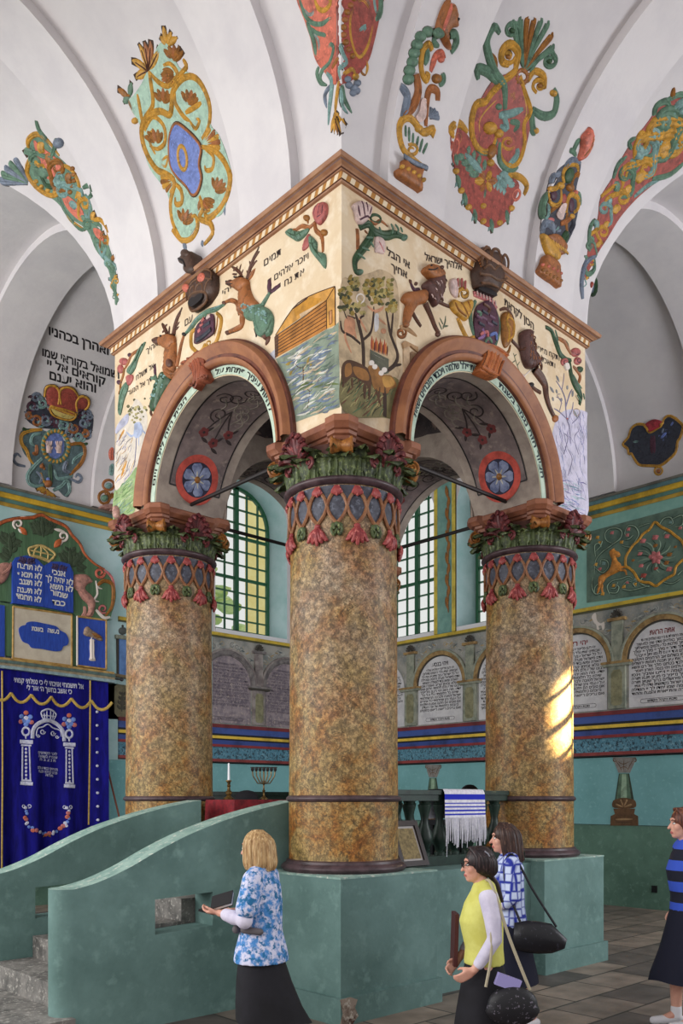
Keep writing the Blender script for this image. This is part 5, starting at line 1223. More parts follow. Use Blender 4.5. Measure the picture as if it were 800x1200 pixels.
streaks(r, "480,1500 780,1560 780,1880 560,1840 478,1750", [fl('teal pale', (176, 200, 204)), fl('teal line', (110, 150, 158))]+LVs, 50, 12, 22, 90, 22, .0042)
r.h0 = .0045
for t, w in (("625,1200 615,1050 590,970 580,860 575,780 540,690 490,610", 20), ("580,860 615,740 640,690", 16), ("545,690 560,600 565,540", 10), ("600,980 640,880 650,810", 14), ("590,970 520,900 470,870", 14), ("640,1010 690,960 715,900", 12), ("520,900 540,800 490,760", 9), ("560,1300 600,1150 560,1100", 12), ("700,1300 660,1150 700,1080", 12), ("600,1500 640,1350 600,1250", 12), ("545,820 500,745 530,735", 7)): r.stroke(t, w, fl('lilac trunk', (132, 126, 152)), .1, 4, (.9, .5))
for x, y, x1, y1 in ((520, 620, 490, 560), (470, 720, 430, 665), (500, 730, 490, 690), (465, 800, 455, 760), (640, 760, 650, 700), (590, 690, 600, 655), (690, 960, 650, 880), (545, 800, 535, 770)): r.leaf(x, y, x1, y1, 36, fl('lilac leaf', (138, 138, 140)), .1)
r.blob(592, 966, 9, RD, .2).ring(680, 905, 30, 34, 7, fl('buff ring', (190, 160, 130)), 0, .1); r.h0 = 0
r.part('sprig_mural'); GS = fl('sprig green', (98, 108, 88))
for t in ("90,350 120,450 160,560", "110,420 80,440", "125,470 150,430", "100,380 120,360", "140,510 115,500"): r.stroke(t, 10, GS, .1, 3, (.8, .3), None, 5, .004)
r.view(460, 290, 8)
for t in ("470,760 490,700 495,640", "460,770 430,700", "470,740 520,735", "470,720 440,660"): r.stroke(t, 18, GS, .1, 3, (.7, .2), None, 5, .004)
r.done('', '', '', parent=can)
r = Rel(SR, 398, 225, 8)
r.part('blossom').fill("108,130 180,92 232,118 290,150 272,240 202,312 150,285 130,200", WP, .03, .05)
for t in ("175,110 190,200 200,260", "220,120 225,210", "265,165 245,230", "140,150 160,250", "160,280 220,250 250,260"): r.stroke(t, 20, PL, .8, 3, (.7, .5), None, 9, .065)
r.fill("325,430 380,425 420,480 410,580 350,570 325,560", WP, .015, .02).stroke("350,470 400,570", 16, PK, .8, 3, (.6, .4), None, 9, .03)
r.part('leaves').stroke([(180, 335, .7), (265, 300, .9), (320, 375, 1.1), (420, 410, 1.1), (510, 395, 1.), (600, 425, .7)], 80, GD, .7, 4, (.8, .8), 3).stroke([(300, 340, .8), (285, 430, 1.1), (240, 500, 1.1), (180, 580, 1.), (140, 650, .9), (150, 745, .8), (195, 750, .6)], 76, GD, .7, 4, (.8, .8), 3).blob(600, 428, 32, G, .9, None, 0, 3).blob(190, 752, 28, G, .9)
for t in ("460,310 480,360 470,410", "500,315 530,360 520,400", "550,340 570,390", "350,340 370,390", "230,440 290,440", "190,530 260,560", "150,590 220,640", "270,480 300,530"): r.stroke(t, 20, G, .9, 3, (.6, .5), None, 9, .04)
r.ring(335, 250, 48, 36, 26, GD, .3, .9, 3)
r.part('stems').stroke("162,350 168,450 165,545", 44, OR, .7, 4, (1, .8), 3).stroke("290,270 330,300 380,270 450,325", 30, OR, .8, 4, (.8, .6), 3).stroke("230,360 260,390", 26, OR)
r.done('stucco_flower', 'white and plum stucco blossom with dark leaves near the corner of the right canopy face', 'stucco ornament', 'canopy corner blossoms')
r = Rel(SR, 460, 290, 8); MN = rm('mane brown', (88, 58, 54))
r.part('body').fill("72,500 110,430 200,418 295,405 318,470 295,525 225,550 180,620 155,690 130,730 92,725 100,600 112,545", OR, .03, .06)
r.part('leg').stroke([(300, 530, 1.2), (350, 640, 1.), (395, 750, .85), (430, 805, .9)], 62, BR, .9, 4, (1, .8), 3).stroke([(185, 620, 1.), (220, 680, .9), (262, 740, .8)], 48, BR, .9, 4, (1, .8), 3).stroke([(410, 500, 1.), (470, 530, .9), (545, 560, .7)], 40, BR, .9, 4, (1, .8), 3).blob(420, 815, 26, BR, .8).blob(110, 735, 26, OR, .8)
r.part('mane').fill("265,360 330,305 440,265 462,340 445,460 380,565 335,500 295,430", MN, .06, .08); rnd = random.Random(5)
for i in range(40):
    x, y = rnd.uniform(290, 440), rnd.uniform(320, 520)
    if x-300 > (y-320)*.0 and x+ (y-320)*.35 < 470 and x > 280+(y-420)*.5: r.stroke([(x, y), (x+12, y+16), (x+14, y+34)], 12, WP if i % 3 == 0 else BR, .9, 2, (.6, .4), None, 7, .12)
r.part('head').fill("262,232 290,188 342,178 410,208 452,275 405,315 345,315 300,280", OR, .08, .06); r.h0 = .13; r.stroke("275,240 330,245 360,225", 14, BK).blob(300, 205, 9, BK).blob(395, 225, 20, BR); r.h0 = 0
r.part('tail').stroke([(250, 390, .8), (205, 400, 1.), (180, 370, .9), (165, 320, .7)], 40, PL, .9, 4, (.8, .8), 3).leaf(175, 340, 150, 300, 44, BR, .8).leaf(200, 350, 235, 330, 34, BR, .8)
r.done('stucco_lion', 'tawny stucco lion with dark mane standing left of the shield on the right canopy face', 'stucco figure', 'lions of the right canopy face')
r = Rel(SR, 590, 370, 8)
r.part('mane').fill("140,170 190,138 246,158 242,250 262,330 320,420 302,482 220,502 178,460 150,350 138,260", MN, .06, .08); rnd = random.Random(6)
for i in range(46):
    y = rnd.uniform(180, 470); x = rnd.uniform(160+(y-180)*.12, 225+(y-180)*.22); r.stroke([(x, y), (x+8, y+14), (x+4, y+30)], 12, BR if i % 3 else OR, .9, 2, (.6, .4), None, 7, .12)
r.part('head').blob(258, 245, 30, BR, 1., 44).blob(265, 245, 12, BK, 2.6); r.leaf(255, 210, 285, 215, 26, BR, .8)
r.part('body').stroke([(270, 490, 1.1), (335, 570, 1.2), (380, 650, 1.), (395, 750, .8), (430, 860, .6), (480, 960, .55)], 92, BR, .7, 4, (1, .8), 3)
r.part('leg').stroke("75,235 125,290 155,330", 38, BR, .9, 4, (1, 1), 3).stroke("310,420 345,450 352,510", 36, BR, .9, 4, (1, .6), 3).stroke("340,720 290,690 240,645", 40, BR, .9, 4, (1, .8), 3).blob(255, 650, 26, BK, .8).blob(480, 965, 30, OR, .8, 36).stroke("440,870 460,920", 40, BK, .8)
r.part('tail').stroke("168,590 240,520 312,465", 14, CREAML, .8).leaf(170, 545, 200, 600, 40, WP, .6)
r.done('stucco_lion', 'dark brown stucco lion rearing right of the shield on the right canopy face', 'stucco figure', 'lions of the right canopy face')
r = Rel(SR, 515, 285, 7.273)
r.part('crown_body').fill("258,250 278,150 300,80 345,45 395,75 455,95 515,155 525,260 500,375 445,450 360,400 285,395 268,330", DK, .06, .14)
r.part('crown_arches')
for t in ("290,240 285,150 310,90 350,90 350,200", "350,200 380,100 430,110 440,220", "440,220 480,140 510,200 500,300", "270,300 350,320 430,360 500,340", "285,380 360,385 430,420", "300,260 340,230 380,270 420,240 470,280", "310,180 330,160 320,220"): r.stroke(t, 24, DKR, .9, 4, (.9, .7), None, 9, .17)
r.beads("290,230 285,150 310,90 345,60", 11, OR)
r.part('crown_lining').fill("290,405 340,395 420,425 448,470 400,462 320,430", BK, .10)
r.done('stucco_royal_emblem', 'dark bronze stucco crown breaking the cornice over the right canopy face', 'stucco crown', 'crowns on the canopy faces')
r = Rel(SR, 515, 285, 7.273)
r.part('field').fill("300,560 350,510 420,500 480,600 492,740 460,860 380,900 310,850 282,700", PL, .03, .03); r.h0 = .06
for i, (x, y) in enumerate(((310, 640), (360, 600), (420, 640), (330, 700), (400, 700), (440, 690), (350, 650))): r.stroke([(x-22, y-10), (x+22, y+16)], 26, DB if i % 2 else rm('plum light', (104, 70, 92)), .8, 2, (1, 1))
for t, m in (("350,530 400,570 380,610", BR), ("320,790 380,770 380,850", PK), ("400,800 450,780 460,840", BL), ("340,740 350,800 300,830", rm('lilac stucco', (140, 104, 150))), ("420,860 390,820 360,860", G)): r.stroke(t, 30, m, .8, 4, (.7, .6), 2)
r.h0 = 0; r.part('garland').stroke("305,495 260,580 265,690 290,790", 46, G, .8, 4, (.7, .6), 3).stroke("300,590 330,610 310,650", 30, G, .8, 4, (.7, .6), 3, 9, .04).stroke("470,555 505,680 495,790 455,890 370,880", 34, G, .8, 4, (.7, .6), 3)
r.part('ribbon').stroke([(285, 430, .9), (350, 450, 1.), (430, 490, 1.), (480, 560, .9)], 62, PK, .7, 4, (.8, .8), 3)
for k in range(7): x = 300+26*k; y = 430+12*k+max(0, k-3)*6; r.stroke([(x, y-20), (x+6, y+24)], 12, WP, .9, 2, (.8, .8), None, 7, .045)
r.part('scrolls').fill("76,525 110,485 180,510 260,485 268,560 215,665 150,625 100,580", Yl, .03, .05)
for t in ("100,520 130,580 200,640", "150,520 190,590 215,640", "210,510 230,580"): r.stroke(t, 20, YD, .9, 3, (.6, .4), None, 9, .07)
r.stroke("150,640 192,740 240,820 292,805", 50, Yl, .8, 4, (.8, .8), 3).spiral(205, 430, 54, 36, Yl, 1.2, 2.5, 1, .8, None, 3).fill("78,330 130,308 150,400 140,470 92,430", WP, .02, .03)
for x, y in ((140, 330), (175, 330), (205, 350)): r.stroke([(x, y+50), (x, y), (x+4, y-22)], 24, PN_, .8, 3, (.8, .6), None, 9, .03)
r.fill("520,620 572,590 622,680 612,800 560,895 530,850 518,740", YD, .03, .05)
for t in ("540,640 600,680 590,780", "540,700 560,780 550,860", "560,610 540,680 570,740", "610,700 600,800 560,830"): r.stroke(t, 22, Yl, .9, 4, (.7, .5), 2, 9, .06)
r.stroke("510,570 570,560 620,640 630,740", 30, BR, .9, 4, (.7, .6), 2).stroke("480,920 520,965 580,935 602,870", 30, YD, .8, 4, (.7, .6), 3).blob(498, 915, 24, YD)
r.done('stucco_shield', 'plum stucco shield with ochre scrolls under the crown of the right canopy face', 'stucco ornament', 'shields on the canopy faces')
r = Rel(SR, 515, 285, 7.273); KO = rm('orange bracket', (170, 96, 52))
r.part('bracket').fill("325,890 400,890 520,985 470,1055 442,1130 425,1175 350,1150 275,1110 300,1050 330,960", KO, .13, .05)
for k in range(6):
    f = k/5; r.stroke([(335+170*f, 900+85*f), (340+120*f, 990+70*f), (290+140*f, 1105+60*f)], 24, KO if k % 2 else rm('orange rib', (192, 118, 70)), .9, 4, (.9, .9), 2, 9, .165)
r.h0 = .17; r.stroke("285,1085 350,1125 425,1160", 36, KO, .9).stroke("335,900 420,930 515,990", 30, KO, .9); r.h0 = 0
r.done('arch_keystone', 'orange fluted keystone on the right arch of the canopy', 'keystone', 'arch keystones')
r = Rel(SR, 630, 370, 10.91)
r.part('leaves').stroke([(95, 145, .5), (165, 190, .9), (225, 350, 1.1), (280, 490, 1.1), (350, 550, .9), (420, 570, .8)], 74, GD, .7, 4, (.8, .8), 3).stroke([(400, 600, .9), (420, 760, 1.), (470, 890, 1.2), (535, 1010, 1.1), (530, 1140, .8)], 84, GD, .7, 4, (.8, .7), 3)
for t in ("150,180 210,300 260,430", "200,190 240,330", "430,760 500,900 550,1050", "480,860 540,940", "480,1020 530,1110", "560,1000 575,1080"): r.stroke(t, 22, G, .9, 3, (.6, .4), None, 9, .035)
r.part('stems').stroke("250,285 330,330 370,400 420,490", 62, OR, .7, 4, (.7, .7), 3).stroke("450,650 510,720 535,790 510,880", 58, OR, .7, 4, (.7, .7), 3).blob(530, 690, 42, GD, .8, None, 0, 3).leaf(350, 310, 400, 430, 50, GD, .6)
r.part('blossom').blob(478, 470, 66, PN_, .6, 60, 0, 3).blob(505, 580, 50, PN_, .6, 52, 0, 3).blob(335, 590, 50, PN_, .6, 56, 0, 3)
for cx, cy, q in ((478, 470, 40), (505, 580, 30), (335, 600, 32)): r.h0 = .035; r.spiral(cx, cy, q, 16, PL, 1.3, 0, 1); r.h0 = 0
r.fill("320,620 370,610 390,680 350,700", CREAML, .03, .02)
r.done('stucco_flower', 'plum stucco roses with dark leaves at the right end of the right canopy face', 'stucco ornament', 'canopy corner blossoms')
# soffit flowers and ribbons inside the two near arches
def soffit_paint(q, angc, rib_):
    P = rot_side(q); R0_ = RS-.007
    class Sf:
        def hit(s, px, py):      # px: metres along the arc from angc, py: depth into the reveal
            t = angc+px/R0_; return Vector(P(CXM+R0_*math.cos(t), ZC+R0_*math.sin(t), -py)), (Vector(P(CXM, ZC, -py))-Vector(P(CXM+R0_*math.cos(t), ZC+R0_*math.sin(t), -py))).normalized()
    class Rs(Rel):
        def mpp(s, p): return 1.
    r = Rs(Sf()); 
    r.part('rosette').fill([(.265*math.cos(2*PI*i/20), .46+.265*math.sin(2*PI*i/20)) for i in range(20)], fl('coral halo', (196, 82, 70)), .001, step=.06)
    bl = mat('rosette blue', (136, 144, 172), .8, (88, 96, 130), 10)
    r.fill([(.185*math.cos(2*PI*i/20), .46+.185*math.sin(2*PI*i/20)) for i in range(20)], fl('rosette dark', (44, 42, 62)), .003, step=.05); r.h0 = .004
    for k in range(6):
        a = 2*PI*k/6+.3; c_, s_ = math.cos(a), math.sin(a)
        r.stroke([(.03*c_, .46+.03*s_, .35), (.09*c_, .46+.09*s_, .85), (.135*c_, .46+.135*s_, 1.15), (.172*c_, .46+.172*s_, .7)], .125, bl, .06, 3, (1, 1), None, 7)
        r.stroke([(.03*c_, .46+.03*s_), (.09*c_, .46+.09*s_)], .018, fl('rosette pale', (196, 190, 178)), .1, 2, (1, .4), None, 5, .009)
    r.blob(0, .46, .038, YD, .5); r.h0 = 0
    rn = random.Random(q+1); dk = fl('ribbon dark', (58, 48, 48)); gr = fl('ribbon grey', (132, 122, 112)); r.part('ribbon')
    for k, (x, y) in enumerate(((.75, .38), (.9, .55), (1.05, .4), (1.15, .58), (.98, .3), (.82, .62), (1.25, .45))):
        r.spiral(x*rib_, y, .10, .022, gr if k % 2 else dk, 1.3, k*1.2, 1 if k % 2 else -1, .08).stroke([(x*rib_, y), ((x-.1)*rib_, y+.08), ((x-.22)*rib_, y+.02)], .022, gr, .08)
    for k, (x, y) in enumerate(((.50, .34), (.56, .62), (.42, .50))):
        r.stroke([(.85*rib_, .48), (.68*rib_, (.48+y)/2), (x*rib_, y)], .02, dk, .08)
        for j in range(5): a = 2*PI*j/5; r.blob(x*rib_+.032*math.cos(a), y+.032*math.sin(a), .028, fl('soffit rose', (124, 58, 58)), .08)
        r.blob(x*rib_, y, .018, dk, .2); r.leaf(x*rib_+.06, y, x*rib_+.1, y+.1, .04, dk, .08).leaf(x*rib_-.02, y+.03, x*rib_-.09, y+.08, .035, dk, .08)
    nm = 'canopy_wall' + ('.%03d' % q if q else '')
    r.done('', '', '', parent=bpy.data.objects[nm])
soffit_paint(0, math.radians(24), 1.)
soffit_paint(3, math.radians(156), -1.)
soffit_paint(1, math.radians(24), 1.); soffit_paint(1, math.radians(156), -1.); soffit_paint(2, math.radians(24), 1.); soffit_paint(2, math.radians(156), -1.)
# ------------------------------------------------------------------ painted arcade with prayer panels on the far walls
M_panel = mat('white prayer panel', (206, 204, 206), .8, (188, 186, 190), 4, .45, .65)
M_pil = mat('grey green pilaster paint', (150, 152, 136), .8, (112, 118, 106), 6, .42, .62)
M_pile = mat('ochre arch paint', (158, 130, 86), .8, (118, 92, 60), 8, .42, .62)
M_pild = mat('dark moulding paint', (66, 62, 56), .8)
HEB = ["אתה הראת לדעת כי יי הוא האלהים אין עוד", "אין כמוך באלהים אדני ואין כמעשיך", "מלכותך מלכות כל עולמים וממשלתך", "בכל דור ודור יי מלך יי מלך יי ימלך", "לעולם ועד יי עז לעמו יתן יי יברך", "את עמו בשלום אב הרחמים היטיבה", "ברצונך את ציון תבנה חומות ירושלים", "כי בך לבד בטחנו מלך אל רם ונשא", "אדון עולמים ויהי בנסע הארון ויאמר", "משה קומה יי ויפצו אויביך וינסו", "משנאיך מפניך כי מציון תצא תורה", "ודבר יי מירושלים ברוך שנתן תורה", "לעמו ישראל בקדושתו גדלו ליי אתי", "ונרוממה שמו יחדו לך יי הגדלה", "והגבורה והתפארת והנצח וההוד"]
HEB2 = ["יהי רצון מלפניך יי אלהינו ואלהי", "אבותינו שתעורר רחמים גדולים", "על כל ישראל עמך ותוציא את כל", "אדם מישראל מצרה לרוחה ומאפלה", "לאורה ומשעבוד לגאולה השתא", "בעגלא ובזמן קריב ואמרו אמן", "רבונו של עולם חלמתי חלום ואיני", "יודע מה הוא יהי רצון מלפניך", "שיהיו כל חלומותי עלי ועל כל", "ישראל לטובה ולברכה הן שחלמתי", "על עצמי והן שחלמתי על אחרים", "אם טובים הם חזקם ואמצם ויתקימו", "בי ובהם כחלומותיו של יוסף הצדיק", "ואם צריכים רפואה רפאם כחזקיהו"]
def arch_panel(P, c, head, lines, label, hw=.575, zb=3.31, zs=4.08, red=(), m=None, ink=None, flip=1, lh=.062):
    o = thing('painted_prayer', label, 'wall text', P(c, zb, .01), 'prayer panels of the arcade')
    mb = MB(); n = 20
    mb.plate([[(c-hw, zb), (c+hw, zb)]+[(c+hw*math.cos(PI*i/n), zs+hw*math.sin(PI*i/n)) for i in range(n+1)]], P, .008)
    mb.build('panel', m or M_panel, o, smooth=0)
    mb = MB(); z = zs+hw-.19
    def line(s_, z, w, h, mm):
        L_, R_ = (c+w/2, c-w/2) if flip > 0 else (c-w/2, c+w/2)
        letters(mb, s_, lambda u, v: P(L_+(R_-L_)*u, z+h*v, .011), mm, .02)
    ink = ink or M_ink
    if head: line(head, z, .42, .075, M_inkr if red else ink); z -= .085
    k = 0
    while z > zb+.16 and k < len(lines):
        half = hw-.05 if z+.06 < zs else math.sqrt(max(.01, hw*hw-(z+.06-zs)**2))-.05
        if half > .2: line(lines[k], z, 2*half*(1. if k % 4 else .9), .042, ink)
        z -= lh; k += 1
    mb.use(M_ink); cz = zb+.09
    r_ = .035
    pill = [(c-.34-r_*math.sin(PI*i/6)*1, cz-r_*math.cos(PI*i/6)) for i in range(7)]; pill = [(c-.34+0*i, 0) for i in range(0)]+[(c+.34+r_*math.cos(-PI/2+PI*i/6), cz+r_*math.sin(-PI/2+PI*i/6)) for i in range(7)]+[(c-.34+r_*math.cos(PI/2+PI*i/6), cz+r_*math.sin(PI/2+PI*i/6)) for i in range(7)]
    inn = [(c+(x-c)*.985, cz+(y-cz)*.84) for x, y in pill]
    mb.plate([pill, inn], P, .0105, side=False)
    line("נדבת הקהל הקדוש", cz-.018, .5, .034, ink)
    mb.build('lettering', None, o, smooth=0)
    return o
def arcade(P, ys, dark=False):
    mp, me = (M_pil, M_pile) if not dark else (mat('mauve pilaster paint', (150, 142, 138), .8, (110, 100, 100), 6), mat('grey arch paint', (128, 122, 120), .8, (92, 86, 88), 8))
    for i, y in enumerate(ys):
        mb = MB().use(mp); mb.plate([[(y-.15, 3.31), (y+.15, 3.31), (y+.15, 4.02), (y-.15, 4.02)]], P, .05)
        mb.use(M_pild if dark else mp); mb.plate([[(y-.24, 4.02), (y+.24, 4.02), (y+.26, 4.06), (y-.26, 4.06)]], P, .09); mb.use(me).plate([[(y-.27, 4.06), (y+.27, 4.06), (y+.27, 4.10), (y-.27, 4.10)]], P, .10)
        mb.use(mp).plate([[(y-.10, 4.10), (y+.10, 4.10), (y+.10, 4.78), (y-.10, 4.78)]], P, .045); mb.use(me).plate([[(y-.16, 4.78), (y+.16, 4.78), (y+.16, 4.83), (y-.16, 4.83)]], P, .08)
        mb.use(mat('pilaster inset', (140, 136, 106), .8, (110, 108, 84), 9)).plate([[(y-.10, 3.4), (y-.06, 3.36), (y+.06, 3.36), (y+.10, 3.4), (y+.10, 3.9), (y+.06, 3.96), (y-.06, 3.96), (y-.10, 3.9)]], P, .055)
        mb.use(M_pild)
        for k in range(7):
            a = PI*(.08+.84*k/6); mb.tube([P(y+.03*math.cos(a), 4.84+.03*math.sin(a), .04), P(y+.09*math.cos(a), 4.84+.10*math.sin(a), .06), P(y+.11*math.cos(a), 4.84+.13*math.sin(a), .045)], [.012, .02, .016], 6)
        mb.build('trim_%d' % (30+i+(20 if dark else 0)), None, kind='structure', smooth=30)
    for i, (a, b) in enumerate(zip(ys, ys[1:])):
        c = (a+b)/2; hw = abs(a-b)/2-.19; mb = MB(); n = 24
        for r0, r1, h, m in ((hw, hw+.045, .03, M_pild if not dark else me), (hw+.02, hw+.12, .05, me), (hw+.10, hw+.135, .065, mp)):
            mb.use(m).plate([[(c+r1*math.cos(PI*k/n), 4.08+r1*math.sin(PI*k/n)) for k in range(n+1)]+[(c+r0*math.cos(PI*k/n), 4.08+r0*math.sin(PI*k/n)) for k in range(n, -1, -1)]], P, h)
        mb.build('trim_%d' % (40+i+(20 if dark else 0)), None, kind='structure', smooth=0)
YS = [6.38, 4.84, 3.29, 1.74, .19, -1.36]
arcade(PE, YS)
arch_panel(PE, (YS[0]+YS[1])/2, "ויהי בנסע", HEB2, 'arched white Hebrew prayer panel below the tall window, between the front and right columns')
arch_panel(PE, (YS[1]+YS[2])/2, "לך יי", HEB[3:]+HEB[:3], 'arched white Hebrew prayer panel showing only a strip left of the right column')
arch_panel(PE, (YS[2]+YS[3])/2, "יהי רצון", HEB2, 'arched white Hebrew prayer panel with red words just right of the right column', red=True)
arch_panel(PE, (YS[3]+YS[4])/2, "אתה הראת", HEB, 'arched white Hebrew prayer panel with red heading at the right edge of the photo', red=True)
o_ = arch_panel(PE, 7.15, "שמע ישראל", HEB[5:], 'arched white Hebrew prayer panel showing only a strip right of the front column')
M_panel_d = mat('faded mauve prayer panel', (150, 138, 142), .85, (116, 106, 116), 6, .42, .62, c3=(170, 156, 150), scale3=16)
XS = [4.10, 5.64, 7.18]
arcade(PN, XS, True)
M_inkf = mat('faded lettering', (92, 84, 96), .8)
arch_panel(PN, 4.87, "", HEB2[2:]+HEB2[:2], 'arched faded mauve prayer panel right of the left column', m=M_panel_d, ink=M_inkf, flip=-1)
arch_panel(PN, 6.41, "", HEB[6:]+HEB[:6], 'arched faded mauve prayer panel left of the front column', m=M_panel_d, ink=M_inkf, flip=-1)
# painted scrollwork in the spandrels (one painting per bay)
def spandrel(P, c, seed, mats):
    rnd = random.Random(seed)
    class Sf:
        def hit(s, px, py): return Vector(P(c+px, py, 0.)), Vector(P(0, 0, 1.))-Vector(P(0, 0, 0.))
    class Rs(Rel):
        def mpp(s, p): return 1.
    r = Rs(Sf()); r.part('spandrel_painting')
    for sg in (-1, 1):
        for k in range(5):
            x = sg*(.12+.11*k); z = 4.70+.0*k-.0+(-.02*k if k < 3 else -.06*k+.10)
            z = min(4.93, 4.08+math.sqrt(max(0, .75**2-x*x))+.06); z = min(z, 4.93)
            r.spiral(x, z, .06, .022, mats[rnd.randrange(len(mats))], 1.2, rnd.uniform(0, 6), sg, .1).leaf(x, z, x+sg*.10, z+rnd.uniform(-.05, .06), .04, mats[rnd.randrange(len(mats))], .1)
    r.done('spandrel_painting', 'faint painted scrolls over an arched prayer panel', 'wall painting', 'spandrel paintings of the arcade')
for i in range(5): spandrel(PE, (YS[i]+YS[i+1])/2, i, [fl('spandrel grey', (112, 116, 116)), fl('spandrel buff', (170, 146, 104)), fl('spandrel pale', (176, 178, 172))])
for i in range(2): spandrel(PN, (XS[i]+XS[i+1])/2, 9+i, [fl('spandrel slate', (86, 98, 104)), fl('spandrel buff', (170, 146, 104)), fl('spandrel pale', (176, 178, 172))])
r = Rel(SE, 660, 720, 5.714); r.part('silhouette').fill("190,15 215,-10 225,40 250,60 272,50 275,90 262,105 255,75 235,80 240,100 225,100 220,70 205,55", CREAML, .006)
r.done('stag_painting', 'small white painted stag above the prayer panel right of the right column', 'wall painting')
# painted column stumps on the turquoise dado
r = Rel(SE, 700, 870, 6.316)
CL = fl('stump brown', (104, 76, 52)); CL2 = fl('stump grey', (140, 136, 132)); CL3 = fl('stump green', (92, 118, 98)); CL4 = fl('stump pale green', (150, 176, 150))
r.part('shaft').fill("158,230 235,230 268,420 280,470 112,470 130,420", fl('stump dark', (60, 70, 58)), .004, curve=False).fill("165,230 225,230 250,420 140,420", CL3, .006, curve=False).fill("182,235 212,235 218,410 172,410", CL4, .007, curve=False)
r.part('capital').fill("112,110 285,110 270,160 240,225 155,225 130,160", CL2, .006, curve=False); r.h0 = .006
for t in ("130,130 160,170 180,215", "265,130 240,170 220,215", "195,130 195,215", "150,140 190,160 240,140", "170,190 200,180 230,200"): r.stroke(t, 9, CL, .1)
r.spiral(128, 128, 18, 8, CL, 1.2, 0, 1, .1).spiral(272, 128, 18, 8, CL, 1.2, 2, -1, .1); r.h0 = 0
r.part('pedestal').fill("112,440 140,420 195,410 255,420 282,440 270,485 125,485", CL, .008).fill("118,490 278,490 270,530 300,545 302,616 96,616 98,545 130,530", CL, .008, curve=False); r.h0 = .008
r.stroke("135,570 262,568", 18, fl('stump light', (160, 128, 92)), .1).stroke("140,590 255,590", 8, M_outl, .1).fan(195, 480, -160, -20, 62, 7, 16, fl('stump light', (160, 128, 92)), CL, 0, .2); r.h0 = 0
col_p = r.done('column_painting', 'painted green column on a brown pedestal on the right hand dado wall', 'wall painting', 'painted columns of the dado')
c2 = copy_tree(col_p); c2.location = col_p.location+Vector((0, 4.17, 0)); c2['label'] = 'painted column capital on the far dado above the draped shawl'
# long relief panel on the right wall above the arcade
r = Rel(SE, 690, 600, 7.273)
r.part('ground').fill("-15,175 1200,-150 1200,610 -15,775", mat('grey green panel', (96, 118, 104), .8, (72, 92, 82), 4, .42, .64), .02, curve=False)
r.h0 = .02
pts = "565,90 520,150 465,190 430,240 385,280 350,330 318,390 318,460 345,480 390,520 425,580 470,600 520,605 572,632 620,600 680,560 730,530 745,470 790,420 830,380 800,260 740,205 690,165 620,130"
r.part('frame').stroke(pts, 24, Yl, .7, 4, (1, 1), 3, closed=True)
r.part('scrolls')
GV = fl('vine green', (52, 72, 60)); GV2 = fl('vine light', (134, 156, 136))
for t in ("50,520 60,420 110,350 190,290 270,230 285,170 240,140 170,150 140,200 160,250 210,270", "60,380 55,290 90,270 110,300", "290,290 360,300 400,250 430,190 400,130 340,120 310,180 330,220", "50,470 120,520 170,470 160,420 110,410 100,450", "40,560 30,640 60,700 120,690", "180,700 160,640 200,590 280,570 340,550 380,570", "180,690 240,690 260,640 220,620", "290,660 360,670 450,650 520,630", "300,620 330,590 370,600", "400,640 380,610 420,590", "600,120 640,60 700,50 720,100 680,120", "640,190 660,170", "720,60 800,30 800,110 740,130", "760,540 800,500", "640,600 720,610 800,560", "460,560 430,610", "430,130 480,110 520,100", "120,250 100,300 60,340", "380,200 350,230 310,240", "250,600 230,650 190,650", "440,610 480,630 520,640", "100,600 60,640 50,690"): r.stroke(t, 24, GV, .3, 4, (.7, .5)); r.stroke(t, 11, GV2, .8, 4, (.7, .5), None, 9, .024)
for x, y, m in ((75, 220, Yl), (95, 265, Yl), (200, 180, PK), (340, 150, PK), (330, 200, PK), (280, 260, Yl), (60, 450, Yl), (95, 490, PK), (130, 440, G2), (215, 630, Yl), (300, 640, Yl), (330, 600, PK), (395, 620, Yl), (120, 700, Yl), (700, 90, G2), (780, 140, PK), (400, 580, G2)): r.leaf(x-16, y+10, x+18, y-14, 26, m, .5).leaf(x-10, y-12, x+14, y+12, 20, m, .5)
r.part('flowers')
for a in range(0, 360, 20): 
    c_, s_ = math.cos(math.radians(a)), math.sin(math.radians(a)); r.stroke([(575+40*c_, 390+35*s_), (575+100*c_-20*s_, 385+95*s_+14*c_), (575+165*c_, 380+140*s_)], 12, GV if a % 40 else GV2, .5, 3, (.8, .4))
for x, y, w, m in ((570, 220, 60, PK), (670, 210, 50, PK), (465, 250, 54, PK), (440, 360, 44, PK), (450, 460, 46, PK), (470, 545, 56, RD), (690, 490, 56, PK), (690, 365, 50, YD), (665, 435, 50, YD), (570, 290, 44, YD), (575, 485, 40, RD), (380, 415, 30, YD), (530, 380, 40, PK), (740, 300, 30, YD)): r.leaf(x-w*.5, y+w*.2, x+w*.5, y-w*.25, w*.7, m, .5).leaf(x-w*.35, y-w*.3, x+w*.3, y+w*.3, w*.5, m, .4)
for k in range(6): a = 2*PI*k/6; r.leaf(575, 390, 575+62*math.cos(a), 390+62*math.sin(a), 44, PK, .5)
r.part('deer').fill("185,330 215,320 240,335 262,345 272,375 250,390 235,385 250,420 278,450 272,500 220,530 160,560 130,600 100,640 85,600 95,550 150,520 190,470 200,410 180,360", rm('golden fawn', (186, 122, 52)), .01, .03)
for t, w in (("260,480 300,470 330,475", 22), ("270,500 310,500 325,540", 20), ("110,590 95,640 75,700", 26), ("120,620 115,660 125,700", 20), ("205,335 220,310", 12)): r.stroke(t, w, rm('golden fawn', (186, 122, 52)), .8)
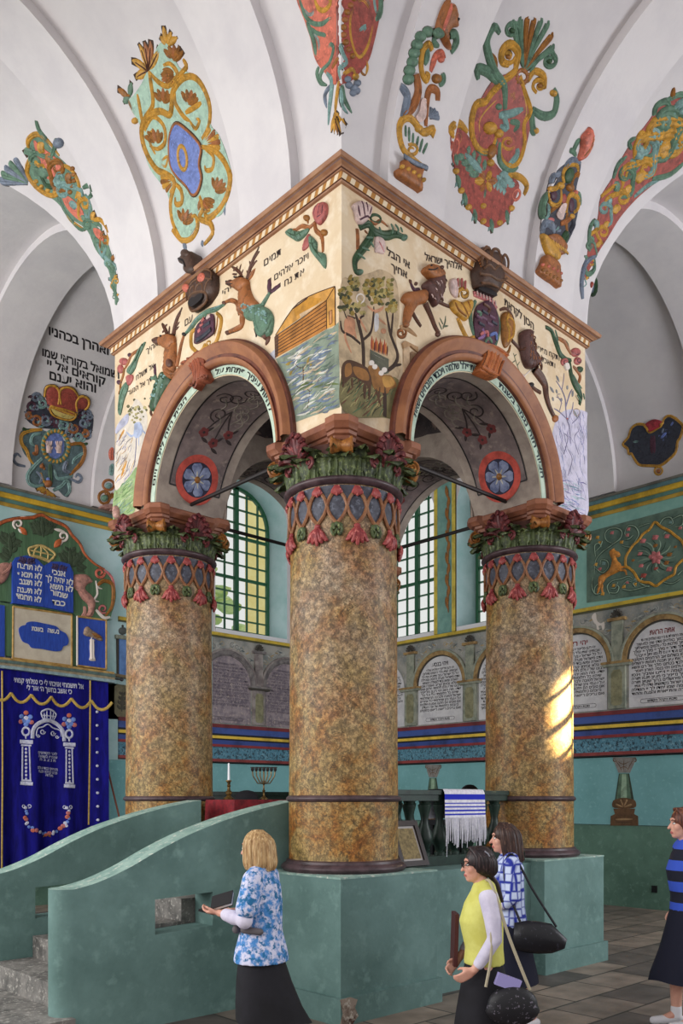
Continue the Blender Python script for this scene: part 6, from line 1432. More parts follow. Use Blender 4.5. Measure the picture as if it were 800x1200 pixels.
r.h0 = 0; r.part('fragment').stroke("-160,770 -130,760 -100,775 -95,800", 20, Yl, .6).stroke("-130,765 -110,790 -115,805", 14, Yl, .6)
r.done('stucco_frieze_panel', 'grey green relief panel with a leaping fawn and pink flowers on the right wall', 'relief panel')
# painted ornaments on the pilaster between the far windows
r = Rel(Plane(0, XE-.05)); r.part('tendril')
for k in range(11): y = 575+k*13; r.leaf(524, y+8, 522+(k % 2)*4, y-6, 5, YD, .2).stroke([(524, y), (525, y+13)], 2, YD, .2)
r.done('pilaster_tendril', 'thin gold tendril painted on the green pilaster beside the far window', 'wall painting')
MB().box((XE-.02, 1.05, .28), (XE, 1.14, .39)).build('power_socket', mat('black plastic', (24, 24, 26), .4), smooth=0)
tag(bpy.data.objects['power_socket'], 'black power socket low on the right hand green wall', 'socket', kind='thing')
# ------------------------------------------------------------------ torah ark on the far left
ark = thing('torah_ark', 'carved and painted Torah ark front with green crest board and blue tablets', 'ark', (1.1, YN, 4.0))
YA = YN-.14
SA = Plane(1, YA)
r = Rel(SA, 0, 580, 5.333)
GB = mat('green board paint', (84, 116, 84), .7, (64, 92, 66), 2.5, .4, .65, stretch=(12, 1, .6)); BLU = mat('ultramarine panel', (44, 78, 176), .6, (34, 60, 146), 5, .4, .65, stretch=(8, 1, 1)); CRP = mat('cream panel', (206, 196, 178), .75, (190, 178, 160), 4)
GOLD = mat('gold frame paint', (190, 156, 92), .5, (150, 114, 60), 9)
crest = "-260,740 -300,640 -240,540 -160,470 -80,380 -40,260 0,190 60,160 130,150 200,146 250,130 300,156 400,200 440,255 490,310 520,372 580,432 645,465 700,540 716,640 690,740 660,775 480,760 440,745 200,705 -40,665"
r.part('crest_board').fill(crest, GB, .05)
r.h0 = .05
r.part('crest_border').stroke("-40,215 0,180 60,160 130,150 200,146 250,130 300,156 400,200 440,255 490,310 520,372 580,432 645,470", 20, rm('orange border', (176, 92, 54)), .8, 4, (1, .6), 2)
for x, y, s_ in ((105, 185, 1), (385, 262, -1)):
    r.spiral(x, y, 34, 18, CREAML, 1.2, 2, s_, .8, None, 2).leaf(x+s_*10, y+20, x+s_*55, y+70, 40, rm('orange leaf', (190, 100, 56)), .6).leaf(x, y+30, x+s_*30, y+60, 22, CREAML, .6).leaf(x-s_*10, y-30, x+s_*60, y-45, 20, CREAML, .6)
r.part('crest_scroll').spiral(615, 490, 34, 20, RP, 1.2, 0, 1, .8, None, 2).stroke("600,570 640,540 690,560 700,620 690,700 650,760", 26, YD, .8, 4, (.7, .5), 2).stroke("640,470 690,520 710,610", 18, PK, .8).spiral(635, 715, 30, 16, PK, 1.2, 1, 1, .8, None, 2).stroke("590,540 600,620 580,660 610,670", 14, CREAML, .8).stroke("590,720 640,770 680,765", 22, CREAML, .8).stroke("620,560 600,580 630,590", 12, CREAML, .8)
r.part('lion').fill("450,512 500,498 540,508 568,545 540,560 522,590 560,630 585,670 578,730 560,765 500,768 535,740 538,690 500,650 470,590", rm('rose lion', (178, 128, 116)), .01, .04).stroke("500,620 470,590 450,560 445,500", 20, rm('rose lion', (178, 128, 116)), .8).stroke("520,700 520,740 500,765", 24, rm('rose lion', (178, 128, 116)), .8)
r.fresh().fill("-60,480 0,430 60,440 40,520 0,560 -60,560", rm('rose lion', (178, 128, 116)), .01, .04).stroke("0,500 40,470 62,425", 20, rm('rose lion', (178, 128, 116)), .8)
r.part('foliage'); FD = fl('crest foliage', (66, 80, 60))
for x, y, x1, y1, w in ((262, 270, 255, 140, 70), (240, 250, 190, 170, 50), (280, 240, 330, 180, 50), (430, 470, 430, 330, 70), (440, 440, 510, 380, 60), (420, 430, 370, 360, 50), (470, 450, 520, 470, 46), (60, 380, 50, 240, 70), (40, 300, -10, 250, 50), (80, 300, 120, 310, 40), (60, 400, 0, 360, 60), (265, 230, 200, 230, 40)): r.frond(x, y, x1, y1, w, FD, 4, None, None, .3)
r.part('tablet').fill("64,682 64,430 85,398 150,385 215,408 258,450 257,705", BLU, .05, curve=False)
r.fresh(); r.fill("259,706 261,450 300,425 360,424 418,440 441,490 441,742", BLU, .05, curve=False)
r.h0 = .102
WL = mat('white lettering', (222, 220, 214), .7)
r.part('lettering')
for s_, L, R_ in (("לא תרצח", (92, 462), (246, 486)), ("לא תנאף", (92, 514), (246, 534)), ("לא תגנב", (104, 562), (246, 580)), ("לא תענה", (92, 612), (244, 630)), ("לא תחמד", (84, 652), (242, 680)), ("אנכי", (308, 504), (392, 518)), ("לא יהיה לך", (268, 540), (440, 572)), ("לא תשא", (294, 590), (440, 614)), ("שמור", (298, 628), (406, 656)), ("כבד", (308, 692), (390, 702))): text_px(r, s_, L, R_, 30, WL, .03)
r.frond(150, 425, 105, 405, 34, fl('tablet scroll', (70, 56, 90)), 3).frond(150, 425, 200, 420, 34, fl('tablet scroll', (70, 56, 90)), 3).frond(350, 460, 310, 450, 30, fl('tablet scroll', (70, 56, 90)), 3).frond(350, 460, 400, 470, 30, fl('tablet scroll', (70, 56, 90)), 3)
r.h0 = .05; r.part('crown'); GC = rm('pale gold crown', (196, 172, 110))
r.stroke("182,385 240,395 300,420", 22, GC, .8, 4, (1, 1), 2).stroke("182,385 170,345 195,330 250,320 310,350 335,380 300,420", 16, GC, .8, 4, (1, 1), 2)
for t in ("200,385 215,340 245,320", "245,395 250,350 245,318", "290,410 290,365 250,325", "180,350 230,360 320,380"): r.stroke(t, 12, GC, .8)
r.h0 = 0
r.part('lower_board').fill("-300,640 -40,665 200,705 480,755 700,780 660,790 655,1100 -300,955", GB, .03, curve=False)
r.part('inscribed_panel').fill("72,705 440,755 440,1070 72,1022", CRP, .05, curve=False); r.h0 = .05
r.stroke([(75, 700), (440, 752)], 14, GOLD, .8, 1, (1, 1)).stroke([(440, 752), (440, 1072)], 14, GOLD, .8, 1, (1, 1)).stroke([(440, 1072), (72, 1022)], 14, GOLD, .8, 1, (1, 1)).stroke([(72, 1022), (75, 700)], 12, GOLD, .8, 1, (1, 1))
r.part('cartouche').fill("108,850 120,825 150,815 160,800 200,795 280,810 340,825 365,850 400,870 418,910 410,940 385,950 370,975 330,980 250,965 190,958 170,935 130,915", BLU, .02); r.h0 = .074
r.part('cartouche_lettering'); text_px(r, "נעשה", (285, 862), (356, 872), 24, WL, .03); text_px(r, "בשנת", (185, 850), (258, 860), 24, WL, .03)
r.h0 = 0; r.part('bird_panel').fill("472,758 655,782 655,1092 472,1068", BLU, .05, curve=False); r.h0 = .05
for a, b in (((474, 760), (474, 1068)), ((474, 762), (655, 786)), ((655, 785), (655, 1092)), ((474, 1068), (655, 1092))): r.stroke([a, b], 13, CREAML if a[0] == b[0] == 474 else GOLD, .8, 1, (1, 1))
r.part('bird').fill("512,870 520,835 540,825 560,845 600,870 632,905 615,915 570,895 530,885", rm('bird brown', (150, 128, 110)), .01, .03).leaf(560, 870, 630, 900, 26, YD, .6); r.stroke("565,890 562,905", 8, CREAML, .8)
r.part('perch').stroke([(566, 905, .8), (566, 960, 1.), (567, 1000, .9), (568, 1030, 1.2)], 34, CREAML, .8, 4, (1, 1)).stroke("548,1030 588,1036", 16, CREAML, .8).stroke("550,912 584,914", 12, CREAML, .8)
r.h0 = 0; r.part('side_panel').fill("-130,670 22,695 22,1015 -130,995", BLU, .05, curve=False).stroke([(26, 694), (26, 1018)], 14, CREAML, .8, 1, (1, 1))
r.h0 = .0
r.part('ark_cornice')
for dy, h, m in ((0, .14, GOLD), (16, .18, fl('ark cornice green', (96, 116, 110))), (34, .16, fl('ark cornice buff', (170, 156, 128))), (52, .20, fl('ark cornice pale', (150, 174, 180)))):
    r.fill([(-160, 1004+dy), (72, 1030+dy), (440, 1078+dy), (690, 1112+dy), (690, 1130+dy), (440, 1096+dy), (72, 1048+dy), (-160, 1022+dy)], m, h, curve=False)
r.done('', '', '', parent=ark)
# painted blue pilaster with an urn and a stone plaque right of the ark
r = Rel(SN, 125, 720, 6.657); r.part('pilaster').fill("88,185 400,240 400,520 88,468", mat('blue pilaster', (96, 132, 186), .7, (78, 110, 160), 5), .05, curve=False).fill("60,160 400,215 400,240 60,190", M_pil, .07, curve=False).fill("70,190 90,190 90,468 74,465", M_pild, .03, curve=False)
r.part('urn').blob(122, 130, 36, fl('urn grey', (96, 100, 98)), .8, 32).blob(122, 92, 12, M_pild, .8, 14).stroke("92,160 150,168", 16, fl('urn grey', (96, 100, 98)), .8)
r.part('ledge').fill("0,458 400,520 400,548 0,480", mat('ledge brown', (112, 96, 70), .7), .10, curve=False)
r.part('plaque').fill("55,560 80,545 400,600 400,800 80,800 55,770", fl('plaque olive', (118, 112, 88)), .03, curve=False); r.h0 = .03; r.frond(110, 760, 120, 600, 60, fl('plaque dark', (84, 80, 70)), 4); r.h0 = 0
r.part('plaque_field').fill("-10,530 400,590 400,830 -10,815", fl('plaque field', (178, 172, 176)), .012, curve=False)
r.done('wall_pilaster_ornament', 'blue painted pilaster with urn and olive plaque between the ark and the left column', 'wall painting')
# curtain
VEL = mat('royal blue velvet', (24, 22, 128), .8, (16, 14, 92), 5, .4, .65, spec=.15, stretch=(3, 1, .5))
CX0, CX1, CZ0, CZ1 = -.22, 2.12, .55, 3.93
def cy(x, z): f = (CZ1-z)/(CZ1-CZ0); return YN-.24-.035*(.3+f)*math.sin(x*9.5+.6*math.sin(z*1.3))-.02*f*math.sin(x*23+z)-.02
cur = thing('ark_curtain', 'royal blue velvet ark curtain embroidered with white columns and gold trim', 'curtain', (1., YN-.25, CZ0))
NX, NZ = 110, 40
mb = MB(); mb.grid([[(CX0+(CX1-CX0)*i/NX, cy(CX0+(CX1-CX0)*i/NX, CZ0+(CZ1-CZ0)*j/NZ), CZ0+(CZ1-CZ0)*j/NZ) for j in range(NZ+1)] for i in range(NX+1)]); mb.build('velvet', VEL, cur, smooth=60)
mb = MB().tube([(CX0-.1, YN-.2, 3.95), (2.40, YN-.2, 3.93)], .016, 8).ellipsoid((2.42, YN-.2, 3.93), (.035, .035, .035), 10, 8)
for i in range(14): mb.tube([(CX0+.02+i*.178, YN-.23, 3.90), (CX0+.02+i*.178, YN-.2, 3.975), (CX0+.02+i*.178, YN-.17, 3.92)], .008, 6)
mb.build('curtain_rod', mat('dark rod', (60, 56, 60), .4), cur)
class CurtainS:
    def hit(s, px, py):
        p = on(1, YN-.26, px, py); x = p.x; z = p.z
        return Vector((x, cy(x, z)-.006, z)), Vector((0, -1, 0))
r = Rel(CurtainS(), 0, 780, 4.8)
WE = mat('white embroidery', (206, 206, 222), .8, (170, 172, 200), 30); GE = mat('gold trim', (206, 178, 96), .6, (176, 140, 60), 30); WEb = fl('pale blue embroidery', (110, 140, 214))
r.part('gold_trim')
sc_ = []
for k in range(6):
    x0 = -50+113*k; y0 = 145+8*k*1.3; 
    for j in range(5): f = j/4; sc_.append((x0+113*f, y0+10*f+46*(1-(2*f-1)**2)))
for i in range(len(sc_)-1):
    pass
r.stroke([p for p in sc_ if p[0] > -60], 17, GE, .25, 2, (1, 1)).stroke([(508, 82), (508, 300), (508, 600), (506, 895)], 10, GE, .25, 4, (1, 1)).stroke([(10, 30), (10, 300), (10, 700), (8, 1160)], 10, GE, .25, 4, (1, 1))
r.part('lettering')
text_px(r, "אל תשמחי אויבתי לי כי נפלתי קמתי", (78, 92), (468, 132), 24, WE, .03); text_px(r, "כי אשב בחשך ה׳ אור לי", (150, 136), (402, 160), 24, WE, .03)
for s_, L, R_ in (("לזכר הקדושים", (210, 495), (324, 505)), ("שנספו בשואה", (212, 515), (326, 524)), ("ת נ צ ב ה", (220, 533), (316, 542)), ("מנוחתם כבוד ועולם", (206, 580), (328, 592)), ("זכרם לברכה לנצח", (212, 600), (326, 612)), ("תהא", (255, 620), (300, 628))): text_px(r, s_, L, R_, 13, WE, .02)
r.part('embroidered_column')
for x0, x1, yt, yb in ((130, 165, 455, 645), (372, 404, 470, 660)):
    r.part('embroidered_column').fresh().stroke([(x0, yt), (x0-3, yb)], 9, WE, .2, 1, (1, 1)).stroke([(x1, yt), (x1+4, yb)], 9, WE, .2, 1, (1, 1))
    for k in range(9): r.blob((x0+x1)/2, yt+14+k*21, 6, WE, .2, 8)
    r.stroke([(x0-14, yb+16), (x1+14, yb+20)], 20, WE, .2, 1, (1, 1)).stroke([(x0-8, yb), (x1+8, yb+2)], 10, WE, .2, 1, (1, 1)).stroke([(x0-16, yt-28), (x1+16, yt-24)], 22, WE, .2, 1, (1, 1)).stroke([(x0-8, yt-8), (x1+8, yt-5)], 10, WE, .2, 1, (1, 1))
    c = (x0+x1)/2; r.ring(c, yt-85, 18, 22, 12, WE, 0, .2).stroke([(c, yt-60), (c, yt-42)], 10, WE, .2).stroke([(c, yt-105), (c, yt-130)], 8, WE, .2)
    for dx, dy, m in ((0, -200, RP), (-24, -180, WEb), (22, -176, WEb), (-12, -155, WEb), (12, -152, WEb), (-28, -150, PK), (28, -146, PK), (0, -170, WE), (0, -135, WEb)): r.blob(c+dx, yt+dy+10, 13, m, .2)
r.part('embroidered_arch').stroke("180,410 185,360 215,325 270,308 325,330 355,370 362,425", 22, WE, .2, 4, (1, 1)).stroke("200,395 210,355 240,345 268,330 300,350 340,365 345,400", 8, WE, .2).spiral(238, 372, 16, 7, WE, 1.2, 0, 1, .2).spiral(300, 380, 16, 7, WE, 1.2, 0, 1, .2).spiral(212, 395, 10, 6, WE, 1.2, 0, 1, .2).spiral(325, 400, 10, 6, WE, 1.2, 0, 1, .2)
r.part('embroidered_crown').stroke("240,300 230,265 250,250 272,245 300,255 318,275 305,305", 10, WE, .2).stroke("240,298 272,306 305,308", 12, WE, .2)
for t in ("250,295 245,265", "262,298 262,252", "285,300 285,250", "298,300 303,265", "235,280 312,285"): r.stroke(t, 7, WE, .2)
r.part('garland')
g = cat(P_("148,800 145,850 152,890 185,920 230,935 268,945 310,935 345,910 368,885 378,845 375,800"), 3)
for i, (x, y) in enumerate(g):
    m = (WE, WEb, WEb, RP, PK, WE)[i % 6]; r.blob(x+(i % 3-1)*5, y+(i % 2)*6, 9 if i % 6 not in (3, 4) else 12, m, .25)
for x, y in ((148, 790), (376, 795)): r.spiral(x-14, y, 12, 6, WE, 1.1, 0, 1, .2).spiral(x+14, y, 12, 6, WE, 1.1, 2, -1, .2)
for x in (245, 290): r.leaf(268, 945, x, 965, 12, YD, .3)
r.part('white_studs')
for k in range(9): r.blob(548, 260+76*k*1.0, 8, WE, .5)
r.done('', '', '', parent=cur)
st = MB().tube([(2.13, YN-.12, 2.55), (2.62, YN-.45, .012)], .017, 8).build('wooden_pole', mat('red brown wood', (112, 62, 46), .5)); tag(st, 'thin brown wooden pole leaning on the wall right of the blue curtain', 'pole', kind='thing')
# what stands outside the windows: a yellow house wall and a tree
ex = thing('yellow_house', 'pale yellow house wall seen through the left window', 'house', (10, 15, 0)); mb = MB(); mb.plate([[(9.45, 14.0), (11.5, 14.0), (16.2, 20), (14.3, 20)]], lambda u, v, h: (u, v, h), 13); mb.plate([[(9.45, 14.0), (11.5, 14.0), (16.2, 20), (14.3, 20)]], lambda u, v, h: (u, v, 0)); mb.build('house_wall', mat('yellow render', (246, 232, 160), .8, (238, 220, 140), 2), ex); mb = MB(); mb.plate([[(9.4, 13.8), (11.6, 13.8), (16.4, 20.2), (14.2, 20.2)]], lambda u, v, h: (u, v, 13+h), .3); mb.build('house_roof', mat('roof edge', (120, 90, 70), .8), ex)
tr = thing('garden_tree', 'bright green tree seen through the left window', 'tree', (11.6, 21.5, 0)); MB().tube([(11.6, 21.5, 0), (11.7, 21.5, 4), (11.5, 21.5, 8)], [.25, .2, .1], 8).build('trunk', mat('bark', (90, 74, 60), .9), tr)
mb = MB(); rnd = random.Random(4)
for i in range(240):
    c = Vector((11.6+rnd.gauss(0, 1.1), 21.5+rnd.gauss(0, .8), 8.4+rnd.gauss(0, 1.2))); mb.ellipsoid(c, (rnd.uniform(.2, .5), rnd.uniform(.2, .5), rnd.uniform(.1, .25)), 7, 5)
mb.build('crown', mat('sunlit leaves', (196, 222, 176), .8, (160, 196, 140), 1.5, c3=(220, 236, 200), scale3=4), tr)
# ------------------------------------------------------------------ iron tie rods
M_iron = mat('dark iron', (44, 38, 38), .5, metal=.3)
ZR = 5.02
for (a, b, l) in (((0, .35, ZR), (0, S-.35, ZR), 'iron tie rod across the left arch of the canopy'), ((.35, 0, ZR), (S-.35, 0, ZR), 'iron tie rod across the right arch of the canopy'),
                  ((S, .35, ZR), (S, S-.35, ZR), 'iron tie rod across the rear arch seen through the right arch'), ((.35, S, ZR), (S-.35, S, ZR), 'iron tie rod across the rear arch seen through the left arch')):
    d = Vector((b[0]-a[0], b[1]-a[1], 0)).normalized()
    o = MB().tube([Vector(a)-d*.0, Vector(b)], .022, 8).build('tie_rod', M_iron); tag(o, l, 'tie rod', 'tie rods of the canopy', 'thing')
# ------------------------------------------------------------------ balustrades between the columns
M_bal = mat('blackish green balustrade paint', (34, 52, 44), .42, (22, 34, 30), 7, .45, .65)
PT = PZ-.02
def balustrade(label, rot):
    t = thing('balustrade', label, 'balustrade', (S/2, S/2, 0), 'balustrades of the bimah')
    c_, s_ = round(math.cos(rot)), round(math.sin(rot)); m = S/2
    def P(u, v, z): x, y = u-m, v-m; return (m+c_*x-s_*y, m+s_*x+c_*y, z)
    def bx(u0, u1, v0, v1, z0, z1, mb): 
        pts = [P(u, v, z) for z in (z0, z1) for u, v in ((u0, v0), (u1, v0), (u1, v1), (u0, v1))]
        mb.add(pts, [(0, 3, 2, 1), (4, 5, 6, 7), (0, 1, 5, 4), (1, 2, 6, 5), (2, 3, 7, 6), (3, 0, 4, 7)]); return mb
    u0, u1 = .5, S-.5
    mb = bx(u0, u1, -.09, .09, 1.84, 1.885, MB()); bx(u0, u1, -.07, .07, 1.78, 1.84, mb); mb.build('rail', M_bal, t, smooth=0)
    bx(u0+.05, u1-.05, -.08, .08, PT, PT+.10, MB()).build('base_rail', M_bal, t, smooth=0)
    prof = [(.0, 1.24), (.055, 1.24), (.055, 1.27), (.035, 1.285), (.045, 1.31), (.078, 1.37), (.084, 1.42), (.07, 1.48), (.042, 1.55), (.036, 1.60), (.048, 1.66), (.062, 1.71), (.066, 1.74), (.05, 1.75), (.06, 1.78), (0, 1.78)]
    for i in range(8):
        u = u0+.14+(u1-u0-.28)*i/7; p = P(u, 0, 0); MB().lathe(prof, p, 18).build('baluster', M_bal, t)
    return t
balustrade('dark green turned balustrade between the front and right columns', 0)
balustrade('dark green turned balustrade behind the right column', PI/2)
balustrade('dark green turned balustrade at the rear of the bimah seen past the front column', PI)
# ------------------------------------------------------------------ prayer shawl over the rail
W_cl = mat('white wool', (226, 224, 232), .9, (202, 200, 214), 30, bump=.1, bscale=200); B_st = mat('blue stripe wool', (30, 44, 176), .9)
sh = thing('prayer_shawl', 'white prayer shawl with blue stripes and long fringe draped over the balustrade', 'shawl', (1.55, 0, 1.88))
xs0, xs1 = on(1, -.1, 519, 950).x, on(1, -.1, 566, 950).x
path = [(.10, 1.60), (.115, 1.75), (.112, 1.86), (.095, 1.895), (0, 1.898), (-.095, 1.895), (-.112, 1.875)]+[(-.118-.010*k/8, 1.875-.27*k/8) for k in range(1, 9)]
L_ = [0]
for (a, b), (c, d) in zip(path, path[1:]): L_.append(L_[-1]+math.hypot(c-a, d-b))
def shp(x, s):
    for i in range(len(L_)-1):
        if s <= L_[i+1]+1e-9:
            f = (s-L_[i])/(L_[i+1]-L_[i]); y = path[i][0]+(path[i+1][0]-path[i][0])*f; z = path[i][1]+(path[i+1][1]-path[i][1])*f; break
    fold = max(0, 1.86-z)*.06*math.sin(x*38) if y < 0 else 0
    return (x, y-fold*.5-.001, z)
edge = L_[6]; tot = L_[-1]
stripes = [(edge+.03, edge+.085), (edge+.115, edge+.126), (edge+.150, edge+.163), (edge+.185, edge+.203), (edge+.224, edge+.240)]
cuts = sorted({0, tot}|{q for st in stripes for q in st}|{i*tot/24 for i in range(25)})
mb = MB(); nx = 24
for a, b in zip(cuts, cuts[1:]):
    mid = (a+b)/2; mb.use(B_st if any(s0 <= mid <= s1 for s0, s1 in stripes) else W_cl)
    mb.grid([[shp(xs0+(xs1-xs0)*i/nx, s) for s in (a, b)] for i in range(nx+1)])
mb.build('cloth', None, sh, smooth=60)
rn = random.Random(8); mb = MB()
for i in range(46):
    x = xs0+(xs1-xs0)*(i+.5)/46; p = Vector(shp(x, tot)); l = rn.uniform(.20, .30)*(1.25 if i in (2, 40) else 1); dx = rn.uniform(-.012, .012)
    mb.tube([p+UP*.01, p+Vector((dx*.4, -.006, -l*.4)), p+Vector((dx, -.002+rn.uniform(-.006, .004), -l))], [.006, .0055, .004], 5)
fr_ = mb.build('fringe', W_cl, sh); fr_['kind'] = 'stuff'
# ------------------------------------------------------------------ small things on the platform
fr = thing('framed_document', 'dark framed document leaning on the balustrade beside the front column', 'picture frame', (.75, -.2, PZ))
def FP(u, v, h):      # leaning plane
    b = on(1, -.30, 470, 1016); t_ = Vector((0, .16, .40)).normalized(); x = Vector((1, 0, 0)); n = t_.cross(x)*-1
    if n.y > 0: n = -n
    p = Vector((b.x-.02, -.30, PZ+.018))+x*u+t_*v+n*h; return p
def rect(u0, v0, u1, v1): return [(u0, v0), (u1, v0), (u1, v1), (u0, v1)]
Wf, Hf = .38, .44
mb = MB(); mb.plate([rect(0, 0, Wf, Hf), rect(.05, .05, Wf-.05, Hf-.05)], FP, .03); mb.plate([rect(.01, .01, Wf-.01, Hf-.01)], lambda u, v, h: FP(u, v, -.001), 0); mb.build('frame', mat('dark brown frame', (40, 28, 30), .4), fr, smooth=0)
MB().plate([rect(.045, .045, Wf-.045, Hf-.045)], FP, .012).build('mount', mat('grey mount', (168, 162, 160), .7), fr, smooth=0)
MB().plate([rect(.072, .072, Wf-.072, Hf-.072)], FP, .015).build('document', mat('old paper', (142, 124, 84), .7, (104, 90, 60), 30, .42, .6), fr, smooth=0)
bt = thing('small_bottle', 'small dark bottle standing on the right pedestal behind the girls', 'bottle', tuple(on(1, -.42, 611, 1003).xy)+(PZ+.012,))
bp = Vector(bt.location); MB().lathe([(0, 0), (.032, 0), (.034, .01), (.034, .085), (.018, .105), (.014, .12), (.014, .15), (0, .15)], bp, 14).build('bottle_body', mat('dark glass', (24, 28, 26), .15), bt); MB().lathe([(.016, .148), (.017, .168), (0, .168)], bp, 12).build('bottle_cap', M_iron, bt)
wg = MB().plate([[(0, 0), (.34, 0), (.30, .05), (.16, .10), (.05, .22), (0, .24)]], lambda u, v, h: (S+.10+u*.9, -.1-h, PZ+.014+v), .05).build('balustrade_bracket', M_bal, smooth=0); tag(wg, 'dark green scrolled bracket on the pedestal right of the right column', 'bracket', kind='thing')
# table with candlestick, menorah and black caps
TBX, TBY, TBZ = .50, 1.98, 1.79
tb = thing('reading_table', 'reading table under a red velvet cloth inside the bimah', 'table', (TBX, TBY, PT))
hx, hy = .43, .26
mb = MB()
def cl(u, v, z, k): a = math.sin(u*23+v*17)*.02*k; return (TBX+u+(a if abs(abs(u)-hx) < .03 else 0), TBY+v+(a if abs(abs(v)-hy) < .03 else 0), z)
ring_ = [(-hx+2*hx*i/16, -hy) for i in range(16)]+[(hx, -hy+2*hy*i/12) for i in range(12)]+[(hx-2*hx*i/16, hy) for i in range(16)]+[(-hx, hy-2*hy*i/12) for i in range(12)]
RV_ = mat('red velvet cloth', (128, 26, 36), .8, (92, 16, 26), 14)
mb.grid([[(TBX+u, TBY+v, TBZ), cl(u*1.012, v*1.016, TBZ-.02, .2), cl(u*1.03, v*1.04, TBZ-.2, 1), cl(u*1.045, v*1.06, TBZ-.34, 1.6)] for u, v in ring_], cu=True); mb.add([(TBX+u, TBY+v, TBZ) for u, v in ring_], [tuple(range(len(ring_)))]); mb.build('tablecloth', RV_, tb, smooth=50)
for sx in (-1, 1):
    for sy in (-1, 1): MB().box((TBX+sx*.38-.03, TBY+sy*.21-.03, PT), (TBX+sx*.38+.03, TBY+sy*.21+.03, TBZ-.03)).build('leg', mat('table wood', (70, 46, 34), .5), tb, smooth=0)
M_brass = mat('aged brass', (122, 96, 52), .35, (70, 54, 32), 20, metal=.6)
def on_table(px, Y): p = on(1, Y, px, 936); return Vector((p.x, Y, TBZ+.003))
p = on_table(268, 2.0)
cs = thing('candlestick', 'brass candlestick with a tall white candle on the red table', 'candlestick', p)
MB().lathe([(0, 0), (.055, 0), (.058, .012), (.03, .03), (.02, .045), (.034, .06), (.036, .08), (.018, .1), (.014, .13), (.022, .145), (.014, .16), (.02, .185), (.032, .195), (.03, .205), (.014, .208), (0, .208)], p, 18).build('stem', M_brass, cs)
MB().lathe([(0, .205), (.013, .205), (.010, .385), (.003, .392), (0, .392)], p, 12).build('candle', mat('white wax', (232, 232, 238), .5), cs)
p = on_table(309, 2.0)
mn = thing('menorah', 'dark brass menorah with branching arms on the right end of the table', 'menorah', p)
MB().lathe([(0, 0), (.05, 0), (.05, .01), (.022, .028), (.011, .045), (.010, .08), (.02, .095), (.009, .11), (.008, .16), (.015, .17), (.008, .18), (.008, .31), (0, .31)], p, 14).build('stem', M_brass, mn)
ax_ = Vector((.727, -.687, 0))
for k in (1, 2, 3):
    for sg in (-1, 1):
        w_ = .042*k; a = MB().tube([p+UP*(.21-.012*k), p+ax_*(sg*w_*.55)+UP*(.215-.012*k), p+ax_*(sg*w_*.95)+UP*.26, p+ax_*(sg*w_)+UP*.315], .007, 6)
        a.build('arm', M_brass, mn)
for k in range(-3, 4): MB().lathe([(0, .31), (.008, .31), (.018, .325), (.018, .35), (.024, .352), (.024, .36), (0, .36)], p+ax_*(.042*k), 10).build('cup', M_iron, mn)
BKF = mat('black felt', (22, 22, 28), .85)
for (px, Y, l) in ((289, 2.08, 'black domed cap lying on the red table behind the candlestick'), ):
    p = on_table(px, Y); c_ = MB().lathe([(.13, 0), (.128, .02), (.11, .06), (.075, .088), (.03, .1), (0, .102)], p, 24).build('domed_cap', BKF); tag(c_, l, 'cap', kind='thing')
p = Vector(on(1, .5, 549, 936)); ch = thing('low_chair', 'dark rounded chair back just showing above the balustrade rail', 'chair', (p.x, .5, PT))
def chb(u, v, h): return (p.x+u, .5-h, PT+v)
MB().plate([[(-.2, .40)]+[(.2*math.cos(PI-PI*i/12), .62+.20*math.sin(PI-PI*i/12)) for i in range(13)]+[(.2, .40)]], chb, .03).build('backrest', BKF, ch, smooth=0)
MB().box((p.x-.21, .46, PT+.36), (p.x+.21, .92, PT+.42)).build('seat', BKF, ch, smooth=0)
for sx in (-.18, .18):
    for yy in (.49, .88): MB().box((p.x+sx-.018, yy-.018, PT), (p.x+sx+.018, yy+.018, PT+.37)).build('leg', BKF, ch, smooth=0)
# ------------------------------------------------------------------ people
SKIN = mat('skin', (216, 164, 144), .5, (204, 146, 128), 8, .45, .65)
M_lip = mat('lips', (176, 96, 92), .45); M_eye = mat('eye white', (226, 222, 218), .3); M_iris = mat('iris', (52, 38, 32), .3); M_brow = mat('brows', (70, 48, 38), .8)
def capsule(mb, pts, rad, n=12):
    pts = [Vector(p_) for p_ in pts]; mb.tube(pts, rad, n)
    for p_, r_ in zip(pts, rad): mb.ellipsoid(p_, (r_, r_, r_), n, 8)
def remesh(o, voxel, smooth=6, keep=None):
    m1 = o.modifiers.new('r', 'REMESH'); m1.mode = 'VOXEL'; m1.voxel_size = voxel
    m2 = o.modifiers.new('s', 'SMOOTH'); m2.factor = .5; m2.iterations = smooth
    dg = bpy.context.evaluated_depsgraph_get(); me = bpy.data.meshes.new_from_object(o.evaluated_get(dg)); o.modifiers.clear()
    old = o.data; mats = [m for m in old.materials]; o.data = me; me.name = old.name
    me.materials.clear()
    for m in mats: me.materials.append(m)
    me.polygons.foreach_set('material_index', [0]*len(me.polygons)); me.polygons.foreach_set('use_smooth', [True]*len(me.polygons))
    return o
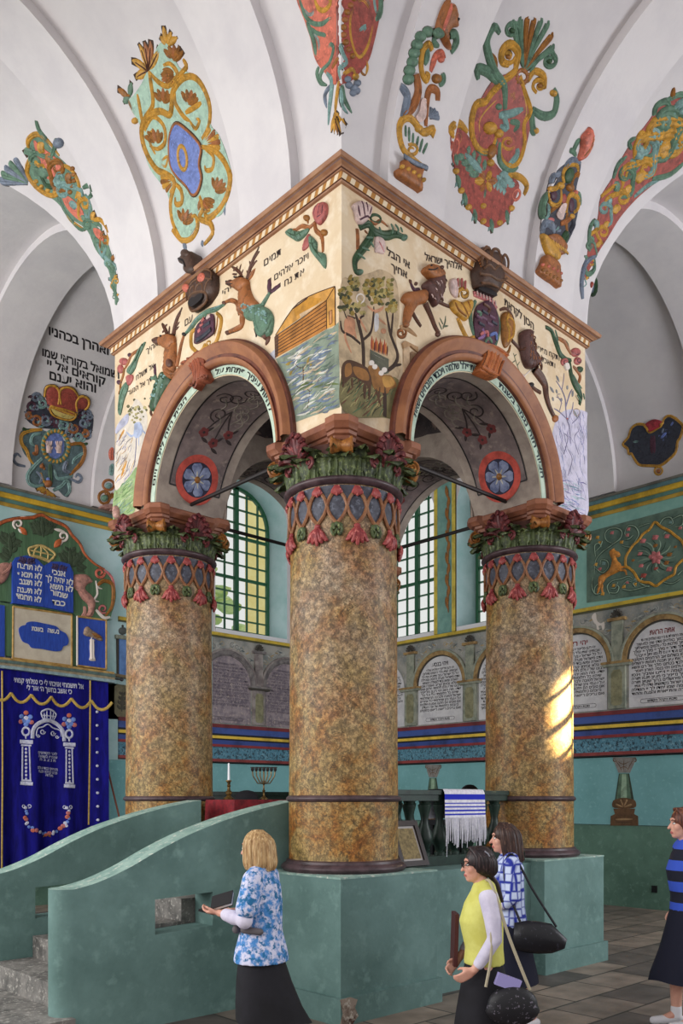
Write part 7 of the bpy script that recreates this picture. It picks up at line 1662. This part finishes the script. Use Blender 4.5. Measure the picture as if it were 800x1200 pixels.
class Person:
    """f = facing, s = the person's left, all joints in metres from the feet; k scales the body"""
    def __init__(s, label, px, d, heading, k):
        g = CAM+RT*((px-CX)/FPX*d)+FW*d; s.o = Vector((g.x, g.y, 0)); s.f = (RT*heading[0]+FW*heading[1]).normalized(); s.s = UP.cross(s.f); s.k = k
        s.root = thing('person', label, 'person', s.o)
    def P(s, f, l, z): return s.o+(s.f*f+s.s*l+UP*z)*s.k
    def body(s, J, head_turn=0., lean=.02):
        """J: joints {shoulder,elbow,wrist,hip,knee,ankle} per side as (f, l, z)"""
        k = s.k; mb = MB(); P = s.P
        capsule(mb, [P(0, 0, .93), P(.0, 0, 1.06), P(.01, 0, 1.22), P(.01, 0, 1.34)], [.095*k, .085*k, .088*k, .07*k], 14)
        for sd in (-1, 1):
            j = J[sd]
            capsule(mb, [P(0, sd*.06, 1.35), P(*j['shoulder'])], [.055*k, .048*k]); capsule(mb, [P(*j['shoulder']), P(*j['elbow']), P(*j['wrist'])], [.050*k, .040*k, .026*k])
            capsule(mb, [P(0, sd*.08, .92), P(*j['hip']), P(*j['knee']), P(*j['calf']), P(*j['ankle'])], [.075*k, .072*k, .055*k, .052*k, .036*k])
            a = Vector(j['ankle']); ft = Vector(j['foot']); capsule(mb, [P(*a), P(*((a+ft)/2+Vector((0, 0, -.015)))), P(*ft)], [.036*k, .034*k, .024*k])
            s.hand(mb, j)
        # neck and head
        capsule(mb, [P(.0, 0, 1.36), P(.025, 0, 1.46)], [.052*k, .048*k])
        h = s.h = P(.04, 0, 1.545); rot = Matrix.Rotation(head_turn, 3, 'Z'); F = s.hf = rot @ s.f; L = s.hl = rot @ s.s
        def E(c, r): 
            cc = h+(F*c[0]+L*c[1]+UP*c[2])*k; n_, kk = 16, 12; Pm = []
            for i in range(n_):
                Pm.append([cc+(F*(r[0]*math.sin(PI*q/kk)*math.cos(2*PI*i/n_))+L*(r[1]*math.sin(PI*q/kk)*math.sin(2*PI*i/n_))+UP*(-r[2]*math.cos(PI*q/kk)))*k for q in range(kk+1)])
            mb.grid(Pm, cu=True)
        s.E = E
        E((-.012, 0, .03), (.092, .076, .092)); E((.022, 0, -.03), (.066, .060, .082)); E((.056, 0, -.088), (.026, .024, .020)); E((.078, 0, .035), (.014, .045, .016))   # skull, face, chin, brow
        hp = lambda a, b, c: h+(F*a+L*b+UP*c)*k
        capsule(mb, [hp(.082, 0, .012), hp(.098, 0, -.012), hp(.106, 0, -.030)], [.008*k, .010*k, .012*k], 8)      # nose
        E((.084, 0, -.058), (.012, .022, .007)); E((.082, 0, -.068), (.012, .019, .007)); E((.05, .042, -.02), (.03, .022, .03)); E((.05, -.042, -.02), (.03, .022, .03))
        for sd in (-1, 1): E((-.008, sd*.076, -.012), (.020, .010, .032))
        o = mb.build('body', None, s.root); o.data.materials.clear(); o.data.materials.append(SKIN); o.data.materials.append(M_lip)
        remesh(o, .0075*k, 4)
        me = o.data; org = Vector(ORG[s.root.name]); lipc = hp(.092, 0, -.062)-org
        for p_ in me.polygons:
            d = p_.center-lipc
            if abs(d.dot(L)) < .022*k and abs(d.z) < .009*k and d.dot(F) > -.02*k: p_.material_index = 1
        mb = MB().use(M_eye)
        def ell(c, r, m):
            mb.use(m); cc = hp(*c); Pm = []
            for i in range(12): Pm.append([cc+(F*(r[0]*math.sin(PI*q/8)*math.cos(2*PI*i/12))+L*(r[1]*math.sin(PI*q/8)*math.sin(2*PI*i/12))+UP*(-r[2]*math.cos(PI*q/8)))*k for q in range(9)])
            mb.grid(Pm, cu=True)
        for sd in (-1, 1):
            ell((.074, sd*.031, .006), (.011, .014, .008), M_eye); ell((.081, sd*.031, .006), (.006, .006, .0065), M_iris)
            mb.use(M_brow); mb.tube([hp(.088, sd*.012, .028), hp(.086, sd*.032, .034), hp(.074, sd*.052, .028)], [.003*k, .004*k, .002*k], 6)
        mb.build('eyes', None, s.root)
        return o
    def hand(s, mb, j):
        """palm, four bent fingers and a thumb, from the wrist along hand direction hd with palm normal hn"""
        k = s.k; w_ = Vector(j['wrist']); hd = Vector(j.get('hd', (0, 0, -1))).normalized(); hn = Vector(j.get('hn', (0, 1, 0))).normalized(); hw = hd.cross(hn).normalized(); hn = hw.cross(hd)
        cv = j.get('curl', .5); Q = lambda a, b, c: s.P(*(w_+hd*a+hw*b+hn*c))
        for b in (-.024, -.008, .008, .024): capsule(mb, [Q(0, b*.6, 0), Q(.045, b, 0), Q(.082, b*1.05, 0)], [.014*k, .013*k, .011*k], 8)
        for b, L in ((-.026, .062), (-.009, .074), (.009, .070), (.026, .054)):
            pts = [Vector((.082, b*1.05, 0))]; an = 0
            for q, fr_ in enumerate((.45, .32, .23)):
                an += cv*(.9 if q else .6); pts.append(pts[-1]+Vector((math.cos(an), 0, math.sin(an)))*L*fr_)
            capsule(mb, [Q(*q) for q in pts], [.0095*k, .009*k, .0085*k, .007*k], 8)
        sg = j.get('thumb', 1)
        capsule(mb, [Q(.02, .022*sg, .004), Q(.045, .042*sg, .014), Q(.068, .050*sg, .024), Q(.085, .048*sg, .032)], [.013*k, .0115*k, .010*k, .008*k], 8)
    def garment(s, name, m, parts, voxel=.01, smooth=5):
        """parts: lists of ((f,l,z), radius) joined into one cloth surface; a radius may be (front, side)"""
        mb = MB(); k = s.k
        for pr in parts:
            if isinstance(pr[0][1], tuple):
                n = 20; P = []
                for i in range(n):
                    a = 2*PI*i/n; P.append([s.P(c[0]+r_[0]*math.cos(a), c[1]+r_[1]*math.sin(a), c[2]) for c, r_ in pr])
                mb.grid(P, cu=True); mb.add([q[0] for q in P], [tuple(range(n))]); mb.add([q[-1] for q in P], [tuple(range(n))])
            else: capsule(mb, [s.P(*c) for c, _ in pr], [r_*k for _, r_ in pr])
        o = mb.build(name, m, s.root); remesh(o, voxel*k, smooth); return o
    def skirt(s, name, m, rings, folds=7, amp=.02, sway=(0, 0)):
        n = 56; P = []
        for i in range(n):
            a = 2*PI*i/n; row = []
            for q, (c, r_) in enumerate(rings):
                u = q/(len(rings)-1); w_ = 1+amp*u*math.sin(folds*a+.7*q)*1.2
                row.append(s.P(c[0]+r_[0]*w_*math.cos(a), c[1]+r_[1]*w_*math.sin(a), c[2]+.012*u*math.sin(3*a)))
            P.append(row)
        mb = MB(); mb.grid(P, cu=True); return mb.build(name, m, s.root, smooth=70)
    def hair(s, m, shell, strands, name='hair'):
        k = s.k; mb = MB(); hp = lambda a, b, c: s.h+(s.hf*a+s.hl*b+UP*c)*k
        keep = mb
        for c, r_ in shell:
            Pm = []
            for i in range(18): Pm.append([hp(c[0]+r_[0]*math.sin(PI*q/12)*math.cos(2*PI*i/18), c[1]+r_[1]*math.sin(PI*q/12)*math.sin(2*PI*i/18), c[2]-r_[2]*math.cos(PI*q/12)) for q in range(13)])
            mb.grid(Pm, cu=True)
        for pts, r_ in strands: mb.tube([hp(*q) for q in cat(pts, 3)], [r_*k*(.6+.4*math.sin(PI*(.15+.8*i/(len(cat(pts, 3))-1)))) for i in range(len(cat(pts, 3)))], 7)
        return mb.build(name, m, s.root, smooth=70)
def joints(**kw):
    J = {sd: dict(shoulder=(0, sd*.155, 1.355), elbow=(-.02, sd*.20, 1.10), wrist=(.05, sd*.19, .87), hip=(0, sd*.085, .86), knee=(.03, sd*.085, .48), calf=(.0, sd*.085, .34), ankle=(-.02, sd*.085, .085), foot=(.15, sd*.09, .03), hd=(.2, 0, -1), hn=(0, -sd, 0), thumb=1) for sd in (-1, 1)}
    for sd, n in ((-1, 'R'), (1, 'L')): J[sd].update(kw.get(n, {}))
    return J
def blotch(name, c, c2, c3, sc_=9., s3=14.): return mat(name, c, .85, c2, sc_, .43, .57, 3, c3, s3, .52, .6)
def strands(n, rnd, fn): return [fn(i/(n-1), rnd) for i in range(n)]
def shoe(p_, sd, j, m):
    a = Vector(j[sd]['ankle']); ft = Vector(j[sd]['foot']); d = (ft-a); d.z = 0; d.normalize()
    p_.garment('shoe', m, [[(tuple(a+d*-.03+Vector((0, 0, -.045))), .036), (tuple((a+ft)/2+Vector((0, 0, -.022))), .04), (tuple(ft+Vector((0, 0, 0.0))), .032)]], .007, 3)
BLKS = mat('black skirt cloth', (20, 19, 24), .85, (30, 29, 36), 3)
# woman with fair hair
p1 = Person('woman with blond hair in a blue and white blouse and black skirt holding a book', 306, 5.5, (-1, .28), .955)
j = joints(L=dict(elbow=(.03, .22, 1.10), wrist=(.25, .12, 1.125), hd=(1, -.1, .0), hn=(0, -.3, 1), curl=.7, thumb=-1), R=dict(elbow=(.04, -.21, 1.10), wrist=(.25, -.08, 1.11), hd=(1, .25, 0), hn=(0, .3, 1), curl=.7), )
j[1].update(knee=(.04, .085, .49), calf=(.02, .085, .34), ankle=(.02, .085, .09), foot=(.18, .09, .03)); j[-1].update(knee=(-.05, -.085, .48), calf=(-.16, -.085, .36), ankle=(-.26, -.085, .14), foot=(-.12, -.09, .035))
p1.body(j, head_turn=-.15)
BL1 = blotch('blue dyed cotton', (206, 206, 230), (72, 132, 196), (36, 104, 152), 19, 24)
p1.garment('blouse', BL1, [[((.0, 0, .80), (.185, .212)), ((.0, 0, .87), (.175, .198)), ((0, 0, 1.0), (.14, .165)), ((.01, 0, 1.18), (.15, .175)), ((.0, 0, 1.31), (.125, .18)), ((.0, 0, 1.39), (.085, .13)), ((.0, 0, 1.425), (.06, .075))], [((0, -.14, 1.368), .062), ((-.005, -.06, 1.398), .064), ((-.005, .06, 1.398), .064), ((0, .14, 1.368), .062)],
                           [((0, .15, 1.355), .072), ((.01, .19, 1.25), .072), ((.02, .215, 1.17), .074)], [((0, -.15, 1.355), .072), ((.01, -.19, 1.25), .072), ((.02, -.205, 1.17), .074)]])
WSL = mat('white jersey sleeve', (214, 208, 226), .85, (196, 190, 212), 10)
p1.garment('sleeve', WSL, [[((.015, .20, 1.22), .058), ((.03, .222, 1.095), .056), ((.12, .175, 1.105), .050), ((.19, .145, 1.118), .043)]], .009); p1.garment('sleeve', WSL, [[((.015, -.20, 1.22), .058), ((.04, -.212, 1.095), .056), ((.19, -.115, 1.107), .043)]], .009)
p1.garment('belt_pouch', mat('grey belt pouch', (96, 90, 94), .8), [[((.13, .12, 1.02), .03), ((.155, 0, 1.02), .035), ((.12, -.13, 1.02), .03)], [((.05, .185, 1.03), .026), ((-.06, .175, 1.02), .024)]], .009)
p1.skirt('skirt', BLKS, [((0, 0, .95), (.13, .15)), ((0, 0, .82), (.15, .17)), ((-.02, 0, .66), (.185, .195)), ((-.05, 0, .5), (.225, .205)), ((-.08, 0, .40), (.26, .21))], 5, .035)
rn = random.Random(31); HB = mat('blond hair', (186, 152, 106), .55, (142, 106, 68), 60, .42, .62, c3=(214, 188, 146), scale3=90, stretch=(1, 1, .12))
def bob(u, r_):
    a = math.radians(55+250*u); c_, s_ = math.cos(a), math.sin(a); R_ = .092+r_.uniform(-.006, .01)
    dn = -.105-r_.uniform(0, .035)
    return [(-.01+R_*.35*c_, R_*.3*s_, .122), (-.015+R_*c_*1.02, R_*s_*.95, .055), (-.02+R_*c_*1.15, R_*s_*1.05, -.04), (-.025+R_*c_*1.18, R_*s_*1.05, dn*.75), (-.028+R_*c_*1.05, R_*s_*.95, dn)], .016
p1.hair(HB, [((-.015, 0, .035), (.102, .090, .100)), ((-.04, 0, -.03), (.085, .088, .09))], strands(64, rn, bob))
for sd in (-1, 1): shoe(p1, sd, j, mat('black leather', (26, 24, 26), .4))
bk = thing('prayer_book', 'small black book with white pages in the hand of the blond woman', 'book', p1.P(.25, .05, 1.14))
def bxl(p_, c, e, name, m, par, tilt=0., roll=0.):
    F = (p_.f*math.cos(tilt)+UP*math.sin(tilt)); U2 = UP*math.cos(tilt)-p_.f*math.sin(tilt); S2 = p_.s*math.cos(roll)-U2*math.sin(roll); U2 = U2*math.cos(roll)+p_.s*math.sin(roll); cc = p_.P(*c)
    mb = MB(); mb.add([cc+F*(a*e[0])+S2*(b*e[1])+U2*(q*e[2]) for q in (-1, 1) for a, b in ((-1, -1), (1, -1), (1, 1), (-1, 1))], [(0, 3, 2, 1), (4, 5, 6, 7), (0, 1, 5, 4), (1, 2, 6, 5), (2, 3, 7, 6), (3, 0, 4, 7)]); return mb.build(name, m, par, smooth=0)
BKC = mat('black book cloth', (24, 22, 26), .5); PGW = mat('book pages', (226, 220, 210), .8)
for (dz, e, nm, m_) in ((-.014, (.075, .055, .003), 'cover', BKC), (0, (.072, .051, .011), 'pages', PGW), (.014, (.075, .055, .003), 'cover', BKC)):
    n_ = UP*math.cos(.75)+p1.s*math.sin(.75); q_ = n_*dz
    bxl(p1, (.245+q_.dot(p1.f), .085+q_.dot(p1.s), 1.20+q_.z), e, nm, m_, bk, -.3, .75)
ph = thing('mobile_phone', 'small black phone held out in front by the blond woman', 'phone', p1.P(.36, .06, 1.12)); bxl(p1, (.355, .07, 1.125), (.055, .03, .008), 'phone_body', mat('phone black', (20, 20, 24), .3), ph, .2)
# girl in a yellow vest
p2 = Person('girl with glasses and dark hair in a yellow vest and black skirt carrying a folder', 567, 5.15, (-1, -.02), .905)
j = joints(L=dict(elbow=(-.03, .20, 1.09), wrist=(.10, .19, .89), hd=(.75, -.1, -.5), hn=(-.3, -.6, .4), curl=.45, thumb=-1), R=dict(elbow=(.0, -.20, 1.09), wrist=(.15, -.14, .90), hd=(.6, .2, -.6), hn=(-.4, .6, .3), curl=.7))
j[1].update(knee=(.08, .085, .49), ankle=(.04, .085, .09), foot=(.2, .09, .03)); j[-1].update(knee=(-.02, -.085, .48), calf=(-.1, -.085, .35), ankle=(-.16, -.085, .12), foot=(-.02, -.09, .03))
p2.body(j)
YV = mat('yellow knit vest', (212, 210, 118), .85, (198, 194, 96), 6, bump=.12, bscale=120)
p2.garment('vest', YV, [[((.0, 0, .90), (.135, .165)), ((0, 0, 1.0), (.125, .155)), ((.02, 0, 1.18), (.145, .165)), ((.01, 0, 1.30), (.12, .155)), ((.0, 0, 1.39), (.08, .115)), ((.005, 0, 1.44), (.062, .07))], [((0, -.14, 1.368), .062), ((-.005, -.06, 1.398), .064), ((-.005, .06, 1.398), .064), ((0, .14, 1.368), .062)]])
p2.garment('sleeve', WSL, [[((0, .155, 1.35), .066), ((-.02, .19, 1.22), .058), ((-.03, .202, 1.09), .05), ((.03, .198, .99), .044), ((.07, .194, .93), .038)]], .009); p2.garment('sleeve', WSL, [[((0, -.155, 1.35), .066), ((0, -.202, 1.09), .05), ((.10, -.165, .96), .04)]], .009)
p2.skirt('skirt', BLKS, [((0, 0, .95), (.115, .14)), ((0, 0, .86), (.135, .16)), ((0, 0, .6), (.18, .185)), ((0, 0, .3), (.22, .2)), ((0, 0, .16), (.235, .21))], 6, .03)
HD = mat('dark brown hair', (44, 32, 34), .45, (28, 20, 24), 60, c3=(72, 54, 54), scale3=80, stretch=(1, 1, .15)); rn = random.Random(32)
def back(u, r_):
    a = math.radians(62+236*u); c_, s_ = math.cos(a), math.sin(a); R_ = .09+r_.uniform(-.004, .006)
    return [(.045+.02*c_, R_*.35*s_, .118), (-.015+R_*c_*.9, R_*s_*.95, .06), (-.03+R_*c_*.95, R_*s_*.85, -.03), (-.09, s_*.035, -.075), (-.115+r_.uniform(-.02, .02), s_*.03, -.15), (-.13+r_.uniform(-.03, .03), s_*.025, -.24)], .014
p2.hair(HD, [((-.016, 0, .036), (.101, .086, .098)), ((-.05, 0, -.0), (.07, .078, .08))], strands(54, rn, back))
hp = lambda a, b, c: p2.h+(p2.hf*a+p2.hl*b+UP*c)*p2.k
gl = MB()
for sd in (-1, 1):
    gl.tube([hp(.102-.012*abs(math.cos(2*PI*i/14))*0, sd*.032+.020*math.cos(2*PI*i/14), .004+.015*math.sin(2*PI*i/14)) for i in range(15)], .0028*p2.k, 5, False); gl.tube([hp(.100, sd*.052, .008), hp(.05, sd*.074, .006), hp(-.01, sd*.080, .0)], .0026*p2.k, 5)
gl.tube([hp(.103, -.012, .006), hp(.106, 0, .009), hp(.103, .012, .006)], .0026*p2.k, 5); gl.build('glasses', mat('black glasses frame', (24, 20, 22), .3), p2.root)
MB().tube([hp(-.03, .07, .10), hp(-.05, .078, .085), hp(-.06, .082, .065)], .006*p2.k, 6).build('hair_clip', mat('silver clip', (150, 150, 160), .3, metal=.6), p2.root)
for sd in (-1, 1): shoe(p2, sd, j, mat('black leather', (26, 24, 26), .4))
fo = thing('maroon_folder', 'maroon folder held upright in front of the girl in the yellow vest', 'folder', p2.P(.24, -.08, .9)); bxl(p2, (.175, -.14, 1.04), (.012, .08, .16), 'folder_board', mat('maroon board', (74, 34, 34), .5), fo, .03)
DOT = mat('black patterned bag', (26, 25, 30), .5, (26, 25, 30), 5, c3=(104, 98, 110), scale3=46, lo3=.60, hi3=.64)
bg_ = thing('patterned_bag', 'dark patterned shoulder bag hanging behind the hip of the girl in yellow', 'bag', p2.P(-.1, .24, .6))
mb = MB(); mb.grid([[p2.P(-.13+.17*math.cos(2*PI*i/28)*f*(1.05 if math.sin(2*PI*i/28) < 0 else .95), .27+.055*g_, .68+.13*math.sin(2*PI*i/28)*f) for f, g_ in ((.0, 1.), (.7, .95), (.95, .5), (1., 0), (.95, -.5), (.7, -.95), (0, -1.))] for i in range(28)], cu=True); mb.build('bag_body', DOT, bg_, smooth=60)
mb = MB().tube(cat([p2.P(-.24, .27, .78), p2.P(-.12, .23, 1.1), p2.P(-.02, .17, 1.43), p2.P(.0, .05, 1.45)], 5), .010, 6); mb.tube(cat([p2.P(.04, .27, .80), p2.P(.0, .245, 1.0), p2.P(-.0, .225, 1.2)], 4), .009, 6); mb.build('strap', mat('beige strap', (168, 158, 134), .7), bg_)
bxl(p2, (-.10, .27, .83), (.07, .02, .035), 'rolled_paper', mat('lilac paper', (150, 142, 196), .7), bg_, .35)
# girl in a blue checked blouse
p3 = Person('girl with brown hair in a blue and white checked blouse walking behind the yellow vest', 596, 6.6, (-1, .05), .965)
j = joints(L=dict(elbow=(.0, .205, 1.10), wrist=(.13, .12, 1.02), hd=(.8, -.5, .2), hn=(0, -.4, .6), curl=.8, thumb=-1), R=dict(elbow=(-.02, -.2, 1.10), wrist=(.08, -.17, .93), hd=(.5, .2, -.8), hn=(-.3, .7, 0)))
j[1].update(knee=(.06, .085, .49), calf=(.06, .085, .34), ankle=(.06, .085, .085), foot=(.22, .09, .03)); j[-1].update(knee=(-.05, -.085, .48), calf=(-.12, -.085, .34), ankle=(-.2, -.085, .11), foot=(-.06, -.09, .03))
p3.body(j)
CK = bpy.data.materials.new('blue check cotton'); CK.use_nodes = True; nt = CK.node_tree; N = nt.nodes; Lk = nt.links; tc = N.new('ShaderNodeTexCoord'); ck = N.new('ShaderNodeTexVoronoi'); ck.distance = 'CHEBYCHEV'; ck.inputs['Scale'].default_value = 15; ck.inputs['Randomness'].default_value = .25
Lk.new(tc.outputs['Object'], ck.inputs['Vector']); rp = N.new('ShaderNodeValToRGB'); e = rp.color_ramp.elements; e[0].position = .30; e[0].color = rgb((196, 208, 238)); e[1].position = .46; e[1].color = rgb((28, 44, 150)); Lk.new(ck.outputs['Distance'], rp.inputs[0]); Lk.new(rp.outputs[0], N['Principled BSDF'].inputs['Base Color']); N['Principled BSDF'].inputs['Roughness'].default_value = .85
p3.garment('blouse', CK, [[((.0, 0, .84), (.15, .172)), ((0, 0, 1.02), (.125, .15)), ((.02, 0, 1.2), (.14, .165)), ((.0, 0, 1.32), (.12, .165)), ((.0, 0, 1.40), (.08, .12)), ((.0, 0, 1.44), (.06, .07))], [((0, -.14, 1.368), .062), ((-.005, -.06, 1.398), .064), ((-.005, .06, 1.398), .064), ((0, .14, 1.368), .062)], [((0, .155, 1.355), .07), ((0, .19, 1.22), .064), ((0, .207, 1.10), .06), ((.04, .18, 1.06), .054)], [((0, -.155, 1.355), .07), ((-.01, -.195, 1.2), .062), ((-.02, -.202, 1.09), .058)]])
p3.garment('sleeve', WSL, [[((.02, .195, 1.08), .052), ((.08, .155, 1.04), .044), ((.12, .128, 1.025), .036)]], .008)
p3.skirt('skirt', mat('navy skirt', (24, 26, 44), .85), [((0, 0, .95), (.125, .15)), ((0, 0, .85), (.15, .17)), ((-.01, 0, .66), (.175, .18)), ((-.03, 0, .45), (.205, .19)), ((-.03, 0, .40), (.21, .192))], 5, .03)
HB2 = mat('brown hair', (66, 44, 38), .45, (40, 26, 26), 60, c3=(104, 76, 62), scale3=80, stretch=(1, 1, .15)); rn = random.Random(33)
def bob2(u, r_):
    a = math.radians(60+240*u); c_, s_ = math.cos(a), math.sin(a); R_ = .094+r_.uniform(-.006, .008); dn = -.15-r_.uniform(0, .04)
    return [(.02+R_*.3*c_, R_*.3*s_, .125), (-.015+R_*c_, R_*s_*.95, .06), (-.03+R_*c_*1.1, R_*s_, -.03), (-.045+R_*c_*1.05, R_*s_*.98, dn*.75), (-.06+R_*c_*.95, R_*s_*.85, dn)], .015
p3.hair(HB2, [((-.016, 0, .036), (.102, .088, .099)), ((-.05, 0, -.04), (.08, .084, .10))], strands(58, rn, bob2))
for sd in (-1, 1): shoe(p3, sd, j, mat('white shoe', (206, 204, 210), .6))
b3 = thing('black_handbag', 'large black handbag at the back of the girl in the checked blouse', 'bag', p3.P(-.2, .2, .7))
mb = MB(); mb.grid([[p3.P(-.20+.19*f*q[0], .225+.05*g_, .80+.12*f*q[1]) for f, g_ in ((0, 1.), (.75, .9), (1., .3), (1., -.3), (.75, -.9), (0, -1.))] for q in ((1, .9), (.5, 1.05), (0, 1.), (-.5, .85), (-1.1, -.1), (-1., -.7), (-.5, -1.), (0, -1.05), (.5, -1.), (1., -.8), (1.05, 0))], cu=True); mb.build('bag_body', mat('black bag leather', (24, 24, 30), .4, c3=(70, 70, 84), scale3=40, c2=(20, 20, 26), lo3=.62, hi3=.68), b3, smooth=50)
MB().tube(cat([p3.P(-.33, .225, .88), p3.P(-.16, .21, 1.15), p3.P(-.0, .16, 1.435), p3.P(.06, .19, 1.25), p3.P(-.06, .235, .9)], 5), .010, 6).build('strap', mat('black bag leather', (24, 24, 30), .4), b3)
# girl in a striped top at the right edge
p4 = Person('girl with red brown hair in a black and blue striped top at the right edge', 806, 6.75, (-1, .05), 1.035)
j = joints(L=dict(elbow=(-.05, .2, 1.09), wrist=(.02, .19, .86)), R=dict())
j[1].update(knee=(.03, .085, .48), ankle=(-.02, .085, .085)); j[-1].update(knee=(.08, -.085, .48), calf=(.06, -.085, .34), ankle=(.06, -.085, .085), foot=(.23, -.09, .03))
p4.body(j)
STR = bpy.data.materials.new('striped jersey'); STR.use_nodes = True; nt = STR.node_tree; N = nt.nodes; Lk = nt.links; tc = N.new('ShaderNodeTexCoord'); sp = N.new('ShaderNodeSeparateXYZ'); Lk.new(tc.outputs['Object'], sp.inputs[0])
m1 = N.new('ShaderNodeMath'); m1.operation = 'MULTIPLY'; m1.inputs[1].default_value = 1/.165; Lk.new(sp.outputs[2], m1.inputs[0]); m2 = N.new('ShaderNodeMath'); m2.operation = 'FRACT'; Lk.new(m1.outputs[0], m2.inputs[0]); m3 = N.new('ShaderNodeMath'); m3.operation = 'GREATER_THAN'; m3.inputs[1].default_value = .52; Lk.new(m2.outputs[0], m3.inputs[0])
mx = N.new('ShaderNodeMix'); mx.data_type = 'RGBA'; mx.inputs[6].default_value = rgb((18, 20, 40)); mx.inputs[7].default_value = rgb((52, 84, 196)); Lk.new(m3.outputs[0], mx.inputs[0]); Lk.new(mx.outputs[2], N['Principled BSDF'].inputs['Base Color']); N['Principled BSDF'].inputs['Roughness'].default_value = .85
p4.garment('striped_top', STR, [[((.0, 0, .84), (.135, .16)), ((0, 0, 1.0), (.125, .15)), ((.02, 0, 1.2), (.14, .16)), ((.0, 0, 1.32), (.12, .16)), ((.0, 0, 1.40), (.08, .12)), ((.0, 0, 1.435), (.06, .07))], [((0, -.14, 1.368), .062), ((-.005, -.06, 1.398), .064), ((-.005, .06, 1.398), .064), ((0, .14, 1.368), .062)]]+[[((0, sd*.155, 1.355), .066), ((-.02, sd*.19, 1.22), .058), ((-.04, sd*.2, 1.09), .052), ((.01, sd*.192, .91), .04)] for sd in (-1, 1)])
p4.skirt('skirt', mat('navy skirt', (24, 26, 44), .85), [((0, 0, .9), (.13, .155)), ((0, 0, .8), (.155, .175)), ((.02, 0, .6), (.19, .19)), ((.04, 0, .42), (.235, .2)), ((.04, 0, .36), (.245, .205))], 5, .025)
rn = random.Random(34); HR = mat('red brown hair', (104, 58, 44), .5, (66, 36, 32), 60, c3=(136, 86, 62), scale3=80, stretch=(1, 1, .15))
p4.hair(HR, [((-.016, 0, .036), (.101, .087, .099)), ((-.05, 0, -.03), (.075, .08, .09))], strands(50, rn, back))
for sd in (-1, 1):
    a = Vector(j[sd]['ankle']); p4.garment('sock', mat('white sock', (224, 222, 228), .8), [[(tuple(a+Vector((0, 0, .05))), .042), (tuple(a+Vector((0, 0, -.02))), .043)]], .007, 3); shoe(p4, sd, j, mat('white shoe', (206, 204, 210), .6))
